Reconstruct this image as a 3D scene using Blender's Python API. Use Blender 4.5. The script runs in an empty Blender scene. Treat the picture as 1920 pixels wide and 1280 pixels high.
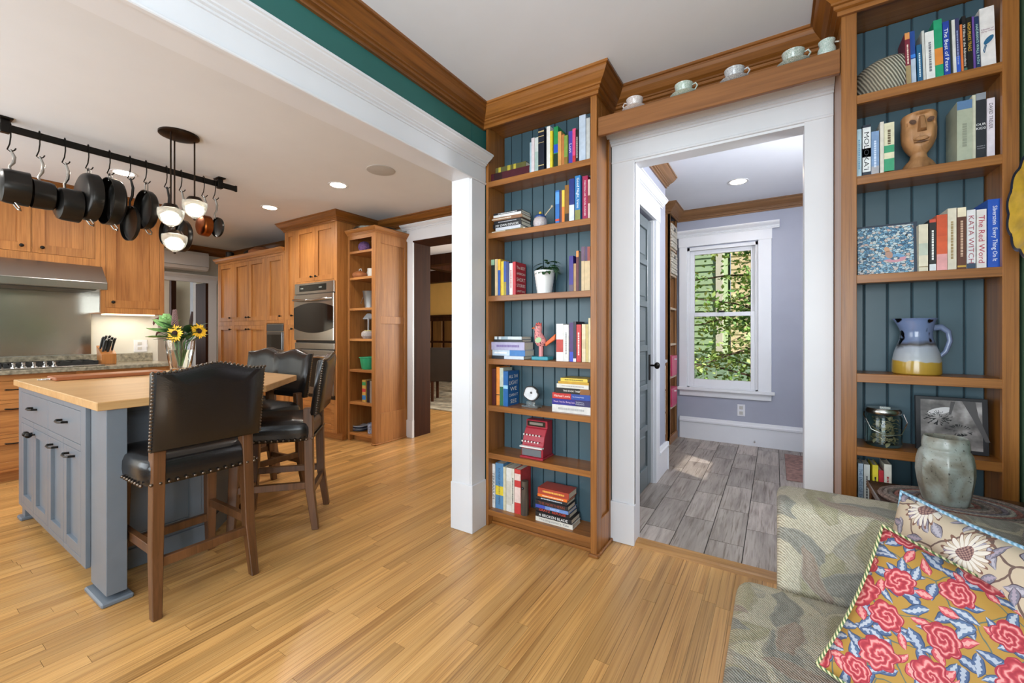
import bpy, bmesh, math, random
from mathutils import Matrix, Vector
random.seed(7)
scene = bpy.context.scene
COL = scene.collection

# ------------------------------------------------------------------ camera
CAMH = 1.2
TH = math.atan(493 / 785.0)
FPX = 785.0
HOR = 624.0
cam_d = bpy.data.cameras.new('camera')
cam_d.sensor_width = 36.0
cam_d.lens = FPX / 1920 * 36
cam_d.shift_y = -(640 - HOR) / 1920
cam_d.clip_start = 0.02
cam = bpy.data.objects.new('camera', cam_d)
cam.location = (0, 0, CAMH)
cam.rotation_euler = (math.pi / 2, 0, TH)
COL.objects.link(cam)
scene.camera = cam

# ------------------------------------------------------------------ view and world
vs = scene.view_settings
vs.view_transform = 'Standard'
vs.look = 'None'
vs.gamma = 1
vs.use_curve_mapping = False
vs.exposure = -0.17
world = bpy.data.worlds.new('world')
scene.world = world
world.use_nodes = True
wn = world.node_tree
bg = wn.nodes['Background']
sky = wn.nodes.new('ShaderNodeTexSky')
sky.sky_type = 'NISHITA'
sky.sun_disc = False
sky.sun_elevation = math.radians(48)
sky.sun_rotation = math.radians(70)
sky.air_density = 1.0
sky.dust_density = 2.0
wn.links.new(sky.outputs[0], bg.inputs[0])
bg.inputs[1].default_value = 0.11

def light(name, kind, loc, energy, color=(1, 1, 1), rot=(0, 0, 0), size=None, size_y=None, **k):
    d = bpy.data.lights.new(name, kind)
    d.energy = energy
    d.color = color
    if kind == 'AREA':
        d.shape = 'RECTANGLE'
        d.size = size
        d.size_y = size_y
    for a, b in k.items():
        setattr(d, a, b)
    o = bpy.data.objects.new(name, d)
    o.location = loc
    o.rotation_euler = rot
    COL.objects.link(o)
    return o

R90 = math.pi / 2
# daylight: the sun, area lights at assumed unseen windows, and added fill lights
light('sun', 'SUN', (6, 4, 8), 6.5, (1, .95, .86), (math.radians(47), 0, math.radians(60)), angle=math.radians(1.0))
light('living_window_daylight', 'AREA', (-.45, -2.62, 1.45), 165, (.86, .94, 1), (R90 + .5, 0, 0), 2.0, 1.7)
light('living_side_fill', 'AREA', (.73, -1.1, 1.5), 75, (.88, .95, 1), (0, R90 + .35, 0), 1.5, 1.5)  # added to brighten the wide opening's casing; its window is unseen and assumed
light('kitchen_window_daylight', 'AREA', (-3.9, -1.62, 1.5), 120, (.88, .95, 1), (R90 + .5, 0, 0), 3.4, 1.6)
light('mudroom_window_daylight', 'AREA', (1.28, 3.0, 2.0), 85, (.95, .97, 1), (0, R90 + .35, 0), .4, .6)
light('hall_fill', 'AREA', (-9.2, 2.3, 1.6), 14, (.95, .97, 1), (0, -R90, 0), 1.2, 1.0)  # fill added to brighten the dark hall; the wall behind it has no window
light('dining_window_daylight', 'AREA', (-1.75, 6.2, 1.5), 200, (1, .96, .9), (0, R90, 0), 1.6, 2.4)

# ------------------------------------------------------------------ pixel rays, used to read real coordinates off known planes
FW = (-math.sin(TH), math.cos(TH))
RT = (math.cos(TH), math.sin(TH))
def ray(u, v):
    a = (u - 960) / FPX
    return (FW[0] + RT[0] * a, FW[1] + RT[1] * a, (HOR - v) / FPX)
def onX(u, v, x):
    r = ray(u, v); t = x / r[0]
    return Vector((x, r[1] * t, CAMH + r[2] * t))
def onY(u, v, y):
    r = ray(u, v); t = y / r[1]
    return Vector((r[0] * t, y, CAMH + r[2] * t))
def onZ(u, v, z):
    r = ray(u, v); t = (z - CAMH) / r[2]
    return Vector((r[0] * t, r[1] * t, z))

# ------------------------------------------------------------------ materials
MATS = {}
def lin(c):
    if isinstance(c, str):
        c = tuple(int(c[i:i + 2], 16) / 255 for i in (0, 2, 4))
        return tuple(x / 12.92 if x <= .04045 else ((x + .055) / 1.055) ** 2.4 for x in c) + (1,)
    return tuple(c) + ((1,) if len(c) == 3 else ())
def newmat(name):
    m = bpy.data.materials.new(name)
    m.use_nodes = True
    nt = m.node_tree
    return m, nt, nt.nodes['Principled BSDF']
def ramp(nt, stops):
    r = nt.nodes.new('ShaderNodeValToRGB')
    el = r.color_ramp.elements
    while len(el) < len(stops):
        el.new(.5)
    for e, (p, c) in zip(el, stops):
        e.position = p
        e.color = lin(c)
    return r
def paint(name, col, rough=.5, metal=0, var=.06, scale=6, bump=0, bscale=60, coat=0, alpha=None, spec=.5):
    """plain coloured surface with a little cloudy variation"""
    if name in MATS:
        return MATS[name]
    m, nt, p = newmat(name)
    c = lin(col)
    n = nt.nodes.new('ShaderNodeTexNoise')
    n.inputs['Scale'].default_value = scale
    n.inputs['Detail'].default_value = 4
    g = nt.nodes.new('ShaderNodeNewGeometry')
    nt.links.new(g.outputs['Position'], n.inputs['Vector'])
    lo = tuple(max(0, x * (1 - var)) for x in c[:3]); hi = tuple(min(1, x * (1 + var)) for x in c[:3])
    r = ramp(nt, [(.3, lo), (.7, hi)])
    nt.links.new(n.outputs['Fac'], r.inputs['Fac'])
    nt.links.new(r.outputs['Color'], p.inputs['Base Color'])
    p.inputs['Roughness'].default_value = rough
    p.inputs['Metallic'].default_value = metal
    p.inputs['Coat Weight'].default_value = coat
    p.inputs['Specular IOR Level'].default_value = spec
    if bump:
        b = nt.nodes.new('ShaderNodeBump'); b.inputs['Strength'].default_value = bump; b.inputs['Distance'].default_value = .004
        n2 = nt.nodes.new('ShaderNodeTexNoise'); n2.inputs['Scale'].default_value = bscale; n2.inputs['Detail'].default_value = 3
        nt.links.new(g.outputs['Position'], n2.inputs['Vector'])
        nt.links.new(n2.outputs['Fac'], b.inputs['Height']); nt.links.new(b.outputs['Normal'], p.inputs['Normal'])
    MATS[name] = m
    return m
def wood(name, light_c, dark_c, axis='z', rough=.38, fine=55, along=1.6, rnd=.0, coat=0, bump=.08, mid=None, vary=.25, streak=0):
    """grain stretched along an axis; pieces differ by object and by island"""
    if name in MATS:
        return MATS[name]
    m, nt, p = newmat(name)
    L = nt.links.new
    g = nt.nodes.new('ShaderNodeNewGeometry')
    oi = nt.nodes.new('ShaderNodeObjectInfo')
    add = nt.nodes.new('ShaderNodeMath'); add.operation = 'ADD'
    L(oi.outputs['Random'], add.inputs[0]); L(g.outputs['Random Per Island'], add.inputs[1])
    fr = nt.nodes.new('ShaderNodeMath'); fr.operation = 'FRACT'; L(add.outputs[0], fr.inputs[0])
    off = nt.nodes.new('ShaderNodeVectorMath'); off.operation = 'SCALE'
    cx = nt.nodes.new('ShaderNodeCombineXYZ')
    for i in range(3):
        L(fr.outputs[0], cx.inputs[i])
    L(cx.outputs[0], off.inputs[0]); off.inputs['Scale'].default_value = 37 * max(rnd, .15)
    pos = nt.nodes.new('ShaderNodeVectorMath'); pos.operation = 'ADD'
    L(g.outputs['Position'], pos.inputs[0]); L(off.outputs[0], pos.inputs[1])
    mp = nt.nodes.new('ShaderNodeMapping')
    mp.inputs['Scale'].default_value = {'x': (along, fine, fine), 'y': (fine, along, fine), 'z': (fine, fine, along)}[axis]
    L(pos.outputs[0], mp.inputs['Vector'])
    n = nt.nodes.new('ShaderNodeTexNoise'); n.inputs['Scale'].default_value = 1; n.inputs['Detail'].default_value = 6
    n.inputs['Roughness'].default_value = .62; n.inputs['Distortion'].default_value = .6
    L(mp.outputs[0], n.inputs['Vector'])
    mp2 = nt.nodes.new('ShaderNodeMapping')
    mp2.inputs['Scale'].default_value = {'x': (along * .7, 9, 9), 'y': (9, along * .7, 9), 'z': (9, 9, along * .7)}[axis]
    L(pos.outputs[0], mp2.inputs['Vector'])
    n2 = nt.nodes.new('ShaderNodeTexNoise'); n2.inputs['Scale'].default_value = 1; n2.inputs['Detail'].default_value = 3
    L(mp2.outputs[0], n2.inputs['Vector'])
    a1 = nt.nodes.new('ShaderNodeMath'); a1.operation = 'MULTIPLY'; a1.inputs[1].default_value = .55; L(n.outputs['Fac'], a1.inputs[0])
    a2 = nt.nodes.new('ShaderNodeMath'); a2.operation = 'MULTIPLY_ADD'; a2.inputs[1].default_value = .45
    L(n2.outputs['Fac'], a2.inputs[0]); L(a1.outputs[0], a2.inputs[2])
    r = ramp(nt, [(.34, dark_c), (.5, mid or light_c), (.68, light_c)] if mid else [(.32, dark_c), (.62, light_c)])
    L(a2.outputs[0], r.inputs['Fac'])
    base = r.outputs['Color']
    if streak:
        mp3 = nt.nodes.new('ShaderNodeMapping')
        mp3.inputs['Scale'].default_value = {'x': (along * 1.4, fine * 2.6, fine * 2.6), 'y': (fine * 2.6, along * 1.4, fine * 2.6), 'z': (fine * 2.6, fine * 2.6, along * 1.4)}[axis]
        L(pos.outputs[0], mp3.inputs['Vector'])
        n3 = nt.nodes.new('ShaderNodeTexNoise'); n3.inputs['Scale'].default_value = 1; n3.inputs['Detail'].default_value = 4; L(mp3.outputs[0], n3.inputs['Vector'])
        r3 = ramp(nt, [(.30, (1 - streak, 1 - streak * 1.1, 1 - streak * 1.2)), (.46, (1, 1, 1))]); L(n3.outputs['Fac'], r3.inputs['Fac'])
        mxs = nt.nodes.new('ShaderNodeMix'); mxs.data_type = 'RGBA'; mxs.blend_type = 'MULTIPLY'; mxs.inputs['Factor'].default_value = 1
        L(base, mxs.inputs['A']); L(r3.outputs['Color'], mxs.inputs['B']); base = mxs.outputs['Result']
    hs = nt.nodes.new('ShaderNodeHueSaturation')
    mr = nt.nodes.new('ShaderNodeMapRange'); mr.inputs['To Min'].default_value = 1 - vary * rnd; mr.inputs['To Max'].default_value = 1 + vary * rnd * .7
    L(fr.outputs[0], mr.inputs['Value']); L(mr.outputs[0], hs.inputs['Value']); L(base, hs.inputs['Color'])
    L(hs.outputs['Color'], p.inputs['Base Color'])
    p.inputs['Roughness'].default_value = rough
    p.inputs['Coat Weight'].default_value = coat
    p.inputs['Coat Roughness'].default_value = .2
    if bump:
        b = nt.nodes.new('ShaderNodeBump'); b.inputs['Strength'].default_value = bump; b.inputs['Distance'].default_value = .002
        L(n.outputs['Fac'], b.inputs['Height']); L(b.outputs['Normal'], p.inputs['Normal'])
    MATS[name] = m
    return m
def glassy(name, col, rough=.02, trans=1.0, ior=1.45, bump=0, bscale=60):
    if name in MATS:
        return MATS[name]
    m, nt, p = newmat(name)
    p.inputs['Base Color'].default_value = lin(col)
    p.inputs['Roughness'].default_value = rough
    p.inputs['Transmission Weight'].default_value = trans
    p.inputs['IOR'].default_value = ior
    if bump:
        b = nt.nodes.new('ShaderNodeBump'); b.inputs['Strength'].default_value = bump
        w = nt.nodes.new('ShaderNodeTexVoronoi'); w.inputs['Scale'].default_value = bscale
        nt.links.new(w.outputs['Distance'], b.inputs['Height']); nt.links.new(b.outputs['Normal'], p.inputs['Normal'])
    MATS[name] = m
    return m
def emit(name, col, strength):
    if name in MATS:
        return MATS[name]
    m, nt, p = newmat(name)
    p.inputs['Base Color'].default_value = lin(col)
    p.inputs['Emission Color'].default_value = lin(col)
    p.inputs['Emission Strength'].default_value = strength
    MATS[name] = m
    return m

W_CAB = wood('cabinet_oak', 'BA7E42', '925826', 'z', .46, 60, 2.2, .5, .04, streak=.3)
W_CABX = wood('cabinet_oak_across', 'BA7E42', '925826', 'x', .46, 60, 2.2, .5, .04, streak=.3)
W_CABY = wood('cabinet_oak_depth', 'BA7E42', '925826', 'y', .46, 60, 2.2, .5, .04, streak=.3)
W_BK = wood('bookcase_oak', 'A2682F', '744417', 'z', .36, 60, 2.0, .4, .15, streak=.3)
W_BKX = wood('bookcase_oak_across', 'A2682F', '744417', 'x', .36, 60, 2.0, .4, .15, streak=.3)
W_CRX = wood('crown_oak', '935A24', '5F3612', 'x', .34, 45, 1.5, .3, .2, streak=.3)
W_CRY = wood('crown_oak_depth', '935A24', '5F3612', 'y', .34, 45, 1.5, .3, .2, streak=.3)
W_DK = wood('dark_stained_wood', '432413', '25130A', 'z', .6, 40, 1.2, .3, .0)
W_DK.node_tree.nodes['Principled BSDF'].inputs['Specular IOR Level'].default_value = .12
W_FLOOR = wood('floor_oak', 'D8AA6C', '9E6E3A', 'y', .3, 75, 1.1, 1.0, .15, .05, 'C9985A', vary=.22, streak=.45)
W_STOOL = wood('stool_wood', '70482A', '43280F', 'z', .38, 50, 2, .3, .1)
W_BLOCK = wood('butcher_block', 'D2AA76', 'B68A56', 'y', .32, 30, 2.0, .3, .1)
W_TABLE = wood('dark_table_wood', '3E241A', '24130C', 'x', .25, 30, 1.5, .3, .3)
WHITE = paint('white_trim_paint', 'D9DADE', .35, var=.015)
CEIL = paint('ceiling_paint', 'E8ECF4', .8, var=.012)
CEILK = paint('kitchen_ceiling_paint', 'D6D6D8', .8, var=.012)
TEAL = paint('teal_wall_paint', '2A655F', .6, var=.03)
BEAD = paint('slate_teal_board_paint', '425A64', .35, var=.05)
LAV = paint('lavender_wall_paint', '9DA0AE', .6, var=.02)
GREEN = paint('green_wall_paint', '4E6B52', .6, var=.03)
KWALL = paint('kitchen_wall_paint', 'D5D2C6', .6, var=.02)
GREYD = paint('grey_green_door_paint', '5C6568', .35, var=.03)
ISL = paint('island_blue_grey_paint', '6C747D', .38, var=.05, scale=9)
BLACK = paint('black_iron', '17130F', .4, .6, var=.2)
STEEL = paint('brushed_steel', 'B9B6B0', .27, 1, var=.06, scale=3)
CHROME = paint('polished_steel', 'CFCFCF', .12, 1, var=.03)
LEATHER = paint('black_brown_leather', '181616', .26, var=.25, scale=5, bump=.15, bscale=180)
BRASS = paint('antique_nailhead', '6E6257', .3, 1, var=.2)
GLASS = glassy('window_glass', 'FFFFFF', 0.0, 1.0, 1.04)
PAGES = paint('book_paper', 'E8E0CE', .8, var=.08, scale=200)

# ------------------------------------------------------------------ mesh builder
class MB:
    def __init__(s):
        s.v = []; s.f = []
    def add(s, vs_, fs):
        o = len(s.v); s.v += [Vector(q) for q in vs_]; s.f += [tuple(i + o for i in f) for f in fs]
        return s
    def box(s, x0, x1, y0, y1, z0, z1):
        if x0 > x1: x0, x1 = x1, x0
        if y0 > y1: y0, y1 = y1, y0
        if z0 > z1: z0, z1 = z1, z0
        return s.add([(x0, y0, z0), (x1, y0, z0), (x1, y1, z0), (x0, y1, z0), (x0, y0, z1), (x1, y0, z1), (x1, y1, z1), (x0, y1, z1)],
                     [(0, 3, 2, 1), (4, 5, 6, 7), (0, 1, 5, 4), (1, 2, 6, 5), (2, 3, 7, 6), (3, 0, 4, 7)])
    def prism(s, poly, axis, a0, a1):
        """poly in the two other axes (cyclic order y,z / z,x / x,y), extruded along axis"""
        def P(p, a):
            return {'x': (a, p[0], p[1]), 'y': (p[1], a, p[0]), 'z': (p[0], p[1], a)}[axis]
        n = len(poly)
        area = sum(poly[i][0] * poly[(i + 1) % n][1] - poly[(i + 1) % n][0] * poly[i][1] for i in range(n))
        if area < 0: poly = poly[::-1]
        if a0 > a1: a0, a1 = a1, a0
        vs_ = [P(p, a0) for p in poly] + [P(p, a1) for p in poly]
        fs = [tuple(range(n - 1, -1, -1)), tuple(range(n, 2 * n))] + [(i, (i + 1) % n, (i + 1) % n + n, i + n) for i in range(n)]
        return s.add(vs_, fs)
    def tube(s, pts, rad, n=8, cap=True):
        pts = [Vector(p) for p in pts]
        if not isinstance(rad, (list, tuple)): rad = [rad] * len(pts)
        rings = []; prev = None
        for i, p in enumerate(pts):
            t = (pts[min(i + 1, len(pts) - 1)] - pts[max(i - 1, 0)]).normalized()
            if prev is None:
                a = Vector((0, 0, 1)) if abs(t.z) < .9 else Vector((1, 0, 0))
                e1 = t.cross(a).normalized()
            else:
                e1 = (prev - t * prev.dot(t)).normalized()
            prev = e1; e2 = t.cross(e1)
            rings.append([p + (e1 * math.cos(2 * math.pi * k / n) + e2 * math.sin(2 * math.pi * k / n)) * rad[i] for k in range(n)])
        vs_ = [q for r in rings for q in r]
        fs = [(i * n + k, i * n + (k + 1) % n, (i + 1) * n + (k + 1) % n, (i + 1) * n + k) for i in range(len(pts) - 1) for k in range(n)]
        if cap:
            fs += [tuple(range(n - 1, -1, -1)), tuple((len(pts) - 1) * n + k for k in range(n))]
        return s.add(vs_, fs)
    def lathe(s, prof, n=20, c=(0, 0, 0), rmod=None):
        """profile (r, z) from bottom to top about z"""
        vs_ = []; fs = []
        for (r, z) in prof:
            for k in range(n):
                a = 2 * math.pi * k / n
                q = r * (rmod(a, z) if rmod else 1)
                vs_.append((c[0] + q * math.cos(a), c[1] + q * math.sin(a), c[2] + z))
        for i in range(len(prof) - 1):
            for k in range(n):
                fs.append((i * n + k, i * n + (k + 1) % n, (i + 1) * n + (k + 1) % n, (i + 1) * n + k))
        if prof[0][0] > 1e-4: fs.append(tuple(range(n - 1, -1, -1)))
        if prof[-1][0] > 1e-4: fs.append(tuple((len(prof) - 1) * n + k for k in range(n)))
        return s.add(vs_, fs)
    def ball(s, c, r, nu=12, nv=8, sc=(1, 1, 1)):
        vs_ = []; fs = []
        for j in range(nv + 1):
            t = math.pi * j / nv
            for i in range(nu):
                a = 2 * math.pi * i / nu
                vs_.append((c[0] + r * sc[0] * math.sin(t) * math.cos(a), c[1] + r * sc[1] * math.sin(t) * math.sin(a), c[2] - r * sc[2] * math.cos(t)))
        for j in range(nv):
            for i in range(nu):
                fs.append((j * nu + i, j * nu + (i + 1) % nu, (j + 1) * nu + (i + 1) % nu, (j + 1) * nu + i))
        return s.add(vs_, fs)
    def grid(s, fn, nu, nv, closed_u=False):
        vs_ = [fn(i / (nu if closed_u else nu - 1), j / (nv - 1)) for j in range(nv) for i in range(nu)]
        fs = []
        for j in range(nv - 1):
            for i in range(nu if closed_u else nu - 1):
                i2 = (i + 1) % nu
                fs.append((j * nu + i, j * nu + i2, (j + 1) * nu + i2, (j + 1) * nu + i))
        return s.add(vs_, fs)
    def xf(s, M, i0=0):
        for i in range(i0, len(s.v)): s.v[i] = M @ s.v[i]
        return s
    def build(s, name, mat, parent=None, bev=0, seg=1, smooth=False, world=True, angle=40):
        me = bpy.data.meshes.new(name)
        off = Vector(parent['_o']) if (parent is not None and world) else Vector((0, 0, 0))
        me.from_pydata([tuple(q - off) for q in s.v], [], s.f)
        bm = bmesh.new(); bm.from_mesh(me)
        if not bev: bmesh.ops.remove_doubles(bm, verts=bm.verts, dist=1e-5)
        bmesh.ops.recalc_face_normals(bm, faces=bm.faces)
        if bev:
            es = [e for e in bm.edges if len(e.link_faces) == 2 and e.calc_face_angle(0) > .5]
            bmesh.ops.bevel(bm, geom=es, offset=bev, segments=seg, affect='EDGES', profile=.6)
        if smooth:
            for f in bm.faces: f.smooth = True
            for e in bm.edges:
                if len(e.link_faces) == 2 and e.calc_face_angle(0) > math.radians(angle): e.smooth = False
        bm.to_mesh(me); bm.free()
        me.materials.append(mat)
        o = bpy.data.objects.new(name, me)
        COL.objects.link(o)
        if parent is not None:
            o.parent = parent
        o['_o'] = tuple(off) if parent is not None else (0, 0, 0)
        return o

def tag(o, label, cat, group=None):
    o['label'] = label; o['category'] = cat
    if group: o['group'] = group
    return o
def thing(name, label, cat, loc=(0, 0, 0), group=None, rz=0, rot=None):
    o = bpy.data.objects.new(name, None)
    o.empty_display_size = .05
    o.location = loc
    o.rotation_euler = rot or (0, 0, rz)
    COL.objects.link(o)
    o['_o'] = tuple(loc)
    return tag(o, label, cat, group)
def one(name, mb, mat, label, cat, loc, group=None, rz=0, rot=None, **k):
    """a thing that is a single mesh built in local coordinates"""
    o = mb.build(name, mat, None, **k)
    o.location = loc; o.rotation_euler = rot or (0, 0, rz)
    return tag(o, label, cat, group)
def struct(name, mb, mat, parent=None, **k):
    o = mb.build(name, mat, parent, **k)
    if parent is None: o['kind'] = 'structure'
    return o
def copy_tree(o, parent=None):
    c = o.copy(); COL.objects.link(c)
    if parent is not None: c.parent = parent
    for ch in list(o.children): copy_tree(ch, c)
    return c
def B(*a): return MB().box(*a)

DG = None
def text_obj(s, mat, parent, M, maxw, maxh, name='title'):
    """lettering as flat mesh; M places text x/y/z axes, maxw by maxh limit its size"""
    cu = bpy.data.curves.new('t', 'FONT'); cu.body = s; cu.align_x = 'CENTER'; cu.align_y = 'CENTER'
    cu.resolution_u = 2; cu.size = 1
    ob = bpy.data.objects.new('t', cu); COL.objects.link(ob)
    dg = bpy.context.evaluated_depsgraph_get()
    me = bpy.data.meshes.new_from_object(ob.evaluated_get(dg))
    bpy.data.objects.remove(ob); bpy.data.curves.remove(cu)
    if not me.vertices: return None
    xs = [v.co.x for v in me.vertices]; ys = [v.co.y for v in me.vertices]
    w = max(xs) - min(xs); h = max(ys) - min(ys)
    k = min(maxw / w, maxh / h); cx = (max(xs) + min(xs)) / 2; cy = (max(ys) + min(ys)) / 2
    kx = min(maxw / w, k * 1.5)
    me.transform(M @ Matrix.Diagonal((kx, k, 1, 1)) @ Matrix.Translation((-cx, -cy, 0)))
    me.materials.clear(); me.materials.append(mat); me.name = name
    o = bpy.data.objects.new(name, me); COL.objects.link(o)
    if parent is not None: o.parent = parent
    return o
def axes(x, y, loc):
    x = Vector(x); y = Vector(y); z = x.cross(y)
    return Matrix(((x[0], y[0], z[0], loc[0]), (x[1], y[1], z[1], loc[1]), (x[2], y[2], z[2], loc[2]), (0, 0, 0, 1)))
# ================================================================== the setting
LC = 2.585      # living and mudroom ceiling
KC = 2.54       # kitchen ceiling
YF = 2.13       # front plane of the bookcases
YB = 2.39       # plaster of the end wall
CROWN = [(0, 0), (.09, 0), (.09, .012), (.081, .014), (.081, .022), (.072, .036), (.052, .060), (.036, .071), (.036, .079), (.027, .081), (.027, .094), (.014, .098), (.014, .115), (0, .115)]
def crown_y(mb, yw, zc, x0, x1, sgn=-1, k=1):     # runs along x on a wall facing -y (sgn -1) or +y
    return mb.prism([(yw + sgn * o * k, zc - d * k) for o, d in CROWN], 'x', x0, x1)
def crown_x(mb, xw, zc, y0, y1, sgn=1, k=1):      # runs along y on a wall facing +x (sgn 1) or -x
    return mb.prism([(zc - d * k, xw + sgn * o * k) for o, d in CROWN], 'y', y0, y1)
def sweep(path, zc, k=1, prof=None):
    """moulding along a plan polyline, mitred at its corners; profile stands to the right of the path; one MB per leg"""
    prof = prof or CROWN
    P = [Vector(p) for p in path]; n = len(P)
    D = [(P[i + 1] - P[i]).normalized() for i in range(n - 1)]; N = [Vector((d.y, -d.x)) for d in D]
    rings = []
    for i in range(n):
        if i == 0: m = N[0]
        elif i == n - 1: m = N[-1]
        else: m = (N[i - 1] + N[i]) / (1 + N[i - 1].dot(N[i]))
        rings.append([(P[i].x + m.x * o * k, P[i].y + m.y * o * k, zc - d * k) for o, d in prof])
    out = []; c = len(prof)
    for i in range(n - 1):
        out.append(MB().add(rings[i] + rings[i + 1], [tuple(range(c)), tuple(range(c, 2 * c))] + [(j, (j + 1) % c, (j + 1) % c + c, j + c) for j in range(c)]))
    return out
ROOM_CROWN = sweep([(-1.55, -2.6), (-1.55, YF), (-.805, YF), (-.805, YB), (.226, YB), (.226, YF), (.715, YF)], LC, 1.02)
CAP = [(0, 0), (.075, 0), (.075, .010), (.068, .012), (.066, .018), (.05, .03), (.036, .039), (.036, .045), (.027, .047), (.027, .055), (.016, .057), (.016, .066), (0, .066)]

# --- floors
subfloor = struct('floor', B(-7.7, .84, -2.7, 8.3, -.09, -.012), paint('dark_subfloor', '4A2E16', .8))
PW = .0572
unit = bpy.data.meshes.new('plank')
_b = B(-.5, .5, -.5, .5, -.012, 0)
unit.from_pydata([tuple(q) for q in _b.v], [], _b.f); unit.materials.append(W_FLOOR)
planks = []
x = -7.6
while x < .72:
    y = -.7 - random.random() * .8
    while y < 8.0:
        ln = random.choice([.45, .6, .75, .9, 1.1, 1.3, 1.6])
        ya, yb = y, y + ln
        xm = x + PW / 2
        lim = 8.1
        if xm > -1.69: lim = 2.4
        elif xm > -2.6 or xm < -3.5 - 2.6: lim = 3.5
        if xm < -3.5 and yb > 3.5 and ya < 3.6: pass
        yb = min(yb, lim)
        if yb - ya > .03: planks.append((xm, ya, yb))
        y += ln
        if y >= lim: break
    x += PW
def score(p):
    xm, ya, yb = p
    s = 0
    for k in range(6):
        yy = ya + (yb - ya) * (k + .5) / 6
        d = xm * FW[0] + yy * FW[1]; l = xm * RT[0] + yy * RT[1]
        if d < .3: continue
        u = 960 + FPX * l / d; v = HOR + FPX * CAMH / d
        if not (-10 < u < 1930 and v < 1290): continue
        if xm > -.1 and yy < 1.8: continue
        if -4.2 < xm < -2.8 and .6 < yy < 1.4: continue
        if xm < -5.2 and yy < 1.8 or xm < -3.6 and yy > 2.9: continue
        if xm > -1.53 and yy > 2.2: continue
        s += (yb - ya) / 6 / d ** 3
    return -s
planks.sort(key=score)
for p in planks[:300]:
    o = bpy.data.objects.new('plank', unit); COL.objects.link(o)
    o.location = (p[0], (p[1] + p[2]) / 2, 0); o.scale = (PW - .0009, p[2] - p[1] - .0012, 1); o.parent = subfloor
rest = MB()
for p in planks[300:]:
    rest.box(p[0] - PW / 2 + .0004, p[0] + PW / 2 - .0004, p[1] + .0006, p[2] - .0006, -.012, 0)
r_ = rest.build('far_planks', W_FLOOR, subfloor); r_['kind'] = 'stuff'

TILE = wood('weathered_plank_tile', 'B8ADA4', '786C64', 'y', .42, 34, 3, 1.0, 0, .2, 'A0958C', vary=.34, streak=.5)
mudfloor = struct('floor_mudroom', B(-1.7, 1.3, YB + .0, 5.13, -.08, -.003), paint('dark_grout', '3B3733', .9))
tu = bpy.data.meshes.new('tile')
_b = B(-.5, .5, -.5, .5, -.01, 0.002); tu.from_pydata([tuple(q) for q in _b.v], [], _b.f); tu.materials.append(TILE)
for ci in range(-6, 10):
    xa = -.507 + ci * .18
    ys = (2.93 if ci % 2 == 0 else 2.674) - 1.02
    while ys < 5.13:
        ya, yb = max(ys, 2.455), min(ys + .51, 5.12)
        if yb - ya > .04:
            o = bpy.data.objects.new('tile', tu); COL.objects.link(o); o.parent = mudfloor
            o.location = (xa + .09, (ya + yb) / 2, 0); o.scale = (.175, yb - ya - .005, 1)
        ys += .51
thr = struct('trim_threshold', MB().prism([(2.362, 0), (2.372, .012), (2.39, .016), (2.45, .016), (2.456, .012), (2.456, -.01), (2.362, -.01)], 'x', -.672, .115),
             wood('threshold_oak', 'B98A52', '8A5F2E', 'x', .35, 60, 2))

# --- ceilings
struct('ceiling', B(-1.69, .84, -2.7, YB + .08, LC, LC + .1), CEIL)
struct('ceiling_mudroom', B(-1.7, 1.3, YB + .08, 5.23, LC, LC + .1), CEIL)
struct('ceiling_kitchen', B(-7.7, -1.69, -1.7, 3.55, KC, KC + .145), CEILK)
struct('ceiling_dining', B(-9.5, -1.6, 3.55, 8.2, 2.75, 2.85), CEIL)

# --- wall between living room and kitchen, with the wide opening
OY = 1.993
struct('wall_left', B(-1.675, -1.55, OY + .02, 3.47, 0, LC).box(-1.675, -1.55, -1.2, OY + .015, 2.15, LC).box(-1.675, -1.55, -2.6, -1.2, 0, LC), TEAL)
struct('trim_opening_jamb', B(-1.69, -1.5505, OY, OY + .02, 0, 2.135).box(-1.69, -1.5505, -1.2, OY + .02, 2.135, 2.15).box(-1.69, -1.535, -1.22, -1.2, 0, 2.143), WHITE)
struct('wall_left_kitchen_face', B(-1.69, -1.675, OY + .02, 3.47, 0, KC).box(-1.69, -1.675, -1.2, OY + .02, 2.155, KC).box(-1.69, -1.675, -1.6, -1.22, 0, KC), KWALL)
cs = struct('trim_opening_casing', B(-1.55, -1.535, OY, YF - .001, 0, 2.126), WHITE, bev=.002)
struct('casing_plinth', B(-1.695, -1.527, OY - .008, YF - .0005, 0, .287), WHITE, cs, bev=.003)
struct('casing_head', B(-1.55, -1.535, -1.3, YF + .004, 2.131, 2.27), WHITE, cs)
struct('casing_bead', B(-1.55, -1.527, -1.3, YF + .006, 2.126, 2.138), WHITE, cs, bev=.003)
struct('casing_cornice', MB().prism([(2.292 - d, -1.545 + o * 1.1) for o, d in CAP], 'y', -1.3, 2.118), WHITE, cs)
struct('trim_crown_left', ROOM_CROWN[0], W_CRY)

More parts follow.
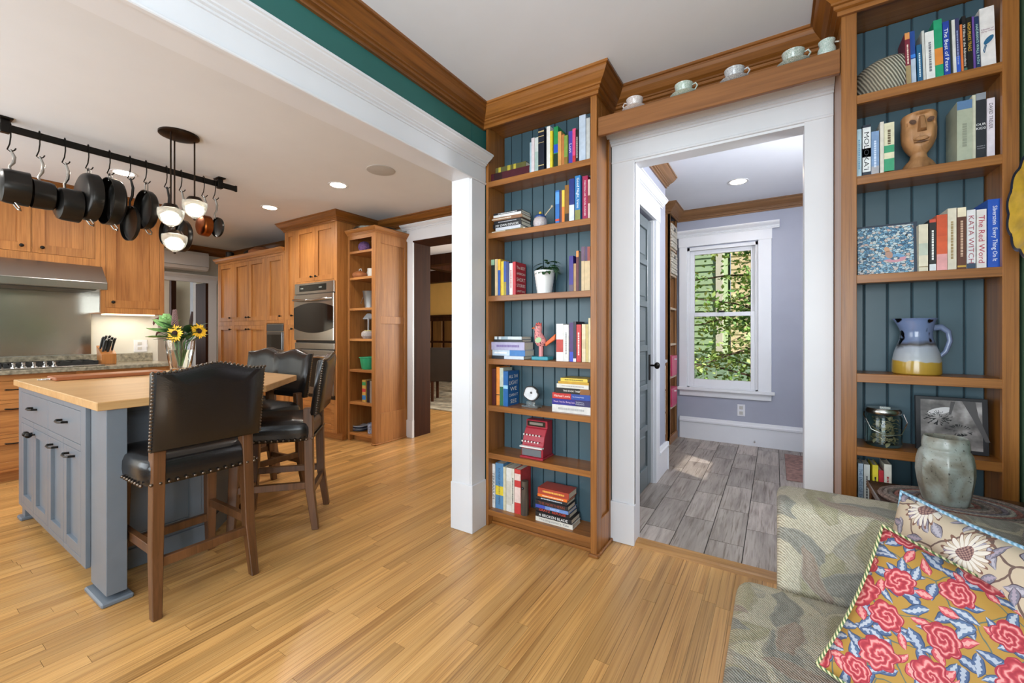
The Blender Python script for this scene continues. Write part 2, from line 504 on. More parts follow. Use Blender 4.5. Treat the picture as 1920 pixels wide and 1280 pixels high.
# --- end wall with the doorway to the mudroom
DX0, DX1, DZ = -.672, .115, 2.165
struct('wall_back', B(-1.55, DX0 - .02, YB, YB + .08, 0, LC).box(DX1 + .02, .84, YB, YB + .08, 0, LC).box(DX0 - .02, DX1 + .02, YB, YB + .08, DZ + .015, LC), TEAL)
dc = struct('trim_door_casing', B(-.803, DX0, 2.368, YB, 0, DZ + .02), WHITE, bev=.002)
struct('casing_leg', B(DX1, .224, 2.368, YB, 0, DZ + .02), WHITE, dc, bev=.002)
struct('casing_plinth', B(-.808, DX0 + .002, 2.355, YB, 0, .23), WHITE, dc, bev=.003)
struct('casing_plinth', B(DX1 - .002, .224, 2.355, YB, 0, .23), WHITE, dc, bev=.003)
struct('casing_head', B(-.803, .224, 2.368, YB, DZ + .022, 2.30), WHITE, dc, bev=.001)
struct('casing_bead', B(-.803, .224, 2.362, YB, DZ + .012, DZ + .024), WHITE, dc, bev=.002)
struct('casing_cornice', MB().prism([(2.372 - o, 2.345 - d) for o, d in CAP], 'x', -.82, .224), WHITE, dc)
struct('trim_door_jamb', B(DX0 - .02, DX0, 2.375, 2.48, 0, DZ).box(DX1, DX1 + .02, 2.375, 2.48, 0, DZ).box(DX0 - .02, DX1 + .02, 2.375, 2.48, DZ, DZ + .02), WHITE)
struct('trim_crown_back', ROOM_CROWN[3], W_CRX)
struct('trim_crown_frieze', B(-.8, .3, YB - .012, YB, 2.345, LC - .1), W_CRX)
struct('wall_right', B(.715, .84, -2.6, -1.9, 0, LC).box(.715, .84, -.3, YB, 0, LC).box(.715, .84, -1.9, -.3, 0, .7).box(.715, .84, -1.9, -.3, 2.3, LC), GREEN)  # opening behind the camera added for the side fill light
# wall behind the camera with its window
struct('wall_behind', B(-1.55, -1.4, -2.7, -2.6, 0, LC).box(.5, .715, -2.7, -2.6, 0, LC).box(-1.4, .5, -2.7, -2.6, 0, .6).box(-1.4, .5, -2.7, -2.6, 2.3, LC), TEAL)

# --- kitchen shell
struct('wall_kitchen_back', B(-7.7, -3.585, 3.47, 3.56, 0, KC).box(-2.60, -1.55, 3.47, 3.56, 0, KC).box(-3.585, -2.60, 3.47, 3.56, 2.3, KC), KWALL)
struct('wall_kitchen_hood', B(-5.92, -5.8, -1.6, 1.845, 0, KC), KWALL)
struct('wall_kitchen_left', B(-7.7, -7.6, 1.7, 2.55, 0, KC).box(-7.7, -7.6, 3.06, 3.47, 0, KC).box(-7.7, -7.6, 2.55, 3.06, 1.99, KC), KWALL)
struct('wall_kitchen_return', B(-7.7, -5.92, 1.6, 1.7, 0, KC), KWALL)
struct('wall_kitchen_front', B(-5.9, -5.6, -1.7, -1.6, 0, KC).box(-2.2, -1.675, -1.7, -1.6, 0, KC).box(-5.6, -2.2, -1.7, -1.6, 0, .7).box(-5.6, -2.2, -1.7, -1.6, 2.3, KC), KWALL)
struct('trim_kitchen_crown_back', crown_y(MB(), 3.47, KC, -7.6, -1.69, -1, 1.05), W_CRX)
struct('trim_kitchen_crown_left', crown_x(MB(), -7.6, KC, 1.7, 3.47, 1, 1.05), W_CRY)
# doorway to the dining room: white casing, dark jamb
kd = struct('trim_dining_casing', B(-3.59, -3.505, 3.445, 3.47, 0, 2.25), WHITE, bev=.002)
struct('casing_plinth', B(-3.598, -3.503, 3.436, 3.47, 0, .20), WHITE, kd, bev=.002)
struct('casing_head', B(-3.60, -2.4, 3.445, 3.47, 2.25, 2.39), WHITE, kd)
struct('casing_cornice', MB().prism([(3.452 - o * .9, 2.432 - d * .9) for o, d in CAP], 'x', -3.66, -2.4), WHITE, kd)
struct('trim_dining_jamb', B(-3.53, -3.508, 3.45, 3.74, 0, 2.25).box(-3.53, -2.6, 3.45, 3.74, 2.235, 2.26).box(-2.62, -2.6, 3.45, 3.74, 0, 2.25), W_DK)
# doorway in the far left wall
sd = struct('trim_hall_casing', B(-7.6, -7.575, 3.055, 3.165, 0, 1.985), WHITE, bev=.002)
struct('casing_head', B(-7.6, -7.572, 2.2, 3.175, 1.985, 2.06), WHITE, sd)
struct('casing_cornice', MB().prism([(2.10 - d * .9, -7.575 + o * .7) for o, d in CAP], 'y', 2.2, 3.19), WHITE, sd)
struct('trim_hall_jamb', B(-7.95, -7.6, 3.02, 3.06, 0, 1.99), W_DK)
struct('wall_hall', B(-9.4, -9.3, 1.5, 5.2, 0, KC).box(-9.3, -7.7, 4.9, 5.0, 0, KC), paint('hall_wall_paint', 'B9B39E', .6))
struct('floor_hall', B(-9.4, -7.6, 1.0, 5.0, -.05, -.002), W_FLOOR)
struct('ceiling_hall', B(-9.4, -7.6, 1.0, 5.0, KC, KC + .05), CEIL)
struct('door_hall', B(-8.75, -8.70, 3.34, 3.58, 0, 2.0), W_DK, bev=.003)
struct('trim_hall_frame', B(-8.78, -8.7, 2.95, 3.02, 0, 2.1), W_DK)
struct('trim_hall_door_edge', B(-8.78, -8.66, 3.25, 3.3, 0, 2.1), paint('white_door_edge', 'C9CCD2', .4))

# --- dining room beyond
struct('wall_dining_far', B(-9.5, -1.6, 8.0, 8.1, 0, 2.75), paint('ochre_wall_paint', 'E0B263', .7, var=.03))
struct('wall_dining_left', B(-9.5, -9.4, 3.56, 8.0, 0, 2.75), paint('ochre_wall_paint', 'E0B263', .7))
struct('wall_dining_right', B(-1.7, -1.6, 3.56, 5.0, 0, 2.75).box(-1.7, -1.6, 7.4, 8, 0, 2.75).box(-1.7, -1.6, 5, 7.4, 0, .7).box(-1.7, -1.6, 5, 7.4, 2.3, 2.75), paint('ochre_wall_paint', 'E0B263', .7))
wn_ = struct('trim_wainscot', B(-8.6, -5.8, 7.97, 8.0, 0, 1.63), W_DK)
for i in range(7):
    for (a, b) in ((.25, .95), (1.0, 1.5)):
        struct('wainscot_panel', B(-8.5 + i * .38, -8.2 + i * .38, 7.94, 7.975, a, b), wood('wainscot_oak', '7A5226', '4E3113', 'z', .4), wn_, bev=.006)
struct('plate_rail', B(-8.6, -5.8, 7.9, 8.0, 1.6, 1.65), W_DK, wn_)
struct('trim_dining_beam_far', B(-9.4, -1.7, 7.8, 8.0, 2.46, 2.75), W_DK)
struct('trim_dining_beam', B(-9.4, -1.7, 6.2, 6.4, 2.55, 2.75), W_DK)
struct('trim_dining_beam_side', B(-6.35, -6.15, 3.6, 8.0, 2.58, 2.75), W_DK)

# --- mudroom shell
MX = -.82
struct('wall_mudroom_left', B(MX - .1, MX, 2.47, 2.62, 0, LC).box(MX - .1, MX, 3.44, 3.85, 0, LC).box(MX - .1, MX, 2.62, 3.44, 2.1, LC), LAV)
struct('wall_mudroom_closet', B(-1.05, -1.0, 2.47, 3.8, 0, LC).box(-1.7, MX - .1, 3.75, 3.85, 0, LC).box(-1.7, -1.6, 3.85, 5.13, 0, LC), LAV)
WX0, WX1, WZ0, WZ1 = -.86, -.14, .575, 2.17
struct('wall_mudroom_back', B(-1.7, WX0, 5.13, 5.25, 0, LC).box(WX1, 1.3, 5.13, 5.25, 0, LC).box(WX0, WX1, 5.13, 5.25, 0, WZ0).box(WX0, WX1, 5.13, 5.25, WZ1, LC), LAV)
struct('wall_mudroom_right', B(1.2, 1.3, 2.47, 2.7, 0, LC).box(1.2, 1.3, 3.3, 5.13, 0, LC).box(1.2, 1.3, 2.7, 3.3, 0, 1.82).box(1.2, 1.3, 2.7, 3.3, 2.2, LC), LAV)
struct('wall_mudroom_front', B(.135, 1.3, 2.47, 2.5, 0, LC).box(-.9, DX0 - .02, 2.47, 2.5, 0, LC).box(DX0 - .02, .135, 2.47, 2.5, DZ + .02, LC), LAV)
BB = [(0, 0), (.018, 0), (.018, .19), (.028, .195), (.028, .212), (.02, .222), (.012, .245), (0, .245)]
struct('baseboard_back', MB().prism([(5.13 - o, d) for o, d in BB], 'x', -.93, 1.2), WHITE)
struct('baseboard_left', MB().prism([(d, MX + o) for o, d in BB], 'y', 3.56, 3.87).prism([(3.85 + o, d) for o, d in BB], 'x', -1.0, MX + .028), WHITE)
MUD_CROWN = sweep([(-1.6, 4.69), (-.955, 4.69), (-.955, 5.13), (1.2, 5.13)], LC, .95)
struct('trim_mudroom_crown', MUD_CROWN[2], wood('mudroom_crown_oak', '8A6442', '5E3F22', 'x', .4))
struct('trim_mudroom_crown_left', sweep([(MX, 2.5), (MX, 3.85), (-1.6, 3.85)], LC, .95)[0], wood('mudroom_crown_oak_depth', '8A6442', '5E3F22', 'y', .4))
# window in the far wall
w1 = struct('window_1', B(WX0 - .075, WX0 + .01, 5.105, 5.13, WZ0, WZ1 + .01).box(WX1 - .01, WX1 + .11, 5.105, 5.13, WZ0, WZ1 + .01), WHITE, bev=.002)
struct('head_casing', B(WX0 - .08, WX1 + .115, 5.10, 5.13, WZ1 + .01, 2.30), WHITE, w1)
struct('cornice', MB().prism([(5.105 - o, 2.352 - d) for o, d in CAP], 'x', WX0 - .14, WX1 + .18), WHITE, w1)
struct('sill', B(WX0 - .09, WX1 + .14, 5.065, 5.13, WZ0 - .02, WZ0 + .01), WHITE, w1, bev=.004)
struct('apron', B(WX0 - .07, WX1 + .11, 5.105, 5.13, WZ0 - .085, WZ0 - .02), WHITE, w1, bev=.003)
struct('stop_bead', B(WX0, WX0 + .035, 5.13, 5.2, WZ0, WZ1).box(WX1 - .035, WX1, 5.13, 5.2, WZ0, WZ1).box(WX0, WX1, 5.13, 5.2, WZ1 - .035, WZ1).box(WX0, WX1, 5.13, 5.25, WZ0, WZ0 + .02), WHITE, w1)
ix0, ix1 = WX0 + .035, WX1 - .035
def sash(y, z0, z1, bot):
    s = struct('sash', B(ix0, ix0 + .045, y, y + .03, z0, z1).box(ix1 - .045, ix1, y, y + .03, z0, z1).box(ix0 + .045, ix1 - .045, y, y + .03, z1 - .045, z1).box(ix0 + .045, ix1 - .045, y, y + .03, z0, z0 + bot), WHITE, w1, bev=.002)
    struct('pane', B(ix0 + .045, ix1 - .045, y + .012, y + .016, z0 + bot, z1 - .045), GLASS, s)
sash(5.18, 1.385, WZ1 - .035, .04)
sash(5.145, WZ0 + .02, 1.43, .085)
struct('sash_lock', B(-.53, -.47, 5.13, 5.16, 1.43, 1.447), BLACK, w1)
# panelled door in the left wall
d1 = struct('door_1', B(MX - .075, MX - .035, 2.64, 3.425, .012, 2.085), GREYD)
PY0, PY1 = 2.74, 3.325
zs = [.12, .44, .76, 1.06, 1.40, 1.72, 2.0]
for i in range(6):
    a, b = zs[i] + .045, zs[i + 1] - .0
    struct('door_panel', B(MX - .042, MX - .028, PY0 + .03, PY1 - .03, a + .03, b - .03), GREYD, d1, bev=.006)
st = B(MX - .045, MX - .02, 2.64, PY0, .012, 2.085).box(MX - .045, MX - .02, PY1, 3.425, .012, 2.085).box(MX - .045, MX - .02, PY0, PY1, .012, zs[0] + .045)
for i in range(1, 7): st.box(MX - .045, MX - .02, PY0, PY1, zs[i], (zs[i] + .045) if i < 6 else 2.085)
struct('door_frame', st, GREYD, d1, bev=.003)
struct('latch_plate', B(MX - .022, MX - .012, 3.355, 3.395, .83, 1.03), BLACK, d1, bev=.002)
kb = MB().tube([(MX - .02, 3.375, .945), (MX + .02, 3.375, .945)], .008, 10).ball((MX + .04, 3.375, .945), .027, 14, 10, (.8, 1, 1))
struct('door_knob', kb, BLACK, d1, smooth=True)
dk = struct('trim_closet_casing', B(MX, MX + .02, 3.44, 3.56, 0, 2.1).box(MX - .1, MX + .001, 3.43, 3.44, 0, 2.1).box(MX, MX + .02, 2.5, 2.62, 0, 2.1), WHITE, bev=.002)
struct('casing_head', B(MX, MX + .022, 2.5, 3.57, 2.1, 2.25), WHITE, dk)
struct('casing_cornice', MB().prism([(2.30 - d, MX + .012 + o * .8) for o, d in CAP], 'y', 2.5, 3.63), WHITE, dk)
# ================================================================== bookcases
SH = [2.14, 1.82, 1.43, 1.04, .75, .455, .10]
ST = .034
YBK = 2.305
def bookcase(label, x0, x1, ls, rs, seams, panel_side):
    t = thing('bookcase', label, 'bookcase', ((x0 + x1) / 2, (YF + YB) / 2, 0))
    si, sj = x0 + ls, x1 - rs
    B(x0, x0 + .018 if panel_side > 0 else x0 + .02, YF + .02, YB, .0, LC - .1).build('side_panel', W_BK, t)
    if panel_side > 0:
        B(x1 - .03, x1 - .012, YF + .02, YB, 0, LC - .1).build('side_panel', W_BK, t)
        f = B(x1 - .012, x1, YF + .02, YF + .075, 0, LC - .1).box(x1 - .012, x1, YB - .06, YB - .022, 0, LC - .1)
        f.box(x1 - .012, x1, YF + .075, YB - .06, 0, .18).box(x1 - .012, x1, YF + .075, YB - .06, 2.36, LC - .1)
        f.build('side_frame', W_BK, t, bev=.002)
    else:
        B(x1 - .03, x1, YF + .02, YB, 0, LC - .1).build('side_panel', W_BK, t)
    B(x0, si, YF, YF + .02, 0, 2.5).build('stile', W_BK, t, bev=.0015)
    B(sj, x1, YF, YF + .02, 0, 2.5).build('stile', W_BK, t, bev=.0015)
    B(si, sj, YF, YF + .02, 2.482, LC - .02).build('header', W_BKX, t)
    B(x0, x1, YF + .02, YB, 2.482, 2.50).build('top_board', W_BKX, t)
    if panel_side < 0: B(x0 + .02, x0 + .022, YF + .02, YBK, 0, 2.48).build('inner_lining', W_BK, t)
    for z in SH:
        B(x0 + .02, x1 - .03, YF + .018, YBK, z - .025, z).build('shelf_board', W_BKX, t)
        B(si - .001, sj + .001, YF + .001, YF + .02, z - ST, z).build('shelf_edge', W_BKX, t, bev=.0015)
    B(si, sj, YF + .05, YF + .065, 0, .066).build('kick_board', W_BKX, t)
    B(si, sj, YF + .035, YF + .05, 0, .018).build('shoe_strip', W_BKX, t, bev=.004)
    e = [x0 + .02] + seams + [x1 - .03]
    for a, b in zip(e[:-1], e[1:]):
        B(a + .0022, b - .0022, YBK, YBK + .01, 0, 2.48).build('back_board', BEAD, t, bev=.003)
    B(x0 + .02, x1 - .03, YBK + .009, YBK + .02, 0, 2.48).build('back_backing', paint('groove_dark_teal', '24363E', .7), t)
    if panel_side > 0:
        B(x1 - .045, x1 + .014, YF - .014, YF + .02, 0, .018).box(x1, x1 + .014, YF + .02, YB - .02, 0, .018).build('foot_shoe', W_BKX, t, bev=.005)
        ROOM_CROWN[1].build('crown_front', W_BKX, t)
        ROOM_CROWN[2].build('crown_side', W_CRY, t)
    else:
        ROOM_CROWN[5].build('crown_front', W_BKX, t)
        ROOM_CROWN[4].build('crown_side', W_CRY, t)
    return t
bookcase('tall oak bookcase with slate back boards between wide opening and doorway', -1.53, -.805, .018, .035,
         [-1.453 + .0785 * i for i in range(8)], 1)
bookcase('tall oak bookcase with slate back boards beside the sofa', .226, .707, .049, .04, [.321 + .0752 * i for i in range(5)], -1)

pl = thing('plate_shelf', 'oak display shelf spanning above the white doorway', 'shelf', (-.29, 2.2, 2.25))
B(-.803, .224, YF + .012, YF + .034, 2.254, 2.352).build('fascia', wood('shelf_oak_warm', '8E5C32', '6C411E', 'x', .36, 60, 2), pl, bev=.002)
B(-.803, .224, YF + .034, YB - .014, 2.336, 2.352).build('shelf_board', W_BKX, pl)

# ------------------------------------------------------------------ books
INK = {}
def ink(c): return paint('ink_' + c, c, .5, var=.02)
ORD = ['first', 'second', 'third', 'fourth', 'fifth', 'sixth', 'seventh', 'eighth', 'ninth', 'tenth', 'eleventh', 'twelfth', 'thirteenth', 'fourteenth', 'fifteenth', 'sixteenth', 'seventeenth']
def cover_mat(c): return paint('cover_' + c, c, .38, var=.1, scale=40)
def book(x0, x1, z0, h, yf, dep, col, label, group, title=None, tc='F2F0E8', bands=(), lean=0, cover_title=None, tfrac=.8, ty=0, pages=True):
    w = x1 - x0; xc = (x0 + x1) / 2
    t = thing('book', label, 'book', (xc, yf, z0 + w / 2 * math.sin(lean)), group, rot=(0, -lean, 0))
    c = .0018; hw = w / 2
    MB().box(-hw, hw, 0, c, 0, h).box(-hw, -hw + c, c, dep, 0, h).box(hw - c, hw, c, dep, 0, h).build('cover', cover_mat(col), t, world=False)
    B(-hw + c, hw - c, c, dep - .004, .003, h - .004).build('pages', PAGES, t, world=False)
    for i, (a, b, bc) in enumerate(bands):
        B(-hw + .0003, hw - .0003, -.0005, .0006, a * h, b * h).build('spine_band', cover_mat(bc), t, world=False)
    if title == '~':        # lettering too small to read in the photograph: a row of dashes
        m = MB(); z = h * (.5 + ty + tfrac * .36); rr = random.Random(int(x0 * 1e5))
        while z > h * (.5 + ty - tfrac * .36):
            l = rr.uniform(.004, .011); m.box(-w * .14, w * .14, -.0009, 0, z - l, z); z -= l + .0022
        m.build('title', ink(tc), t, world=False); title = None
    if title:
        text_obj(title, ink(tc), t, axes((0, 0, -1), (1, 0, 0), (0, -.0009, h * (.5 + ty))), h * tfrac, w * .62)
    if cover_title:
        n = len(cover_title)
        for i, s in enumerate(cover_title):
            text_obj(s, ink(tc), t, axes((0, 1, 0), (0, 0, 1), (hw + .0006, dep * .5, h * (.84 - .72 * i / max(1, n - 1)))), dep * .8, h * .11)
    return t
def flatbook(x0, x1, z0, th, yf, dep, col, label, group, title=None, tc='F2F0E8', bands=(), rz=0, tx=0, tw=.8):
    L = x1 - x0; xc = (x0 + x1) / 2
    t = thing('book', label, 'book', (xc, yf, z0), group, rz)
    c = .0018; hl = L / 2
    MB().box(-hl, hl, 0, c, 0, th).box(-hl, hl, c, dep, 0, c).box(-hl, hl, c, dep, th - c, th).build('cover', cover_mat(col), t, world=False)
    B(-hl + .003, hl - .003, c, dep - .004, c, th - c).build('pages', PAGES, t, world=False)
    for (a, b, bc) in bands:
        B(-hl + a * L, -hl + b * L, -.0005, .0006, .0003, th - .0003).build('spine_band', cover_mat(bc), t, world=False)
    if title == '~':
        m = MB(); x = L * (tx - tw * .42); rr = random.Random(int(z0 * 1e5))
        while x < L * (tx + tw * .42):
            l = rr.uniform(.004, .011); m.box(x, x + l, -.0009, 0, th * .36, th * .64); x += l + .0022
        m.build('title', ink(tc), t, world=False); title = None
    if title:
        text_obj(title, ink(tc), t, axes((1, 0, 0), (0, 0, 1), (tx * L, -.0009, th / 2)), L * tw, th * .55)
    return t
def rowbooks(rows, tf, zs, yf, dep, where, lean=0, first=1, cap=None):
    ox, oy, s = tf
    prev = None
    for i, r in enumerate(rows):
        (a, b, tp, col, look, title, tc, bands) = (list(r) + [None, 'F2F0E8', ()])[:8] if len(r) < 8 else r[:8]
        extra = r[8] if len(r) > 8 else {}
        p = onY(ox + a * s, oy + tp * s, yf); q = onY(ox + b * s, oy + tp * s, yf)
        x0, x1 = p.x, q.x
        if prev is not None and x0 < prev: x0 = prev + .0006
        if x1 - x0 < .006: x1 = x0 + .006
        prev = x1
        h = max(.05, p.z - zs)
        if cap: h = min(h, cap)
        d = extra.pop('dep', dep * (.82 + .18 * random.random()))
        lb = f'{look}, {ORD[i + first - 1]} upright {where}'
        book(x0, x1 - .0004, zs, h, yf + random.random() * .008, d, col, lb, 'books ' + where, title, tc or 'F2F0E8', bands or (), lean, **extra)
def stackbooks(rows, tf, zs, yf, dep, where, jit=.012, k_th=1.0):
    """rows from the bottom up: (x0, x1, thickness, colour, look, title, ink, bands)"""
    ox, oy, s = tf
    z = zs
    for i, r in enumerate(rows):
        (a, b, th, col, look, title, tc, bands) = (list(r) + [None, 'F2F0E8', ()])[:8]
        k = r[8] if len(r) > 8 else {}
        th *= k_th
        x0 = onY(ox + a * s, 600, yf).x; x1 = onY(ox + b * s, 600, yf).x
        flatbook(x0, x1, z, th, yf + random.random() * jit, dep * (.85 + .15 * random.random()), col, f'{look}, {ORD[i]} up {where}', 'books ' + where,
                 title, tc or 'F2F0E8', bands or (), 0, **k)
        z += th + .0004
    return z
Y1 = YF + .03
A1 = (880, 180, .21885); A2 = (880, 440, .20312); A3 = (880, 670, .25773)
D = .125
w_ = 'on top shelf of doorway bookcase'
z = stackbooks([(178, 512, .035, '4A1420', 'thick maroon reference book', None, None, ((.1, .32, '2E0C12'),)), (222, 482, .02, '5C5A30', 'olive and gold volume', None, None, ((.1, .18, 'B9A93C'), (.4, .5, 'B9A93C'), (.6, .68, 'B9A93C')))], A1, 2.14, Y1, D, 'pair ' + w_, k_th=1.6)
rowbooks([
 (512, 530, 395, 'A9C3CF', 'thin pale blue paperback'), (530, 556, 360, 'DCCFD2', 'thin pinkish white paperback'), (556, 587, 355, 'A9BDB6', 'grey green paperback', None, None, ((.6, 1, 'C9CFCB'),)),
 (590, 640, 278, '161C2C', 'thick navy hardback with gilt bands', None, None, ((.9, .93, 'C9B27A'), (.8, .815, 'C9B27A'), (.66, .67, 'C9B27A'), (.14, .16, 'C9B27A'), (.02, .04, 'C9B27A'))),
 (660, 690, 262, 'E2E0DC', 'tall white paperback'), (690, 712, 300, 'D9C530', 'yellow paperback'),
 (718, 755, 262, '1F8A4C', 'green and blue tall paperback', None, None, ((.38, .58, '1E4FC0'), (0, .36, '14301E'))), (757, 785, 305, 'D09A55', 'light tan paperback'), (785, 812, 330, 'B9743C', 'orange tan paperback'),
 (812, 842, 340, '7E9A45', 'olive green paperback', None, None, ((0, .3, '8A6A2A'),)), (846, 880, 300, '4B3FA0', 'purple paperback', 'Lust', 'E8E4F4'), (880, 908, 278, 'D84A78', 'pink paperback', None, None, ((0, .25, 'C23030'),)),
 (908, 934, 290, '1B1518', 'thin black paperback', '~', 'E8E0D8'), (936, 992, 165, 'B9C6D6', 'tall thick pale blue hardback'), (1000, 1032, 190, 'BDBFBC', 'tall grey white book')],
 A1, 2.14, Y1, D, w_)
w_ = 'on second shelf of doorway bookcase'
stackbooks([(186, 470, .0105, 'D8CDB8', 'cream and tan book', None, None, ((.42, .95, '8A7040'),)), (222, 436, .0125, 'C9CCD4', 'pale grey book'), (196, 440, .0165, '15161A', 'black book', 'MY OWN DEVICES', 'F0F0F0'), (206, 436, .0115, '1B1C20', 'slim black book', '~', 'B0B0B8'),
            (202, 452, .0135, '8A6244', 'brown book', '~', 'E8DCC8', (), {'tx': -.2}), (202, 438, .0105, 'E4E4E4', 'white book'), (200, 438, .0095, '26262C', 'charcoal book', '~', 'E8E8E8')], A1, 1.82, Y1, D, 'stack ' + w_, k_th=1.5)
rowbooks([
 (735, 769, 810, '2F6DB8', 'bright blue paperback', None, None, ((.1, .16, 'D04A30'), (.6, .95, '5C9BD8'))), (770, 787, 808, '5A3A4A', 'thin dark plum paperback'), (788, 812, 805, 'E8C24A', 'yellow and orange paperback', None, None, ((0, .5, 'E07A30'),)),
 (814, 850, 762, '8A5E24', 'golden brown hardback', None, None, ((0, .25, '2E1E10'),)), (852, 896, 710, '1F2F78', 'navy and white hardback', None, None, ((0, .4, 'D4DAE6'),)), (903, 950, 685, '2F79B4', 'blue hardback with white lettering', 'Good Night, Irene', 'F4F4F0', ((0, .25, '8A8A4A'),), {'ty': .12, 'tfrac': .66}),
 (965, 1010, 685, '9E1F4C', 'crimson hardback with white lettering', 'CREATION LAKE  RACHEL KUSHNER', 'F4E8EC'), (1015, 1034, 715, 'D2B4A8', 'thin pale pink paperback', None, None, ((.4, .6, '8A3A30'),))],
 A1, 1.82, Y1, D, w_)
w_ = 'on third shelf of doorway bookcase'
rowbooks([
 (190, 232, 232, '1A2420', 'black paperback with green head', None, None, ((.85, 1, '8FB89A'),)), (236, 261, 225, 'CDB78E', 'sand coloured paperback'), (262, 285, 225, 'E3B33A', 'yellow and blue paperback', None, None, ((0, .7, '2A58A8'),)),
 (287, 315, 245, 'E6C836', 'yellow paperback'), (315, 340, 245, '2B4E9C', 'blue paperback with gold foot', None, None, ((0, .4, '9A8A2E'),)), (340, 363, 250, '27336E', 'dark blue paperback'), (365, 395, 262, 'E2E0DC', 'white paperback with red lettering', '~', 'B03A3A'),
 (398, 426, 250, 'B81F2C', 'red anthology with its cover in view', None, None, (), {'dep': .125, 'cover_title': ['The BEST', 'AMERICAN', 'SHORT', 'STORIES', 'JUNOT DIAZ']})], A2, 1.43, Y1, D, w_)
rowbooks([(918, 956, 195, '3A2C86', 'purple novel', None, None, ((0, .2, '5A4A60'),)), (958, 982, 265, 'A8845A', 'short tan paperback'), (983, 1006, 148, '5E2430', 'dark red paperback with orange head', None, None, ((.85, 1, 'E0924A'),)), (1007, 1029, 160, '16171C', 'black paperback'),
 (1031, 1059, 110, 'CDB48C', 'tall tan series volume with violet head', None, None, ((.68, 1, '6A5068'),)), (1060, 1088, 110, 'CDB48C', 'tall tan series volume with plum head', None, None, ((.68, 1, '54405E'),)), (1089, 1113, 110, 'CDB48C', 'tall tan series volume with red head', None, None, ((.68, 1, '9A4A3C'),))],
 A2, 1.43, Y1, D, w_, first=9)
w_ = 'on fourth shelf of doorway bookcase'
stackbooks([(204, 500, .0165, '26272E', 'dark book with pale band', None, None, ((.4, 1, 'C9D2E0'),)), (204, 506, .031, 'C3D2E2', 'pale blue book with daisies', '~', 'F6F6F6', ((.54, 1, '3A78B8'),), {'tx': -.24, 'tw': .45}),
            (200, 506, .042, 'A9A5C4', 'thick lilac book', '~', '7A6AA0'), (215, 480, .0135, '1C1D20', 'black book'), (230, 480, .0155, 'C9D4DA', 'pale patterned book', None, None, ((.1, .16, '5A6A78'), (.25, .5, '8FA4B0')))], A2, 1.04, Y1, D, 'stack ' + w_, k_th=1.15)
rowbooks([(797, 861, 822, 'E4E2E0', 'thick white book with red band', None, None, ((.24, .58, 'B83A2E'),)), (865, 915, 830, 'DFDDD8', 'white book with grey lettering', '~', 'A0A0A0'), (920, 955, 810, '4A2A68', 'purple patterned paperback', None, None, ((0, .25, '3A4AC0'),)),
 (958, 986, 800, '1E1A2E', 'dark violet paperback', None, None, ((0, .08, 'E0E0EC'),)), (988, 1030, 828, 'BE2A2C', 'red book with white lettering', '~', 'F2E0D8'), (1033, 1068, 825, 'DCCBA8', 'cream book with dark line', None, None, ((.35, .6, 'CDBA92'),)),
 (1070, 1092, 825, 'C6B274', 'thin straw coloured book'), (1095, 1114, 768, 'DED0A8', 'tall cream book')], A2, 1.04, Y1, D, w_)
w_ = 'on fifth shelf of doorway bookcase'
rowbooks([(163, 190, 80, '4A1A18', 'dark red brown book'), (192, 216, 68, 'E08A3A', 'orange book', None, None, ((.26, .28, '3A2A20'),)), (218, 244, 75, 'BFC6B8', 'white and green book', None, None, ((0, .5, '2F6A4C'),)),
 (246, 280, 100, '1F5FA0', 'blue novel with its cover in view', None, None, ((.5, .6, '8FC4E0'),), {'dep': .13, 'cover_title': ['ALL THE', 'LIGHT', 'WE', 'CANNOT', 'SEE']})], A3, .75, Y1, D, w_)
stackbooks([(600, 880, .031, 'DAD8D4', 'white book', '~', 'B0B0B0'), (601, 880, .0245, '2E2A86', 'indigo book', 'Thank You for Being Late', 'E8C8E0', ((.62, 1, '34305E'),), {'tx': -.18, 'tw': .56}), (600, 880, .024, 'C23028', 'red and blue book', 'Michael Lewis', 'F0E8E0', ((.5, 1, '2A4A9A'),), {'tx': -.24, 'tw': .42}),
            (625, 876, .0225, '1A1614', 'black book', 'THE BOOK THIEF', 'F4F0E8', ((.72, 1, '8A5A2A'),), {'tx': -.02, 'tw': .5}), (633, 866, .017, 'D8D6CE', 'slim white book', '~', 'B0A8A8'), (645, 868, .0105, 'C69A30', 'thin gold book'), (662, 858, .014, 'DCC04A', 'yellow book', '~', '7A6A20')], A3, .75, Y1, D, 'stack ' + w_, k_th=1.35)
w_ = 'on bottom shelf of doorway bookcase'
rowbooks([(126, 160, 815, '2A4076', 'dark blue album', None, None, ((.0, .3, '7A94C8'),)), (163, 186, 772, 'DFE0E0', 'white book with black lettering', 'TERRARIUM', '1A1A1A'), (188, 244, 765, '5A8AB4', 'blue encyclopedia with yellow patch', 'SCIENCE OF EVERYTHING', '26384A', ((.3, .5, 'E6CC3A'),)),
 (246, 265, 795, 'CFC9AE', 'thin cream book'), (267, 303, 800, 'DAD8D2', 'white book with black frame', None, None, ((.15, .7, 'C9C4B8'),)), (304, 325, 808, 'D6D2C4', 'ivory book', '~', '3A3A3A'), (327, 372, 810, 'C03A38', 'red and white illustrated book', None, None, ((.25, .6, 'E0C8C0'), (.75, .9, 'E0C8C0')))], A3, .10, Y1 + .012, D, w_)
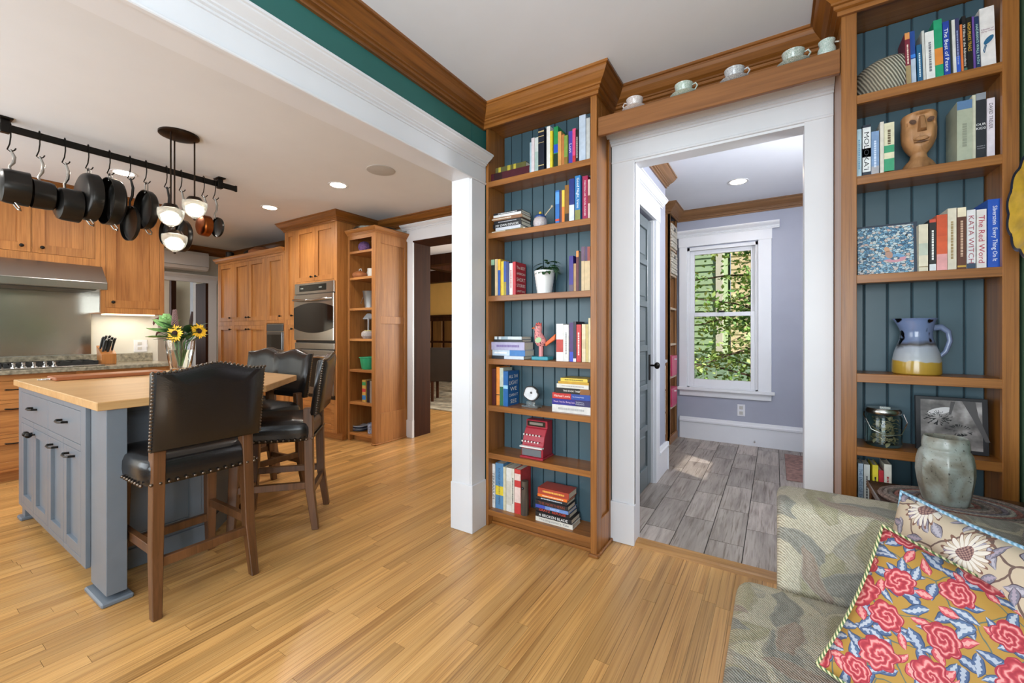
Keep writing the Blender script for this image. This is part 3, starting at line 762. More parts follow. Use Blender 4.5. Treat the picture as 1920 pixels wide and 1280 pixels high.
stackbooks([(478, 748, .0235, 'D6D2C8', 'white book', "The Inquisitor's Tale", '6A6A72'), (478, 740, .024, '17171A', 'black book', 'A BROKEN BLADE', 'F0F0F0'), (478, 722, .0215, '1C1416', 'black book with red title', 'GRATZ  REFUGEE', 'D84A3A'), (480, 718, .0165, '6A8CC8', 'light blue book', 'GHOST', 'C8E0F4', ((0, .3, '3A4AA8'),), {'tx': .1, 'tw': .3}),
            (478, 716, .0225, '1A1B20', 'dark book with red brown title', 'THE NORTHERN', '9A4A34'), (478, 706, .0165, '202228', 'charcoal book', '~', 'C8D0D8'), (490, 706, .014, 'E0722A', 'orange book', '~', 'F4E4C8'), (492, 718, .031, 'A8402E', 'thick red fantasy book', '~', 'E8B050')], A3, .10, Y1 - .008, D, 'stack ' + w_, k_th=1.14)
# --- right bookcase
C1 = (1560, 0, .1875); C2 = (1560, 150, .1875); C3 = (1560, 340, .1875); C4 = (1560, 560, .32815)
w_ = 'on top shelf of sofa bookcase'
rowbooks([(745, 797, 330, '7A2436', 'maroon guide with orange ends', '~', 'E8D0C0', ((.88, 1, 'D89050'), (0, .4, 'A08A60')), {'ty': .12, 'tfrac': .45}), (800, 852, 305, '1F4690', 'blue and white guide', None, None, ((0, .5, 'B8C4D4'), (.52, .58, '3A80D8'))), (860, 912, 448, '1F5A80', 'short teal blue guide', '~', 'D8E8F0'),
 (918, 945, 300, 'C9C8C2', 'thin grey white magazine'), (948, 1038, 320, 'E6E4E0', 'white book with tall grey title', '~', '7A7A80'), (1040, 1125, 195, '1F9A6C', 'green book with orange label', None, None, ((.26, .53, 'E08A3A'),)), (1128, 1192, 215, '1F3F9C', 'royal blue book', 'The Best of Peace', 'F4F4F4'),
 (1194, 1214, 185, '2A3430', 'thin dark green book'), (1216, 1252, 195, 'D8D6D0', 'slim white book'), (1254, 1300, 170, '3A3A62', 'slate violet book', '~', '9AA4D0', ((0, .35, '2F5AC0'),)), (1302, 1325, 235, 'D8743A', 'thin orange book'), (1327, 1368, 145, '1B1718', 'black hiking guide with white title', '50 Hikes in the Adirondacks', 'F0E8E0', ((0, .12, '4A6A5A'),)),
 (1370, 1425, 160, '15120F', 'black trail guide with yellow title', 'HIGH PEAKS TRAILS', 'E0B040', ((0, .08, '6A5A50'),), {'ty': .15, 'tfrac': .5}), (1427, 1444, 150, '6A4A98', 'thin purple guide'), (1446, 1497, 155, '1F3358', 'navy path guide', "HADRIAN'S WALL PATH", 'B8E0D0'), (1500, 1650, 80, 'E4DFDC', 'wide white box set with blue bird')],
 C1, 2.14, YF + .035, .12, w_, lean=math.radians(1.6))
w_ = 'on second shelf of sofa bookcase'
rowbooks([(250, 300, 490, 'BCD4E0', 'pale blue paperback', '~', '6AA0C0'), (305, 390, 455, '1F2638', 'navy novel with white title plate', "MOLOKA'I", '1A1A20', ((.1, .95, 'E4E4E4'), (.38, .55, '8A3A50'))), (394, 474, 515, '7A96BC', 'blue grey novel', '~', 'D0DCF0', ((0, .22, 'A8A4A8'),)),
 (482, 520, 420, 'DAD2C4', 'thin cream book'), (523, 628, 430, 'E0D8B8', 'cream book with green flower print', '~', '6A5A40', ((.0, .3, '3A9A70'), (.42, .56, '3A9A70'), (0, .06, 'E4C850')), {'ty': .22, 'tfrac': .4})], C2, 1.82, YF + .03, .12, w_)
rowbooks([(1250, 1405, 220, 'A9AD98', 'thick sage book with house picture', '~', '8A8E7C', ((.86, 1, '5A7AA0'),), {'ty': -.05, 'tfrac': .5}), (1410, 1445, 145, 'CFCBB4', 'tall cream book'), (1447, 1550, 130, '24262C', 'black hardback with white title', None, None, ((.9, 1, '8A8E96'),)), (1556, 1636, 180, 'DCD4DC', 'white book with red and black lettering', 'DAVID TREUER', '3A2A30', (), {'ty': .2, 'tfrac': .42})], C2, 1.82, YF + .03, .12, w_, first=6)
w_ = 'on third shelf of sofa bookcase'
rowbooks([(872, 966, 430, 'D8D0B8', 'cream book with small dark title', None, None, ((.1, .12, '8A7A50'), (.35, .6, 'B8C0B0'))), (976, 1046, 380, '1A1615', 'black and white novel', '~', 'F0F0EC', ((0, .14, 'D8DCE0'), (.94, 1, 'C84A30'))), (1050, 1158, 335, 'D0582E', 'orange red book', None, None, ((.0, .3, 'E0A0A0'), (.62, 1, 'C8502A'))),
 (1160, 1250, 270, 'DAD2BE', 'tall ivory book', '~', 'A08A60'), (1254, 1344, 265, '5A3222', 'brown leather look book with cream head', '~', 'C8A890', ((.85, 1, 'E8DCC0'), (.04, .07, 'C8A040'))), (1352, 1442, 285, 'DEDEE0', 'white book with dark foot', 'KATA WITCH', 'A04A58', ((0, .1, '3A4A60'),)), (1454, 1554, 280, 'E2DCD8', 'white book with red title', 'The Red Word', 'B02A48'),
 (1562, 1694, 180, '1F52B4', 'thick blue hardback with white title', 'Silverstein  Every Thing On It', 'F0F4F8')], C3, 1.43, YF + .03, .13, w_)
w_ = 'on low shelf of sofa bookcase'
rowbooks([(150, 180, 940, 'B4C4D4', 'pale blue white book', 'THE ENDS OF THE EARTH', '4A6A90'), (183, 217, 945, 'D2D2CC', 'white book', '~', '5A5A5A'), (232, 265, 948, 'E0CC3A', 'yellow book', '~', '26262A'), (268, 297, 980, 'B8323C', 'short red book'), (300, 343, 945, 'D8D4C8', 'white book with red foot', '~', 'B04040')], C4, .455, YF + .04, .11, w_)
stackbooks([(800, 925, .024, '5A2430', 'dark red book', '~', 'D8B070'), (800, 915, .03, '5E8288', 'teal grey book')], C4, .455, YF + .03, .12, 'pair ' + w_)
# printed bird on the white box set, lettering on the black hardback
def printed(name, parent_label, mb, mat):
    for o in COL.objects:
        if o.get('label', '').startswith(parent_label):
            c = mb.build(name, mat, o, world=False); return c
bird = MB()
def ell(mb, cx, cz, rx, rz_, ang, y, n=18):
    pts = [(cx + rx * math.cos(a) * math.cos(ang) - rz_ * math.sin(a) * math.sin(ang), y, cz + rx * math.cos(a) * math.sin(ang) + rz_ * math.sin(a) * math.cos(ang)) for a in [2 * math.pi * k / n for k in range(n)]]
    mb.add(pts, [tuple(range(n))]); return mb
ell(bird, .002, .105, .018, .008, .9, -.001); bird.tube([(-.006, -.001, .092), (-.012, -.001, .07), (-.010, -.001, .062), (-.004, -.001, .088)], .0012, 5)
printed('bird_print', 'wide white box set', bird, ink('1F5F86'))
for o in list(COL.objects):
    lb = o.get('label', '')
    if lb.startswith('wide white box set'):
        text_obj('House of', ink('8A4A6A'), o, axes((1, 0, 0), (0, 0, 1), (0, -.001, .145)), .03, .006); text_obj('Gray Men', ink('8A4A6A'), o, axes((1, 0, 0), (0, 0, 1), (0, -.001, .136)), .032, .006)
    if lb.startswith('red and blue book'):
        text_obj('The Undoing Project', ink('E8ECF4'), o, axes((1, 0, 0), (0, 0, 1), (.043, -.0011, .016)), .068, .009)
    if lb.startswith('indigo book'):
        text_obj('THOMAS L.', ink('C8CCE0'), o, axes((1, 0, 0), (0, 0, 1), (.055, -.0011, .022)), .05, .007); text_obj('FRIEDMAN', ink('C8CCE0'), o, axes((1, 0, 0), (0, 0, 1), (.055, -.0011, .012)), .05, .007)
    if lb.startswith('black hardback with white title'):
        text_obj('OUR', ink('F2F2F2'), o, axes((1, 0, 0), (0, 0, 1), (0, -.001, .128)), .024, .010); text_obj('KIDS', ink('F2F2F2'), o, axes((1, 0, 0), (0, 0, 1), (0, -.001, .114)), .024, .010)
        text_obj('ROBERT D', ink('C0C0C8'), o, axes((1, 0, 0), (0, 0, 1), (0, -.001, .05)), .02, .005); text_obj('PUTNAM', ink('C0C0C8'), o, axes((1, 0, 0), (0, 0, 1), (0, -.001, .042)), .018, .005)
# ================================================================== kitchen cabinetry
GAP = paint('cabinet_shadow_gap', '2A180C', .9)
def fbox(mb, face, p, a0, a1, z0, z1, d0, d1):
    """box on a front: d0..d1 measured outwards from plane p"""
    if face == '-y': return mb.box(a0, a1, p - d1, p - d0, z0, z1)
    if face == '+x': return mb.box(p + d0, p + d1, a0, a1, z0, z1)
def face_frame(face, p, a0, a1, z0, z1, holes, d=.018):
    mb = MB()
    As = sorted(set([a0, a1] + [h[0] for h in holes] + [h[1] for h in holes])); Zs = sorted(set([z0, z1] + [h[2] for h in holes] + [h[3] for h in holes]))
    for i in range(len(As) - 1):
        run = None
        for j in range(len(Zs) - 1):
            ca, cz = (As[i] + As[i + 1]) / 2, (Zs[j] + Zs[j + 1]) / 2
            if not any(h[0] < ca < h[1] and h[2] < cz < h[3] for h in holes):
                run = (run[0], Zs[j + 1]) if run else (Zs[j], Zs[j + 1])
            elif run:
                fbox(mb, face, p, As[i], As[i + 1], run[0], run[1], 0, d); run = None
        if run: fbox(mb, face, p, As[i], As[i + 1], run[0], run[1], 0, d)
    return mb
def knob(parent, face, p, a, z, r=.013):
    if face == '-y': pts = [(a, p, z), (a, p - .018, z)]; c = (a, p - .026, z)
    else: pts = [(p, a, z), (p + .018, a, z)]; c = (p + .026, a, z)
    return MB().tube(pts, .005, 8).ball(c, r, 10, 8).build('knob', BLACK, parent, smooth=True)
def pull(parent, face, p, a, z, w=.085):
    if face == '-y': f = lambda da, dd, dz: (a + da, p - dd, z + dz)
    else: f = lambda da, dd, dz: (p + dd, a + da, z + dz)
    return MB().tube([f(-w / 2, 0, 0), f(-w / 2, .022, .002), f(-w / 4, .03, 0), f(w / 4, .03, 0), f(w / 2, .022, .002), f(w / 2, 0, 0)], [.006, .006, .005, .005, .006, .006], 8).build('handle', BLACK, parent, smooth=True)
def shaker(parent, face, p, a0, a1, z0, z1, mat, matx, fw=.052, name='door', rail_top=None):
    g = .0022; a0 += g; a1 -= g; z0 += g; z1 -= g
    rt = rail_top or fw
    m = MB()
    fbox(m, face, p, a0, a0 + fw, z0, z1, 0, .018); fbox(m, face, p, a1 - fw, a1, z0, z1, 0, .018)
    fbox(m, face, p, a0 + fw, a1 - fw, z0, z0 + fw, 0, .0178); fbox(m, face, p, a0 + fw, a1 - fw, z1 - rt, z1, 0, .0178)
    d = m.build(name, mat, parent, bev=.001)
    fbox(MB(), face, p, a0 + fw - .002, a1 - fw + .002, z0 + fw - .002, z1 - rt + .002, .0, .003).build(name + '_panel', mat, d)
    return d
def slab(parent, face, p, a0, a1, z0, z1, mat, name='drawer'):
    g = .0022
    return fbox(MB(), face, p, a0 + g, a1 - g, z0 + g, z1 - g, 0, .018).build(name, mat, parent, bev=.0015)
PY = 2.902
def unit(name, label, x0, x1, ztop, doors, knobs, holes_extra=(), toe=True, crownk=0, back=3.47):
    t = thing(name, label, 'cabinet', ((x0 + x1) / 2, 3.2, 0))
    B(x0, x1, PY + .0, back, .09, ztop).build('carcass', W_CAB, t)
    B(x0, x1, PY + .05, back, 0, .09).build('toe_kick', W_CABX, t)
    face_frame('-y', PY, x0, x1, .09, ztop, list(doors) + list(holes_extra)).build('face_frame', W_CAB, t, bev=.0008)
    for d in doors:
        dd = shaker(t, '-y', PY, d[0], d[1], d[2], d[3], W_CAB, W_CABX, fw=min(.055, (d[1] - d[0]) * .3))
        for k in knobs:
            if d[0] < k[0] < d[1] and d[2] < k[1] < d[3]: knob(dd, '-y', PY - .018, k[0], k[1])
    return t
PZ = 2.2
ul, lu = 1.36, 1.30
u1 = unit('pantry_cabinet', 'narrow oak pantry cabinet, leftmost of the tall run', -6.86, -6.41, PZ, [(-6.83, -6.44, ul, 2.17), (-6.83, -6.44, .12, lu)], [(-6.47, 1.41), (-6.47, 1.25)], (), )
u2 = unit('pantry_cabinet', 'wide oak pantry cabinet with paired tall doors', -6.41, -5.56, PZ, [(-6.38, -5.985, ul, 2.17), (-5.985, -5.59, ul, 2.17), (-6.38, -5.985, .12, lu), (-5.985, -5.59, .12, lu)], [(-6.02, 1.41), (-5.95, 1.41), (-6.02, 1.25), (-5.95, 1.25)])
u3 = unit('pantry_cabinet', 'oak pantry cabinet holding the built-in microwave', -5.56, -5.13, PZ, [(-5.53, -5.16, ul, 2.17), (-5.53, -5.16, .12, .88)], [(-5.20, 1.41), (-5.2, .84)], [(-5.55, -5.145, .915, 1.325)])
pc = thing('cabinet_crown', 'oak crown board along top of the pantry cabinets', 'moulding', (-6.0, 3.0, PZ))
MB().prism([(PY - .02 - o * .55, PZ + .06 - d * .5) for o, d in CROWN], 'x', -6.91, -5.125).build('crown_front', W_CABX, pc)
B(-6.86, -5.13, PY, 3.47, PZ, PZ + .012).build('top_board', W_CABX, pc)
TZ = 2.46
ot = unit('oven_cabinet', 'tall oak cabinet tower built around the double wall oven', -5.125, -4.09, TZ, [(-5.1, -4.905, ul, 2.43), (-5.1, -4.905, .12, lu), (-4.875, -4.5, 1.80, 2.43), (-4.5, -4.135, 1.80, 2.43)],
          [(-4.94, 1.41), (-4.94, 1.25), (-4.545, 1.85), (-4.455, 1.85)], [(-4.885, -4.12, .455, 1.785), (-4.87, -4.14, .12, .41)])
_oc = sweep([(-5.125, 3.4), (-5.125, PY - .016), (-4.09, PY - .016), (-4.09, 3.4)], KC, .9)
_oc[0].build('crown_side', W_CRY, ot); _oc[1].build('crown_front', W_CRX, ot); _oc[2].build('crown_side', W_CRY, ot)
B(-5.125, -4.09, PY - .018, 3.4, TZ, KC - .005).build('crown_backing', W_CABX, ot)
dr = shaker(ot, '-y', PY, -4.87, -4.14, .12, .41, W_CABX, W_CABX, name='drawer')
# double wall oven
ov = thing('wall_oven', 'stainless double wall oven in the oak tower', 'oven', (-4.5, 3.1, .455))
OX0, OX1, OYF = -4.883, -4.122, PY - .022
B(OX0, OX1, OYF + .01, 3.4, .457, 1.783).build('body', paint('oven_black', '101010', .3), ov)
cp = B(OX0, OX1, OYF - .012, OYF + .01, 1.655, 1.783).build('control_panel', STEEL, ov, bev=.004)
B(OX0 + .10, OX1 - .14, OYF - .015, OYF - .01, 1.685, 1.76).build('display', paint('display_black', '0C0F0E', .15), cp, bev=.002)
for i in range(8): B(OX0 + .13 + .014 * (i % 4) + (.36 if i > 3 else 0), OX0 + .14 + .014 * (i % 4) + (.36 if i > 3 else 0), OYF - .017, OYF - .014, 1.715, 1.727).build('key', paint('key_grey', '9AA09A', .4), cp)
def oven_door(z0, z1, gz0, gz1):
    d = B(OX0, OX1, OYF - .02, OYF + .01, z0, z1).build('oven_door', STEEL, ov, bev=.004)
    n = 14; xm = (OX0 + OX1) / 2; hw = (OX1 - OX0) / 2 - .002
    top = [(xm - hw + 2 * hw * i / n, gz1 - .055 * ((i / n * 2 - 1) ** 2)) for i in range(n + 1)]
    bot = [(xm + hw - 2 * hw * i / n, gz0 + .055 * ((i / n * 2 - 1) ** 2)) for i in range(n + 1)]
    MB().prism([(zz, xx) for xx, zz in top + bot], 'y', OYF - .0225, OYF - .019).build('glass', paint('oven_glass', '0A0B0C', .06, coat=.5), d)
    MB().tube([(OX0 + .03, OYF - .02, z1 - .06), (OX0 + .06, OYF - .065, z1 - .065), (xm, OYF - .075, z1 - .075), (OX1 - .06, OYF - .065, z1 - .065), (OX1 - .03, OYF - .02, z1 - .06)], .014, 10).build('handle', CHROME, d, smooth=True)
oven_door(1.115, 1.648, 1.20, 1.55)
B(OX0, OX1, OYF - .01, OYF + .01, 1.015, 1.085).build('vent_strip', STEEL, ov, bev=.003)
oven_door(.50, 1.005, .58, .92)
mw = thing('microwave', 'steel framed built-in microwave between pantry doors', 'microwave', (-5.345, 3.1, .92))
B(-5.545, -5.15, PY - .012, 3.3, .92, 1.32).build('frame', STEEL, mw, bev=.004)
md = B(-5.52, -5.165, PY - .03, PY - .012, .985, 1.21).build('door', paint('microwave_steel', '8A8B8C', .25, 1), mw, bev=.003)
B(-5.50, -5.185, PY - .033, PY - .029, 1.0, 1.18).build('window', paint('oven_glass', '0A0B0C', .06), md)
B(-5.53, -5.16, PY - .026, PY - .012, 1.225, 1.305).build('control_panel', paint('panel_dark', '3A3C3C', .3), mw, bev=.002)
# open end shelf cabinet
EX0, EX1, EY = -4.062, -3.6, 3.0
es = thing('open_shelf_cabinet', 'tall open-front oak shelf unit at the end of the run', 'cabinet', (-3.83, 3.2, 0))
B(EX0, EX0 + .02, EY + .018, 3.47, 0, 2.28).build('side_panel', W_CAB, es)
B(EX1 - .035, EX1 - .012, EY + .018, 3.47, 0, 2.28).build('side_panel', W_CAB, es)
B(EX0, EX1 - .02, 3.45, 3.47, 0, 2.28).build('back_panel', W_CAB, es)
B(EX0, EX0 + .03, EY, EY + .018, 0, 2.28).build('stile', W_CAB, es, bev=.001)
B(EX1 - .062, EX1, EY, EY + .018, 0, 2.28).build('stile', W_CAB, es, bev=.001)
B(EX0 + .03, EX1 - .062, EY, EY + .018, 2.235, 2.28).build('header', W_CABX, es)
ESZ = [2.105, 1.815, 1.475, 1.137, .795, .435, .093]
for z in ESZ:
    B(EX0 + .02, EX1 - .035, EY + .003, 3.45, z - .026, z).build('shelf_board', W_CABX, es, bev=.001)
f = MB()
for a, b, c, d in ((EY + .0182, EY + .07, 0, 2.28), (3.41, 3.468, 0, 2.28), (EY + .07, 3.41, 0, .33), (EY + .07, 3.41, 1.30, 1.38), (EY + .07, 3.41, 2.17, 2.28)): f.box(EX1 - .012, EX1, a, b, c, d)
f.build('side_frame', W_CAB, es, bev=.0015)
B(EX0 + .03, EX1 - .06, EY + .06, EY + .07, 0, .07).build('kick_board', W_CABX, es)
_ec = sweep([(EX0, EY), (EX1, EY), (EX1, 3.47)], 2.335, .5)
_ec[0].build('crown_front', W_CABX, es); _ec[1].build('crown_side', W_CABY, es)
B(EX0, EX1, EY, 3.47, 2.28, 2.325).build('top_board', W_CABX, es)
B(EX1, EX1 + .012, EY - .012, 3.44, 0, .016).box(EX1 - .06, EX1 + .012, EY - .012, EY, 0, .016).build('shoe_strip', W_CABX, es, bev=.004)

# hood wall
UXF = -5.488
def wall_unit(label, y0, y1, z0, z1, doors, knobs):
    t = thing('wall_cabinet', label, 'cabinet', (-5.65, (y0 + y1) / 2, z0))
    B(-5.8, UXF, y0, y1, z0, z1).build('carcass', W_CAB, t)
    face_frame('+x', UXF, y0, y1, z0, z1, doors).build('face_frame', W_CAB, t, bev=.0008)
    for d in doors:
        dd = shaker(t, '+x', UXF, d[0], d[1], d[2], d[3], W_CAB, W_CABX, fw=.075)
        for k in knobs:
            if d[0] < k[0] < d[1]: knob(dd, '+x', UXF + .018, k[0], k[1], .015)
    crown_x(MB(), UXF + .015, KC, y0, y1 + (.0), 1, .8).build('crown', W_CRY, t)
    B(-5.8, UXF + .01, y0, y1, z1, KC - .004).build('crown_backing', W_CAB, t)
    return t
wall_unit('oak wall cabinet with two doors above the steel hood', .02, 1.298, 1.825, 2.46, [(.07, .455, 1.90, 2.42), (.465, .858, 1.90, 2.42), (.862, 1.262, 1.90, 2.42)], [(.80, 1.95), (.92, 1.95)])
wc = wall_unit('single door oak wall cabinet right of the steel hood', 1.300, 1.794, 1.392, 2.46, [(1.335, 1.757, 1.445, 2.42)], [(1.385, 1.50)])
B(-5.8, UXF + .002, 1.296, 1.2995, 1.40, 1.60).build('side_plate', STEEL, wc)
B(-5.7, -5.55, 1.36, 1.74, 1.38, 1.391).build('under_light', emit('under_cabinet_glow', 'FFE9C4', 2.5), wc)
light('under_cabinet_lamp', 'AREA', (-5.6, 1.55, 1.375), 2.2, (1, .88, .7), (0, 0, 0), .1, .36)
hd = thing('range_hood', 'long stainless range hood over the cooktop', 'range hood', (-5.5, .8, 1.6))
MB().prism([(1.60, -5.8), (1.60, -5.275), (1.665, -5.27), (1.83, -5.43), (1.83, -5.8)], 'y', .1, 1.302).build('canopy', STEEL, hd, bev=.003)
B(-5.74, -5.33, .16, 1.24, 1.594, 1.602).build('filter', paint('hood_filter', '55524C', .4, .8), hd)
one('steel_backsplash', B(-.006, .006, -.6, .6, -.3, .31), paint('mirror_steel', 'CBC7BF', .22, 1, var=.02, scale=2), 'polished steel backsplash panel behind the cooktop', 'backsplash', (-5.792, .706, 1.29))
ct = thing('stone_countertop', 'speckled grey green stone countertop along hood wall', 'countertop', (-5.5, .9, .865))
STONE = paint('speckled_stone', '867F6E', .25, var=.45, scale=38, coat=.2)
B(-5.8, -5.165, -.3, 1.79, .865, .9).build('slab', STONE, ct, bev=.004)
B(-5.799, -5.775, -.3, 1.79, .9, .985).build('upstand', STONE, ct, bev=.002)
bcs = thing('base_cabinet', 'oak base cabinet with wide drawers under the stone counter', 'cabinet', (-5.5, .5, 0))
BX = -5.218
B(-5.8, BX, -.3, 1.76, .09, .865).build('carcass', W_CABY, bcs)
B(-5.8, BX - .05, -.3, 1.76, 0, .09).build('toe_kick', W_CABY, bcs)
dz = [(.66, .815), (.385, .635), (.11, .36)]
cols = [(-.25, .36), (.40, 1.08), (1.12, 1.72)]
hs_ = [(a, b, c, d) for a, b in cols for c, d in dz]
face_frame('+x', BX, -.3, 1.76, .09, .865, hs_).build('face_frame', W_CABY, bcs, bev=.0008)
for (a, b, c, d) in hs_:
    q = slab(bcs, '+x', BX, a, b, c, d, W_CABY) if d > .7 else shaker(bcs, '+x', BX, a, b, c, d, W_CABY, W_CABY, name='drawer')
    pull(q, '+x', BX + .018, (a + b) / 2, d - .07 if d > .7 else d - .045, .12)
ck = thing('cooktop', 'steel gas cooktop with black grates below the hood', 'cooktop', (-5.45, .87, .9))
B(-5.68, -5.215, .35, 1.27, .9, .912).build('tray', STEEL, ck, bev=.003)
for gy in (.40, .69, .98):
    g = MB()
    for k in range(4): g.box(-5.66, -5.36, gy + .02 + k * .075, gy + .032 + k * .075, .93, .945)
    g.box(-5.66, -5.65, gy, gy + .28, .912, .945).box(-5.37, -5.36, gy, gy + .28, .912, .945)
    g.build('grate', paint('cast_iron', '141210', .55), ck, bev=.002)
for i, u in enumerate((25, 43, 63, 84, 101)):
    q = onX(u, 690, -5.29)
    MB().lathe([(.021, 0), (.021, .008), (.012, .012), (.012, .03), (.015, .034), (.015, .042), (.004, .044)], 14, (-5.28, q.y, .912)).build('knob', CHROME, ck, smooth=True)
MB().tube([(-5.33, .4, .96), (-5.42, .62, .97)], .007).build('spoon_rest', paint('cast_iron', '141210', .55), ck) if False else None
# knife block and knives
kbk = thing('knife_block', 'slanted wooden knife block on the stone counter', 'knife block', (-5.45, 1.36, .9))
MB().prism([(.9, -5.41), (.9, -5.53), (1.08, -5.56), (1.0, -5.41)], 'y', 1.29, 1.40).build('block', wood('knife_block_wood', 'B0713A', '83501F', 'z', .4), kbk, bev=.003)
kn = [(1.305, -5.50, .0), (1.32, -5.485, .01), (1.335, -5.47, -.02), (1.35, -5.50, .012), (1.365, -5.485, -.005), (1.38, -5.465, -.015), (1.312, -5.455, -.03), (1.345, -5.45, -.035)]
for i, (ky, kx, dz_) in enumerate(kn):
    ki = thing('knife', 'black handled kitchen knife standing in the knife block', 'knife', (kx, ky, 1.05 + dz_), 'knives in the block')
    MB().box(-.006, .006, -.004, .004, -.04, .0).build('blade', CHROME, ki, world=False)
    MB().tube([(0, 0, 0), (.012, .004, .04), (.03, .012, .10), (.042, .018, .115)], [.008, .0095, .011, .009], 8).build('handle', paint('knife_handle_black', '121212', .3), ki, world=False, smooth=True)
op = thing('outlet_plate', 'double white outlet and switch plate on kitchen wall', 'outlet', (-5.8, 1.62, 1.1))
a_ = onX(251, 637, -5.795); b_ = onX(276, 659, -5.795)
B(-5.8, -5.792, a_.y, b_.y, b_.z, a_.z).build('plate', WHITE, op, bev=.002)
for zz in (.3, .7): B(-5.7925, -5.789, a_.y + .03, a_.y + .065, b_.z + (a_.z - b_.z) * zz - .014, b_.z + (a_.z - b_.z) * zz + .014).build('socket', paint('socket_grey', 'B9B6B0', .5), op)
B(-5.7925, -5.782, a_.y + .1, a_.y + .112, (a_.z + b_.z) / 2 - .014, (a_.z + b_.z) / 2 + .014).build('switch', WHITE, op)
# air conditioner
ac = thing('air_conditioner', 'white wall-mounted air conditioner above hall doorway', 'air conditioner', (-7.5, 2.6, 2.15))
MB().prism([(2.425, -7.6), (2.425, -7.41), (2.38, -7.385), (2.21, -7.385), (2.16, -7.42), (2.145, -7.5), (2.15, -7.6)], 'y', 2.15, 2.985).build('casing', WHITE, ac, bev=.008, seg=2)
B(-7.386, -7.38, 2.16, 2.975, 2.205, 2.21).build('louvre_line', paint('ac_grey', '9A9A98', .5), ac)
MB().prism([(2.2, -7.392), (2.165, -7.42), (2.16, -7.414), (2.2, -7.386)], 'y', 2.17, 2.96).build('louvre', WHITE, ac)

# ------------------------------------------------------------------ island
IY = .613
isl = thing('kitchen_island', 'blue grey painted kitchen island cabinet with drawers and doors', 'kitchen island', (-3.4, 1.0, 0))
MB().prism([(-4.13, IY), (-2.80, IY), (-2.80, 1.10), (-3.10, 1.38), (-4.13, 1.38)], 'z', .10, .862).build('carcass', ISL, isl)
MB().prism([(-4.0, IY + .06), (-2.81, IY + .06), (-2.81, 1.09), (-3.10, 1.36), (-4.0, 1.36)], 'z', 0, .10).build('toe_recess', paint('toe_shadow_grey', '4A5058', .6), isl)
xs = [-4.05, -3.70, -3.395, -3.09, -2.795]
dw = [(-4.05, -3.41, .665, .828), (-3.395, -2.795, .665, .828)]
drs = [(-4.05, -3.735, .13, .635), (-3.73, -3.41, .13, .635), (-3.395, -3.095, .13, .635), (-3.09, -2.795, .13, .635)]
face_frame('-y', IY, -4.13, -2.72, .10, .862, dw + drs).build('face_frame', ISL, isl, bev=.001)
for i, d in enumerate(dw):
    q = slab(isl, '-y', IY, *d, ISL); pull(q, '-y', IY - .018, (d[0] + d[1]) / 2 + .03, .752, .10)
for i, d in enumerate(drs):
    q = shaker(isl, '-y', IY, *d, ISL, ISL, fw=.05)
    if i < 2: knob(q, '-y', IY - .018, d[1] - .03 if i == 0 else d[0] + .03, .60, .016)
    else: pull(q, '-y', IY - .018, (d[0] + d[1]) / 2, .60, .10)
# corner post with recessed strip and flared foot
B(-2.70, -2.485, IY - .004, .68, .04, .862).build('corner_post', ISL, isl, bev=.002)
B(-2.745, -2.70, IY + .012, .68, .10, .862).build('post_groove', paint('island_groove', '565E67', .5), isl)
B(-2.715, -2.468, IY - .024, .70, 0, .022).build('post_foot', ISL, isl, bev=.006)
B(-2.68, -2.51, IY - .009, IY - .003, .18, .80).build('post_panel', ISL, isl, bev=.002) if False else None
B(-4.16, -4.06, IY - .022, IY + .1, 0, .022).build('post_foot', ISL, isl, bev=.006)
B(-4.14, -4.07, IY - .002, IY + .08, 0, .12).build('corner_leg', ISL, isl, bev=.002)
B(-2.80, -2.788, .68, 1.10, 0, .862).build('back_panel', ISL, isl)
MB().prism([(-2.788, 1.10), (-3.095, 1.387), (-3.10, 1.38), (-2.80, 1.10)], 'z', 0, .862).build('corner_panel', ISL, isl)
MB().prism([(-2.772, 1.105), (-3.085, 1.398), (-3.10, 1.38), (-2.80, 1.10)], 'z', 0, .10).build('base_strip', ISL, isl)
for (a, b) in ((.70, 1.085),):
    B(-2.79, -2.782, a, a + .06, .1, .80).box(-2.79, -2.782, b - .06, b, .1, .80).box(-2.79, -2.782, a + .06, b - .06, .1, .17).box(-2.79, -2.782, a + .06, b - .06, .73, .8).build('panel_frame', ISL, isl, bev=.0015)
B(-2.80, -2.772, .68, 1.105, 0, .10).build('base_strip', ISL, isl, bev=.004)
B(-4.13, -3.10, 1.38, 1.395, 0, .862).build('end_panel', ISL, isl)
top = [(-4.15, .575), (-2.470, .575), (-2.470, 1.285), (-2.885, 1.71), (-4.15, 1.71)]
ic = thing('island_countertop', 'thick maple butcher block top with a clipped corner', 'countertop', (-3.3, 1.1, .862))
tp = MB().prism(top, 'z', .862, .90).build('slab', W_BLOCK, ic, bev=.003)
# rolling board on the island
cb = thing('cutting_board', 'long reddish brown wooden board with metal ring on butcher block', 'cutting board', (-3.86, .95, .901))
B(-3.97, -3.77, .69, 1.25, .901, .925).build('board', wood('board_cherry', 'A8673E', '7E4526', 'y', .4, 50, 2), cb, bev=.007, seg=2)
MB().tube([(-3.87 + .03 * math.cos(a), .665 + .03 * math.sin(a), .909) for a in [2 * math.pi * k / 16 for k in range(17)]], .004, 6).build('ring', CHROME, cb, smooth=True)

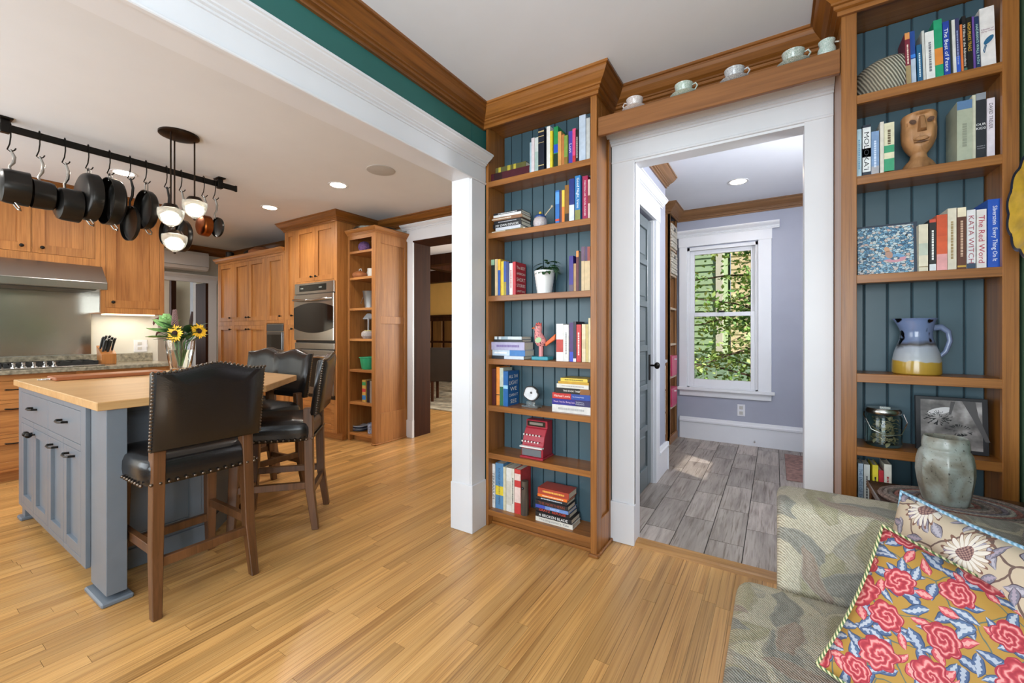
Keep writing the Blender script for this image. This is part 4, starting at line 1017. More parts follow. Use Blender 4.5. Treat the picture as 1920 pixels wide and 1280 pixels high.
# ------------------------------------------------------------------ bar stools (local: seat faces -y, back at +y)
def stool(label):
    t = thing('bar_stool', label, 'bar stool', (0, 0, 0), 'leather bar stools at the island')
    W = .43
    def leg(x, y0, y1, top, sp, rear=False):
        m = MB()
        pts = [(x + sp * 1.0, y1, 0), (x + sp * .5, (y0 + y1) / 2 - (.012 if rear else 0), top * .35), (x, y0, top)]
        m2 = []
        r = [.019, .024, .026]
        vs_ = []; fs = []
        for (px, py, pz), q in zip(pts, r):
            vs_ += [(px - q * .9, py - q, pz), (px + q * .9, py - q, pz), (px + q * .9, py + q, pz), (px - q * .9, py + q, pz)]
        for i in range(2):
            for k in range(4): fs.append((i * 4 + k, i * 4 + (k + 1) % 4, i * 4 + 4 + (k + 1) % 4, i * 4 + 4 + k))
        fs += [(3, 2, 1, 0), (8, 9, 10, 11)]
        m.add(vs_, fs)
        m.build('leg', W_STOOL, t, bev=.003)
    for sx in (-1, 1):
        leg(sx * .175, .20, .245, .74, sx * .02, True)
        leg(sx * .18, -.19, -.215, .56, sx * .012)
    m = MB()
    # seat cushion
    def seat(u, v):
        a = 2 * math.pi * u
        ex = .28
        cx, cy = math.cos(a), math.sin(a)
        sx = math.copysign(abs(cx) ** ex, cx); sy = math.copysign(abs(cy) ** ex, cy)
        prof = [(0.0, .545), (.96, .545), (1.0, .56), (1.015, .59), (1.01, .625), (.97, .65), (.86, .668), (.5, .682), (0, .686)]
        i = min(int(v * 8), 7); f = v * 8 - i
        r = prof[i][0] * (1 - f) + prof[i + 1][0] * f; z = prof[i][1] * (1 - f) + prof[i + 1][1] * f
        return (sx * .225 * r, -.005 + sy * .225 * r, z)
    MB().grid(seat, 40, 25, True).build('seat', LEATHER, t, smooth=True)
    nl = MB()
    for k in range(14):
        q = -.205 + .41 * k / 13
        for c in ((q, -.236, .559), (q, .226, .559), (-.231, q - .005, .559), (.231, q - .005, .559)): nl.ball(c, .0075, 8, 5)
    # back
    n = 24
    outl = [(-.215, .70), (.215, .70)] + [(.222 - .444 * i / n, 1.035 + .032 * (.5 + .5 * math.cos(math.pi * max(-1, min(1, (i / n * 2 - 1) / .8))))) for i in range(n + 1)]
    bk = MB()
    def bpt(x, z, side):    # side 0 front, 1 rear; leans back with height
        lean = .21 + (z - .70) * .13
        bow = -.018 * (1 - (x / .22) ** 2)
        return (x, lean + bow * -1 + (.0 if side == 0 else .055), z)
    nn = len(outl)
    cx_, cz_ = 0, .87
    vs_ = []; fs = []
    rings = [(0, .0), (0, .6), (0, .93), (.22, 1.0), (.78, 1.0), (1, .95), (1, .6), (1, .0)]
    for sd, k in rings:
        for (px, pz) in outl:
            x_ = cx_ + (px - cx_) * k; z_ = cz_ + (pz - cz_) * k
            a = bpt(x_, z_, 0); b = bpt(x_, z_, 1)
            vs_.append(tuple(a[i] * (1 - sd) + b[i] * sd for i in range(3)))
    for r_i in range(len(rings) - 1):
        for k in range(nn): fs.append((r_i * nn + k, r_i * nn + (k + 1) % nn, (r_i + 1) * nn + (k + 1) % nn, (r_i + 1) * nn + k))
    MB().add(vs_, fs).build('backrest', LEATHER, t, smooth=True, angle=60)
    for i in range(n + 1):
        px, pz = outl[2 + i]; a = bpt(px, pz, 1); nl.ball((a[0], a[1] - .012, pz + .001), .0065, 7, 5)
    for k in range(22):
        zz = .715 + .31 * k / 21
        for sx in (-1, 1): a = bpt(.217 * sx, zz, 1); nl.ball((a[0] + sx * .001, a[1] - .014, zz), .0065, 7, 5)
    o = nl.build('nailhead_trim', BRASS, t, smooth=True); o['kind'] = 'stuff'
    def st_(p0, p1, w=.013, h=.02):
        p0 = Vector(p0); p1 = Vector(p1); d = p1 - p0
        m = MB()
        if abs(d.x) > abs(d.y): m.box(p0.x, p1.x, p0.y - w, p0.y + w, p0.z - h, p0.z + h)
        else: m.box(p0.x - w, p0.x + w, p0.y, p1.y, p0.z - h, p0.z + h)
        m.build('stretcher', W_STOOL, t, bev=.002)
    st_((-.185, -.195, .27), (-.185, .215, .27)); st_((.185, -.195, .27), (.185, .215, .27))
    st_((-.18, -.20, .19), (.18, -.20, .19)); st_((-.18, .215, .22), (.18, .215, .22))
    return t
def put(o, x, y, rz, label=None):
    o.location = (x, y, 0); o.rotation_euler = (0, 0, rz)
    if label: o['label'] = label
s1 = stool('black leather bar stool nearest the camera, back turned toward the sofa')
s2 = copy_tree(s1); s3 = copy_tree(s1); s4 = copy_tree(s1)
put(s1, -2.445, .888, -R90)
put(s2, -2.694, 1.487, -math.radians(43), 'black leather bar stool angled at the clipped countertop corner')
put(s3, -3.27, 1.64, math.radians(4), 'black leather bar stool at far end, behind the corner stool')
put(s4, -3.76, 1.70, math.radians(8), 'farthest black leather bar stool, beside the pantry cabinets')
# ================================================================== pot rack, pots, pendant, ceiling lights
PX = -4.075
pr = thing('pot_rack', 'black iron pot rail bracketed to the kitchen ceiling', 'pot rack', (PX, 1.2, KC))
B(PX - .006, PX + .006, .30, 1.85, 2.462, 2.508).build('rail', BLACK, pr, bev=.002)
for yy in (.53, 1.725):
    B(PX - .02, PX + .02, yy - .02, yy + .02, 2.45, 2.53).box(PX - .05, PX + .05, yy - .03, yy + .03, 2.53, KC).build('bracket', BLACK, pr, bev=.003)
B(PX - .009, PX + .009, 1.845, 1.862, 2.458, 2.512).build('end_cap', BLACK, pr, bev=.002)
PAN = paint('anodised_pan', '2B2927', .3, .75, var=.25, scale=5)
PANIN = paint('pan_interior', '1A1817', .35, .4, var=.3)
COPPER = paint('copper_pan', '8A4A22', .28, 1, var=.3, scale=8)
HND = paint('pan_handle_steel', 'A8A5A0', .25, 1)
BLKH = paint('pan_handle_black', '141312', .35)
def pan(name, label, y, r, dep, hl, y_rim, y_base, mat, hmat, short, helper=True, rz=0):
    """hangs from its own hook; the bowl lies between y_rim and y_base along the rail"""
    hz = 2.345
    hk = thing('pot_hook', 'black S-shaped hook carrying the ' + short, 'hook', (PX, y, 2.508), 'hooks on the pot rail')
    MB().tube([(PX - .012, y, 2.48), (PX - .012, y, 2.512), (PX, y, 2.52), (PX + .012, y, 2.512), (PX + .014, y, 2.43), (PX + .012, y - .004, 2.385), (PX - .004, y - .012, 2.352), (PX + .008, y, 2.338), (PX + .02, y + .014, 2.348), (PX + .026, y + .02, 2.362)], .0035, 6).build('hook_wire', BLACK, hk, smooth=True)
    t = thing(name, label, 'pan', (PX + .008, y, hz), 'pans on the pot rail', rz)
    dep = abs(y_base - y_rim); dirn = 1 if y_base > y_rim else -1
    rnd = .82 if dep < .1 else .74
    prof = [(0, 0), (r * rnd, 0), (r * .93, dep * .1), (r * .985, dep * .3), (r, dep), (r * .97, dep), (r * .95, dep * .3), (r * .85, dep * .12), (0, dep * .08)]
    m = MB().lathe(prof, 40)
    M = Matrix(((1, 0, 0, 0), (0, 0, -dirn, y_base), (0, 1, 0, -hl - r), (0, 0, 0, 1)))
    m.xf(M); m.build('body', mat, t, world=False, smooth=True)
    top = -hl - .004
    if hl > .08:
        pts = [(0, 0, .008), (0, .004, -.004), (0, .016, -hl * .3), (0, .012, -hl * .6), (0, -.004, -hl * .85), (0, 0, top - .012)]
        rd = [.006, .007, .009, .009, .007, .008]
    else:
        pts = [(-.022, 0, top - .01), (-.02, 0, -.008), (0, 0, .006), (.02, 0, -.008), (.022, 0, top - .01)]; rd = .005
    MB().tube(pts, rd, 8).build('handle', hmat, t, world=False, smooth=True)
    if helper:
        z0 = -hl - 2 * r; b = (y_rim + y_base) / 2
        MB().tube([(-.03, b, z0 + .012), (-.03, b + .02, z0 - .02), (0, b + .03, z0 - .032), (.03, b + .02, z0 - .02), (.03, b, z0 + .012)], .0045, 7).build('helper_handle', HND, t, world=False, smooth=True)
    return t
pan('saucepan', 'large dark saucepan, leftmost on the pot rail', .552, .108, 0, .118, .075, -.05, PAN, HND, 'leftmost saucepan', True)
pan('saucepan', 'dark saucepan opening toward camera, second on the pot rail', .675, .092, 0, .15, -.035, .072, PAN, HND, 'second saucepan', False)
pan('saucepan', 'rounded dark saucier, third on the pot rail', .791, .11, 0, .165, .068, -.042, PAN, HND, 'rounded third saucier', False, .06)
pan('saute_pan', 'wide dark saute pan with its base showing, fourth on rail', .905, .165, 0, .03, .032, -.04, PAN, HND, 'fourth wide pan', True, .09)
pan('saute_pan', 'wide deep pan with dark interior showing, fifth on rail', 1.016, .168, 0, .03, -.028, .052, PAN, HND, 'fifth wide pan', True, .07)
pan('skillet', 'thin skillet hanging low from a long black handle', 1.129, .13, 0, .20, -.012, .016, PAN, BLKH, 'black handled skillet', False, .12)
pan('saute_pan', 'shallow pan with wire loop, seventh on the rail', 1.223, .148, 0, .06, -.026, .03, PAN, HND, 'seventh pan with wire loop', True, .09)
pan('skillet', 'small dark skillet hidden behind the lowest glass shade', 1.35, .10, 0, .25, -.015, .02, PAN, BLKH, 'skillet behind the glass shade', False, .05)
pan('skillet', 'dark skillet with steel handle right of the glass shades', 1.447, .13, 0, .23, -.012, .03, PAN, HND, 'skillet right of the glass shades', False, .09)
pan('copper_pan', 'small hammered copper pan near the right end of rail', 1.604, .088, 0, .155, .03, -.03, COPPER, HND, 'copper pan', False, .08)
pan('skillet', 'small dark skillet, rightmost on the pot rail', 1.687, .085, 0, .15, .012, .034, PAN, HND, 'rightmost skillet', False, .1)

pd = thing('pendant_lamp', 'bronze pendant with three pressed glass shades above island', 'pendant lamp', (-3.41, 1.2, KC))
BRZ = paint('oil_rubbed_bronze', '2E2118', .3, .8, var=.2)
MB().lathe([(.112, 0), (.112, -.012), (.09, -.022), (.04, -.03), (0, -.032)][::-1], 32, (-3.41, 1.2, KC)).build('canopy', BRZ, pd, smooth=True)
PGL = glassy('pressed_glass', 'F6FAF4', .08, .95, 1.4, .6, 70)
BULB = emit('bulb_glow', 'FFF3DC', 3)
for (x, y, zt) in ((-3.355, 1.135, 2.04), (-3.485, 1.20, 1.90), (-3.40, 1.285, 2.135)):
    MB().tube([(x, y, KC - .02), (x, y, zt)], .005, 8).build('rod', BRZ, pd)
    s_ = MB().lathe([(.014, .0), (.036, -.004), (.044, -.016), (.05, -.028), (.0, -.03)][::-1], 24, (x, y, zt + .005)).build('shade_fitter', BRZ, pd, smooth=True)
    pr_ = [(.048, -.026), (.07, -.032), (.072, -.045), (.070, -.07), (.06, -.10), (.04, -.125), (.016, -.14), (.01, -.144)]
    MB().lathe(pr_[::-1], 32, (x, y, zt), rmod=lambda a, z: 1 + .03 * math.cos(12 * a)).build('glass_shade', PGL, pd, smooth=True)
    MB().ball((x, y, zt - .08), .022, 14, 10).build('bulb', BULB, pd, smooth=True)
    MB().ball((x, y, zt - .15), .009, 8, 6).build('finial', BRZ, pd, smooth=True)
    light('pendant_bulb', 'POINT', (x, y, zt - .085), .8, (1, .9, .75), shadow_soft_size=.04)
LAMP = emit('recessed_lamp_glow', 'FFF6E8', 9)
def can_light(x, y, z, label, e):
    t = thing('recessed_light', label, 'ceiling light', (x, y, z), 'recessed ceiling lights')
    MB().lathe([(.066, -.002), (.085, -.004), (.088, 0)], 28, (x, y, z)).build('trim_ring', WHITE, t, smooth=True)
    MB().lathe([(0.0, -.003), (.066, -.003)], 28, (x, y, z)).build('lens', LAMP, t)
    light('ceiling_spot', 'SPOT', (x, y, z - .01), e, (1, .96, .9), shadow_soft_size=.06, spot_size=math.radians(168), spot_blend=.9)
can_light(-3.355, 2.377, KC, 'round recessed ceiling light nearest the white beam', 55)
can_light(-4.573, 2.414, KC, 'round recessed ceiling light before the oak oven tower', 75)
can_light(-4.619, 1.24, KC, 'round recessed ceiling light seen behind hanging pans', 60)
can_light(-.285, 4.35, LC, 'round recessed ceiling light in the lavender mudroom', 22)
for (x, y) in ((-2.6, .4), (-4.6, .1), (-2.6, -.8)):
    light('ceiling_spot', 'SPOT', (x, y, KC - .01), 36, (1, .96, .9), shadow_soft_size=.06, spot_size=math.radians(168), spot_blend=.9)  # extra unseen lamps without fixtures, added to brighten the kitchen
light('ceiling_spot', 'SPOT', (-6.5, 2.2, KC - .01), 70, (1, .96, .9), shadow_soft_size=.06, spot_size=math.radians(168), spot_blend=.9)  # unseen lamp without a fixture, added to light the air conditioner passage
sp = MB().lathe([(0, -.006), (.10, -.006), (.112, -.004), (.115, 0)], 32)
one('ceiling_speaker', sp, paint('speaker_grille', 'B0ADA9', .7), 'round pale grey speaker grille flush in kitchen ceiling', 'speaker', (-2.749, 2.346, KC), smooth=True)

# ================================================================== vase of flowers on the island
VX, VY = -3.87, 1.37
va = thing('glass_vase', 'cut crystal vase of water on the butcher block', 'vase', (VX, VY, .902))
CRY = glassy('cut_crystal', 'FFFFFF', .02, 1, 1.45)
MB().lathe([(.0, .0), (.055, 0), (.062, .02), (.075, .10), (.088, .19), (.092, .25), (.086, .25), (.080, .19), (.068, .10), (.05, .03), (0, .025)], 32, (VX, VY, .902), rmod=lambda a, z: 1 + .035 * math.cos(16 * a + z * 30)).build('vessel', CRY, va, smooth=True, angle=70)
MB().lathe([(0, .03), (.05, .034), (.066, .10), (.077, .17), (0, .17)], 24, (VX, VY, .902)).build('water', glassy('water', 'F2FAF4', 0, 1, 1.33), va, smooth=True)
GRN = paint('leaf_green', '4E8A48', .5, var=.35, scale=30); DGRN = paint('leaf_dark_green', '2F5630', .5, var=.3, scale=30); PGRN = paint('cabbage_green', 'A2CC86', .5, var=.3, scale=40)
LAT = Vector((RT[0], RT[1], 0)); FWD = Vector((FW[0], FW[1], 0)); UP = Vector((0, 0, 1))
def vp(l, f, z): return Vector((VX, VY, 0)) + LAT * l + FWD * f + UP * z
def leaf(mb, base, d, L, W, n=Vector((0, 0, 1)), cup=.2):
    d = d.normalized(); s = d.cross(n).normalized(); n = s.cross(d).normalized()
    pts = []
    for i in range(7):
        t = i / 6; w = W * math.sin(math.pi * min(.97, t * .9 + .07)) ** .8
        c = base + d * (L * t) - n * (cup * L * t * t)
        pts += [c - s * w + n * w * .25, c, c + s * w + n * w * .25]
    fs = []
    for i in range(6):
        for k in range(2): fs.append((i * 3 + k, i * 3 + k + 1, i * 3 + 4 + k, i * 3 + 3 + k))
    mb.add(pts, fs)
def stem(mb, p, r=.004): mb.tube([vp(0, 0, .95) + (p - vp(0, 0, p.z)) * .05, vp(0, 0, 1.12) + (p - vp(0, 0, p.z)) * .4, p], r, 6)
kc = thing('ornamental_cabbage', 'pale green ornamental cabbage rosette in the crystal vase', 'flower', vp(-.10, 0, .95))
m = MB(); c0 = vp(-.10, -.01, 1.235)
for ring, (n_, L, tl) in enumerate(((6, .055, 1.4), (8, .08, .9), (10, .105, .45), (11, .12, .0), (9, .12, -.3))):
    for k in range(n_):
        a = 2 * math.pi * k / n_ + ring * .4
        leaf(m, c0 + UP * (.03 * (3 - ring) - .03), LAT * math.cos(a) + FWD * math.sin(a) + UP * tl, L, L * .5, UP, -.25)
m.ball(c0 + UP * .035, .042, 14, 10, (1, 1, .9)); m.build('leaves', PGRN, kc, smooth=True); m = MB(); stem(m, c0); m.build('stem', GRN, kc)
PET = paint('sunflower_yellow', 'F2BE1C', .5, var=.12, scale=40); CEN = paint('sunflower_centre', '2A1610', .9, var=.4, scale=200, bump=.5)
def sunflower(label, c, nrm, r):
    t = thing('sunflower', label, 'flower', (VX, VY, .95))
    nrm = nrm.normalized(); s = nrm.cross(UP).normalized(); u_ = s.cross(nrm)
    m = MB()
    for k in range(22):
        a = 2 * math.pi * k / 22; leaf(m, c + (s * math.cos(a) + u_ * math.sin(a)) * r * .3 + nrm * (.002 * (k % 2)), s * math.cos(a) + u_ * math.sin(a) + nrm * .15, r * (.66 + .1 * (k % 3)), r * .13, nrm, .1)
    m.build('petals', PET, t, smooth=True)
    m = MB().ball((0, 0, 0), r * .38, 16, 10, (1, 1, .45)); q = nrm.to_track_quat('Z', 'Y').to_matrix().to_4x4(); q.translation = c + nrm * .004
    m.xf(q).build('seed_head', CEN, t, smooth=True); m = MB(); stem(m, c - nrm * .005); m.build('stem', GRN, t)
sunflower('yellow sunflower facing the camera over the vase rim', vp(.035, -.095, 1.195), -FWD + UP * .15 + LAT * -.1, .062)
sunflower('yellow sunflower turned sideways right of the vase', vp(.155, -.02, 1.215), LAT + UP * .3 - FWD * .35, .055)
def spike(name, label, l, f, z0, z1, r, mat, lumpy):
    t = thing(name, label, 'flower', (VX, VY, .95)); m = MB()
    if lumpy:
        for k in range(150):
            zz = z0 + (z1 - z0) * k / 150; a = k * 2.4; rr = r * (1 - .6 * (k / 150))
            m.ball(vp(l + rr * math.cos(a), f + rr * math.sin(a), zz), .006, 5, 4)
    else:
        m.tube([vp(l, f, z0), vp(l + .008, f, (z0 + z1) / 2), vp(l + .016, f, z1)], [r, r * 1.1, r * .5], 8)
    o = m.build('head', mat, t, smooth=True)
    if lumpy: o['kind'] = 'stuff'
    m = MB(); stem(m, vp(l, f, z0)); m.build('stem', GRN, t)
spike('seed_spike', 'knobbly pinkish brown seed spike rising from the vase', -.02, -.03, 1.23, 1.375, .022, paint('seed_brown', '8A6A66', .7, var=.3), True)
spike('millet_spike', 'slim dark brown millet spike in the vase', .075, 0, 1.23, 1.365, .012, paint('millet_dark', '2E1A16', .8, var=.3), False)
fl = thing('foliage_spray', 'dark green leaf sprays filling the crystal vase', 'foliage', (VX, VY, .95)); m = MB()
rl = random.Random(3)
for k in range(46):
    a = rl.random() * 6.28; leaf(m, vp(.045 * math.cos(a) + .03, .05 * math.sin(a), 1.13 + rl.random() * .08), LAT * math.cos(a) * 1.2 + FWD * math.sin(a) + UP * (.3 + rl.random()), .08 + rl.random() * .06, .02 + rl.random() * .012, UP, .25)
for k in range(9): stem(m, vp(rl.uniform(-.06, .08), rl.uniform(-.05, .05), 1.16))
m.build('leaves', DGRN, fl, smooth=True)
am = thing('amaranth_tail', 'drooping reddish brown tassels at left of bouquet', 'flower', (VX, VY, .95)); m = MB()
for (l, z, dl) in ((-.17, 1.31, -.03), (-.15, 1.32, -.05), (-.13, 1.22, -.05)): m.tube([vp(-.05, 0, 1.18), vp(l * .7, 0, z - .005), vp(l, 0, z), vp(l + dl, 0, z - .02), vp(l + dl * 1.2, 0, z - .05)], [.004, .006, .009, .007, .003], 6)
m.build('tassel', paint('amaranth_red', '5A2420', .8, var=.3), am, smooth=True)

# ================================================================== things on the open shelf cabinet and cabinet tops
def ep(u, y=3.15): return onY(u, 600, y).x
TERRA = paint('terracotta', 'A8683C', .7, var=.2, scale=12)
yb = thing('yarn_ball', 'purple yarn ball on top shelf of the end cabinet', 'yarn', (ep(686), 3.13, 2.105))
MB().ball((ep(686), 3.13, 2.17), .066, 20, 14).build('ball', paint('purple_yarn', '6A4A78', .9, var=.35, scale=60, bump=.8, bscale=150), yb, smooth=True)
m = MB()
for k in range(8):
    q = Matrix.Rotation(k * .8, 4, 'Z') @ Matrix.Rotation(.5 + k * .33, 4, 'X'); c = Vector((ep(686), 3.13, 2.17))
    m.tube([c + q @ Vector((.0665 * math.cos(a), .0665 * math.sin(a), 0)) for a in [6.2832 * i / 20 for i in range(21)]], .0025, 5)
m.build('strands', paint('purple_yarn_light', '8A6494', .9), yb, smooth=True)
ld = thing('lidded_dish', 'terracotta lidded dish with loop handle on second shelf', 'dish', (ep(679), 3.12, 1.815))
MB().lathe([(.0, 0), (.05, 0), (.078, .02), (.088, .04), (.086, .05), (0, .05)], 24, (ep(679), 3.12, 1.815)).build('bowl', TERRA, ld, smooth=True)
MB().lathe([(.088, .05), (.075, .065), (.04, .085), (0, .09)], 24, (ep(679), 3.12, 1.815)).build('lid', TERRA, ld, smooth=True)
MB().tube([(ep(679) - .015, 3.12, 1.90), (ep(679) - .01, 3.12, 1.925), (ep(679) + .02, 3.12, 1.93), (ep(679) + .03, 3.12, 1.905)], .005, 6).build('loop', paint('rope_white', 'D8D4CC', .7), ld, smooth=True)
def simple(name, label, cat, prof, mat, u, y, z, part='body', n=24, extra=None):
    t = thing(name, label, cat, (ep(u, y), y, z)); MB().lathe(prof, n, (ep(u, y), y, z)).build(part, mat, t, smooth=True)
    return t
CREAM = paint('cream_ceramic', 'DAD5CB', .35, var=.06)
t = simple('mug', 'white mug half hidden by the cabinet stile', 'mug', [(0, 0), (.04, 0), (.043, .12), (.039, .12), (.036, .01), (0, .01)], CREAM, 696, 3.2, 1.815)
MB().tube([(ep(696, 3.2) - .04, 3.2, 1.92), (ep(696, 3.2) - .07, 3.2, 1.90), (ep(696, 3.2) - .065, 3.2, 1.85), (ep(696, 3.2) - .04, 3.2, 1.84)], .006, 6).build('handle', CREAM, t, smooth=True)
t = simple('metal_bucket', 'galvanised metal bucket on third shelf of end cabinet', 'bucket', [(0, 0), (.055, 0), (.08, .19), (.084, .195), (.077, .19), (.052, .01), (0, .01)], paint('galvanised', '9A9C9C', .4, .8, var=.2), 694, 3.15, 1.475)
xb = ep(694, 3.15); MB().tube([(xb - .08, 3.15, 1.66), (xb - .11, 3.13, 1.58), (xb - .10, 3.10, 1.53), (xb - .05, 3.07, 1.53)], .003, 6).build('bail', CHROME, t, smooth=True)
lt = thing('lantern', 'small white metal lantern behind round pot', 'lantern', (ep(692, 3.25), 3.25, 1.137)); xl = ep(692, 3.25)
LM = paint('lantern_white', 'C8CACC', .4)
f = MB()
for a, b in ((-.05, -.05), (.05, -.05), (-.05, .05), (.05, .05)): f.box(xl + a - .006, xl + a + .006, 3.25 + b - .006, 3.25 + b + .006, 1.137, 1.37)
f.box(xl - .06, xl + .06, 3.19, 3.31, 1.137, 1.155).box(xl - .06, xl + .06, 3.19, 3.31, 1.36, 1.375); f.build('frame', LM, lt)
B(xl - .045, xl + .045, 3.205, 3.295, 1.155, 1.36).build('panes', glassy('lantern_glass', 'FFFFFF', .02), lt)
MB().lathe([(.08, 0), (.03, .05), (0, .055)], 4, (xl, 3.25, 1.375)).build('roof', LM, lt)
t = simple('ribbed_pot', 'round ribbed grey ceramic pot below the lantern', 'pot', [(0, 0), (.045, 0), (.072, .03), (.07, .065), (.05, .085), (.044, .082), (.06, .06), (0, .05)], paint('ribbed_ceramic', 'A59C98', .6, var=.2, scale=60), 690, 3.09, 1.137)
m = MB()
for k in range(26): m.ball((ep(690, 3.09) + .04 * math.cos(k * 2.4) * (k / 26), 3.09 + .04 * math.sin(k * 2.4) * (k / 26), 1.137 + .085), .009, 6, 4)
o = m.build('pebbles', paint('straw_filling', 'C9BE7A', .8), t, smooth=True); o['kind'] = 'stuff'
t = simple('green_bowl', 'deep green bowl on lower shelf of end cabinet', 'bowl', [(0, 0), (.065, 0), (.078, .02), (.094, .125), (.102, .13), (.1, .137), (.09, .125), (.07, .012), (0, .01)], paint('green_enamel', '2FA070', .3, var=.1), 691, 3.12, .795)
for i, (u0, u1, h, c, lk) in enumerate(((679, 686, .245, 'C8A050', 'multicoloured patterned cookbook'), (688, 692, .235, '2A2630', 'dark slim cookbook'), (693, 698, .24, '8A8078', 'grey cookbook'))):
    book(ep(u0, 3.06), ep(u1, 3.06) - .003, .435, h, 3.06, .18, c, lk + ' standing on the end cabinet shelf', 'cookbooks on the end cabinet', None, 'FFFFFF', ((.1, .3, '3A80C0'), (.45, .6, 'C03A40'), (.75, .9, '3A9A60')) if i == 0 else ())
for k in range(4):
    xk = ep(676, 3.12); pl_ = MB().lathe([(0, 0), (.05, 0), (.085, .012), (.083, .016), (.05, .005), (0, .005)], 28)
    one('plate', pl_, paint('blue_plate' if k % 2 == 0 else 'grey_plate', '2E3A58' if k % 2 == 0 else 'A8B0BC', .3), ['bottom dark blue', 'second pale', 'third dark blue', 'top pale'][k] + ' plate of the stack in the end cabinet', 'plate', (xk, 3.12, .094 + k * .0145), 'plates stacked in the end cabinet', smooth=True)
simple('patterned_cup', 'blue patterned cup beside the stacked plates', 'cup', [(0, 0), (.035, 0), (.042, .11), (.038, .11), (.032, .01), (0, .01)], paint('patterned_cup', '8A94AC', .4, var=.6, scale=50), 696, 3.09, .094)
# on top of the cabinets
def topthing(name, label, cat, u, v, z, prof, mat, y=3.1):
    x_ = onY(u, v, y).x; t = thing(name, label, cat, (x_, y, z)); MB().lathe(prof, 22, (x_, y, z)).build('body', mat, t, smooth=True)
PT = PZ + .062
topthing('metal_canister', 'small dark canister on top of pantry cabinets', 'canister', 431, 480, PT - .05, [(0, 0), (.05, 0), (.05, .15), (.04, .16), (0, .16)], paint('canister_dark', '2E2A28', .4, .5), 2.97)
topthing('woven_basket', 'low woven basket on top of pantry cabinets', 'basket', 447, 478, PT - .05, [(0, 0), (.10, 0), (.13, .11), (.12, .11), (.09, .01), (0, .01)], paint('basket_weave', 'A0703A', .8, var=.4, scale=80, bump=.6))
topthing('round_tin', 'dark round tin lying among the pantry top pots', 'tin', 470, 472, PT - .05, [(0, 0), (.07, .0), (.09, .06), (.09, .13), (.05, .17), (0, .17)], paint('canister_dark', '2E2A28', .4, .5))
topthing('clay_pot', 'large rounded terracotta pot on top of pantry cabinets', 'pot', 492, 467, PT - .05, [(0, 0), (.10, .0), (.17, .06), (.17, .12), (.10, .17), (0, .18)], TERRA)
topthing('shallow_dish', 'shallow pale dish on top of pantry cabinets', 'dish', 512, 466, PT - .05, [(0, 0), (.08, .0), (.13, .1), (.12, .1), (.07, .02), (0, .02)], paint('dish_tan', 'B89A7A', .6))
topthing('oval_platter', 'dark metal platter on top of the end cabinet', 'platter', 693, 421, 2.336, [(0, 0), (.10, 0), (.17, .035), (.175, .06), (.165, .05), (.10, .012), (0, .012)], paint('tarnished_silver', '5A5850', .3, .8, var=.4), 3.22)
topthing('serving_tray', 'tarnished silver bowl beside the dark platter', 'bowl', 724, 424, 2.336, [(0, 0), (.06, 0), (.1, .03), (.11, .055), (.1, .05), (.06, .012), (0, .012)], paint('tarnished_silver', '5A5850', .3, .8, var=.4), 3.3)

# ================================================================== ornaments in the doorway bookcase
def lx(u, y=2.21): return onY(u, 600, y).x
yb_ = 2.215
x = lx(1013, yb_); t = thing('sugar_jar', 'painted ceramic sugar jar with blue lid on second shelf', 'jar', (x, yb_, 1.82))
POT = paint('majolica', 'E2DCD6', .25, var=.05)
m_, nt_, p_ = newmat('majolica_pattern')
vo = nt_.nodes.new('ShaderNodeTexVoronoi'); vo.inputs['Scale'].default_value = 60
rp = ramp(nt_, [(.0, '9A2A3A'), (.25, '2A3A8A'), (.45, 'D8A030'), (.5, 'E8E2DC')]); rp.color_ramp.interpolation = 'CONSTANT'
nt_.links.new(vo.outputs['Distance'], rp.inputs['Fac']); nt_.links.new(rp.outputs['Color'], p_.inputs['Base Color']); p_.inputs['Roughness'].default_value = .25
MB().lathe([(0, 0), (.028, 0), (.031, .006), (.042, .03), (.042, .05), (.034, .068), (.03, .07), (0, .07)], 28, (x, yb_, 1.82)).build('body', m_, t, smooth=True)
MB().lathe([(.034, .07), (.035, .074), (.028, .084), (.012, .09), (0, .09)], 24, (x, yb_, 1.82)).build('lid', paint('lid_blue', '2A4A8A', .25, var=.2), t, smooth=True)
MB().ball((x, yb_, 1.82 + .099), .009, 10, 8).build('knob', paint('knob_yellow', 'D8B030', .3), t, smooth=True)
sp_ = thing('spoon', 'pale wooden spoon standing out of the sugar jar', 'spoon', (x + .03, yb_, 1.89))
MB().tube([(x + .02, yb_, 1.888), (x + .07, yb_ + .01, 1.945)], .003, 6).ball((x + .074, yb_ + .01, 1.949), .008, 8, 6).build('handle', paint('pale_wood', 'C8B89A', .6), sp_, smooth=True)
x = lx(1021, yb_); t = thing('plant_pot', 'white ribbed pot on third shelf of doorway bookcase', 'pot', (x, yb_, 1.43))
prof = [(0, 0), (.043, 0)] + [(.043 + .019 * i / 14 + (.0012 if i % 2 else 0), .002 + .136 * i / 14) for i in range(15)] + [(.058, .138), (.055, .12), (0, .12)]
MB().lathe(prof, 32, (x, yb_, 1.43)).build('body', paint('white_glaze', 'E6E6E4', .25, var=.02), t, smooth=True, angle=60)
MB().lathe([(0, .125), (.055, .125)], 20, (x, yb_, 1.43)).build('soil', paint('soil', '2E2018', .95), t)
t = thing('potted_plant', 'dark green trailing plant growing in white ribbed pot', 'plant', (x, yb_, 1.555))
m = MB(); rl = random.Random(5); 
for k in range(34):
    a = rl.random() * 6.28; e = rl.random()
    p = Vector((x + .025 + .045 * e * math.cos(a), yb_ - .01 + .03 * e * math.sin(a), 1.56 + .06 * rl.random()))
    leaf(m, p, Vector((math.cos(a) + .2, math.sin(a) * .6, .3 - .5 * e)), .04 + .02 * rl.random(), .013, UP, .3)
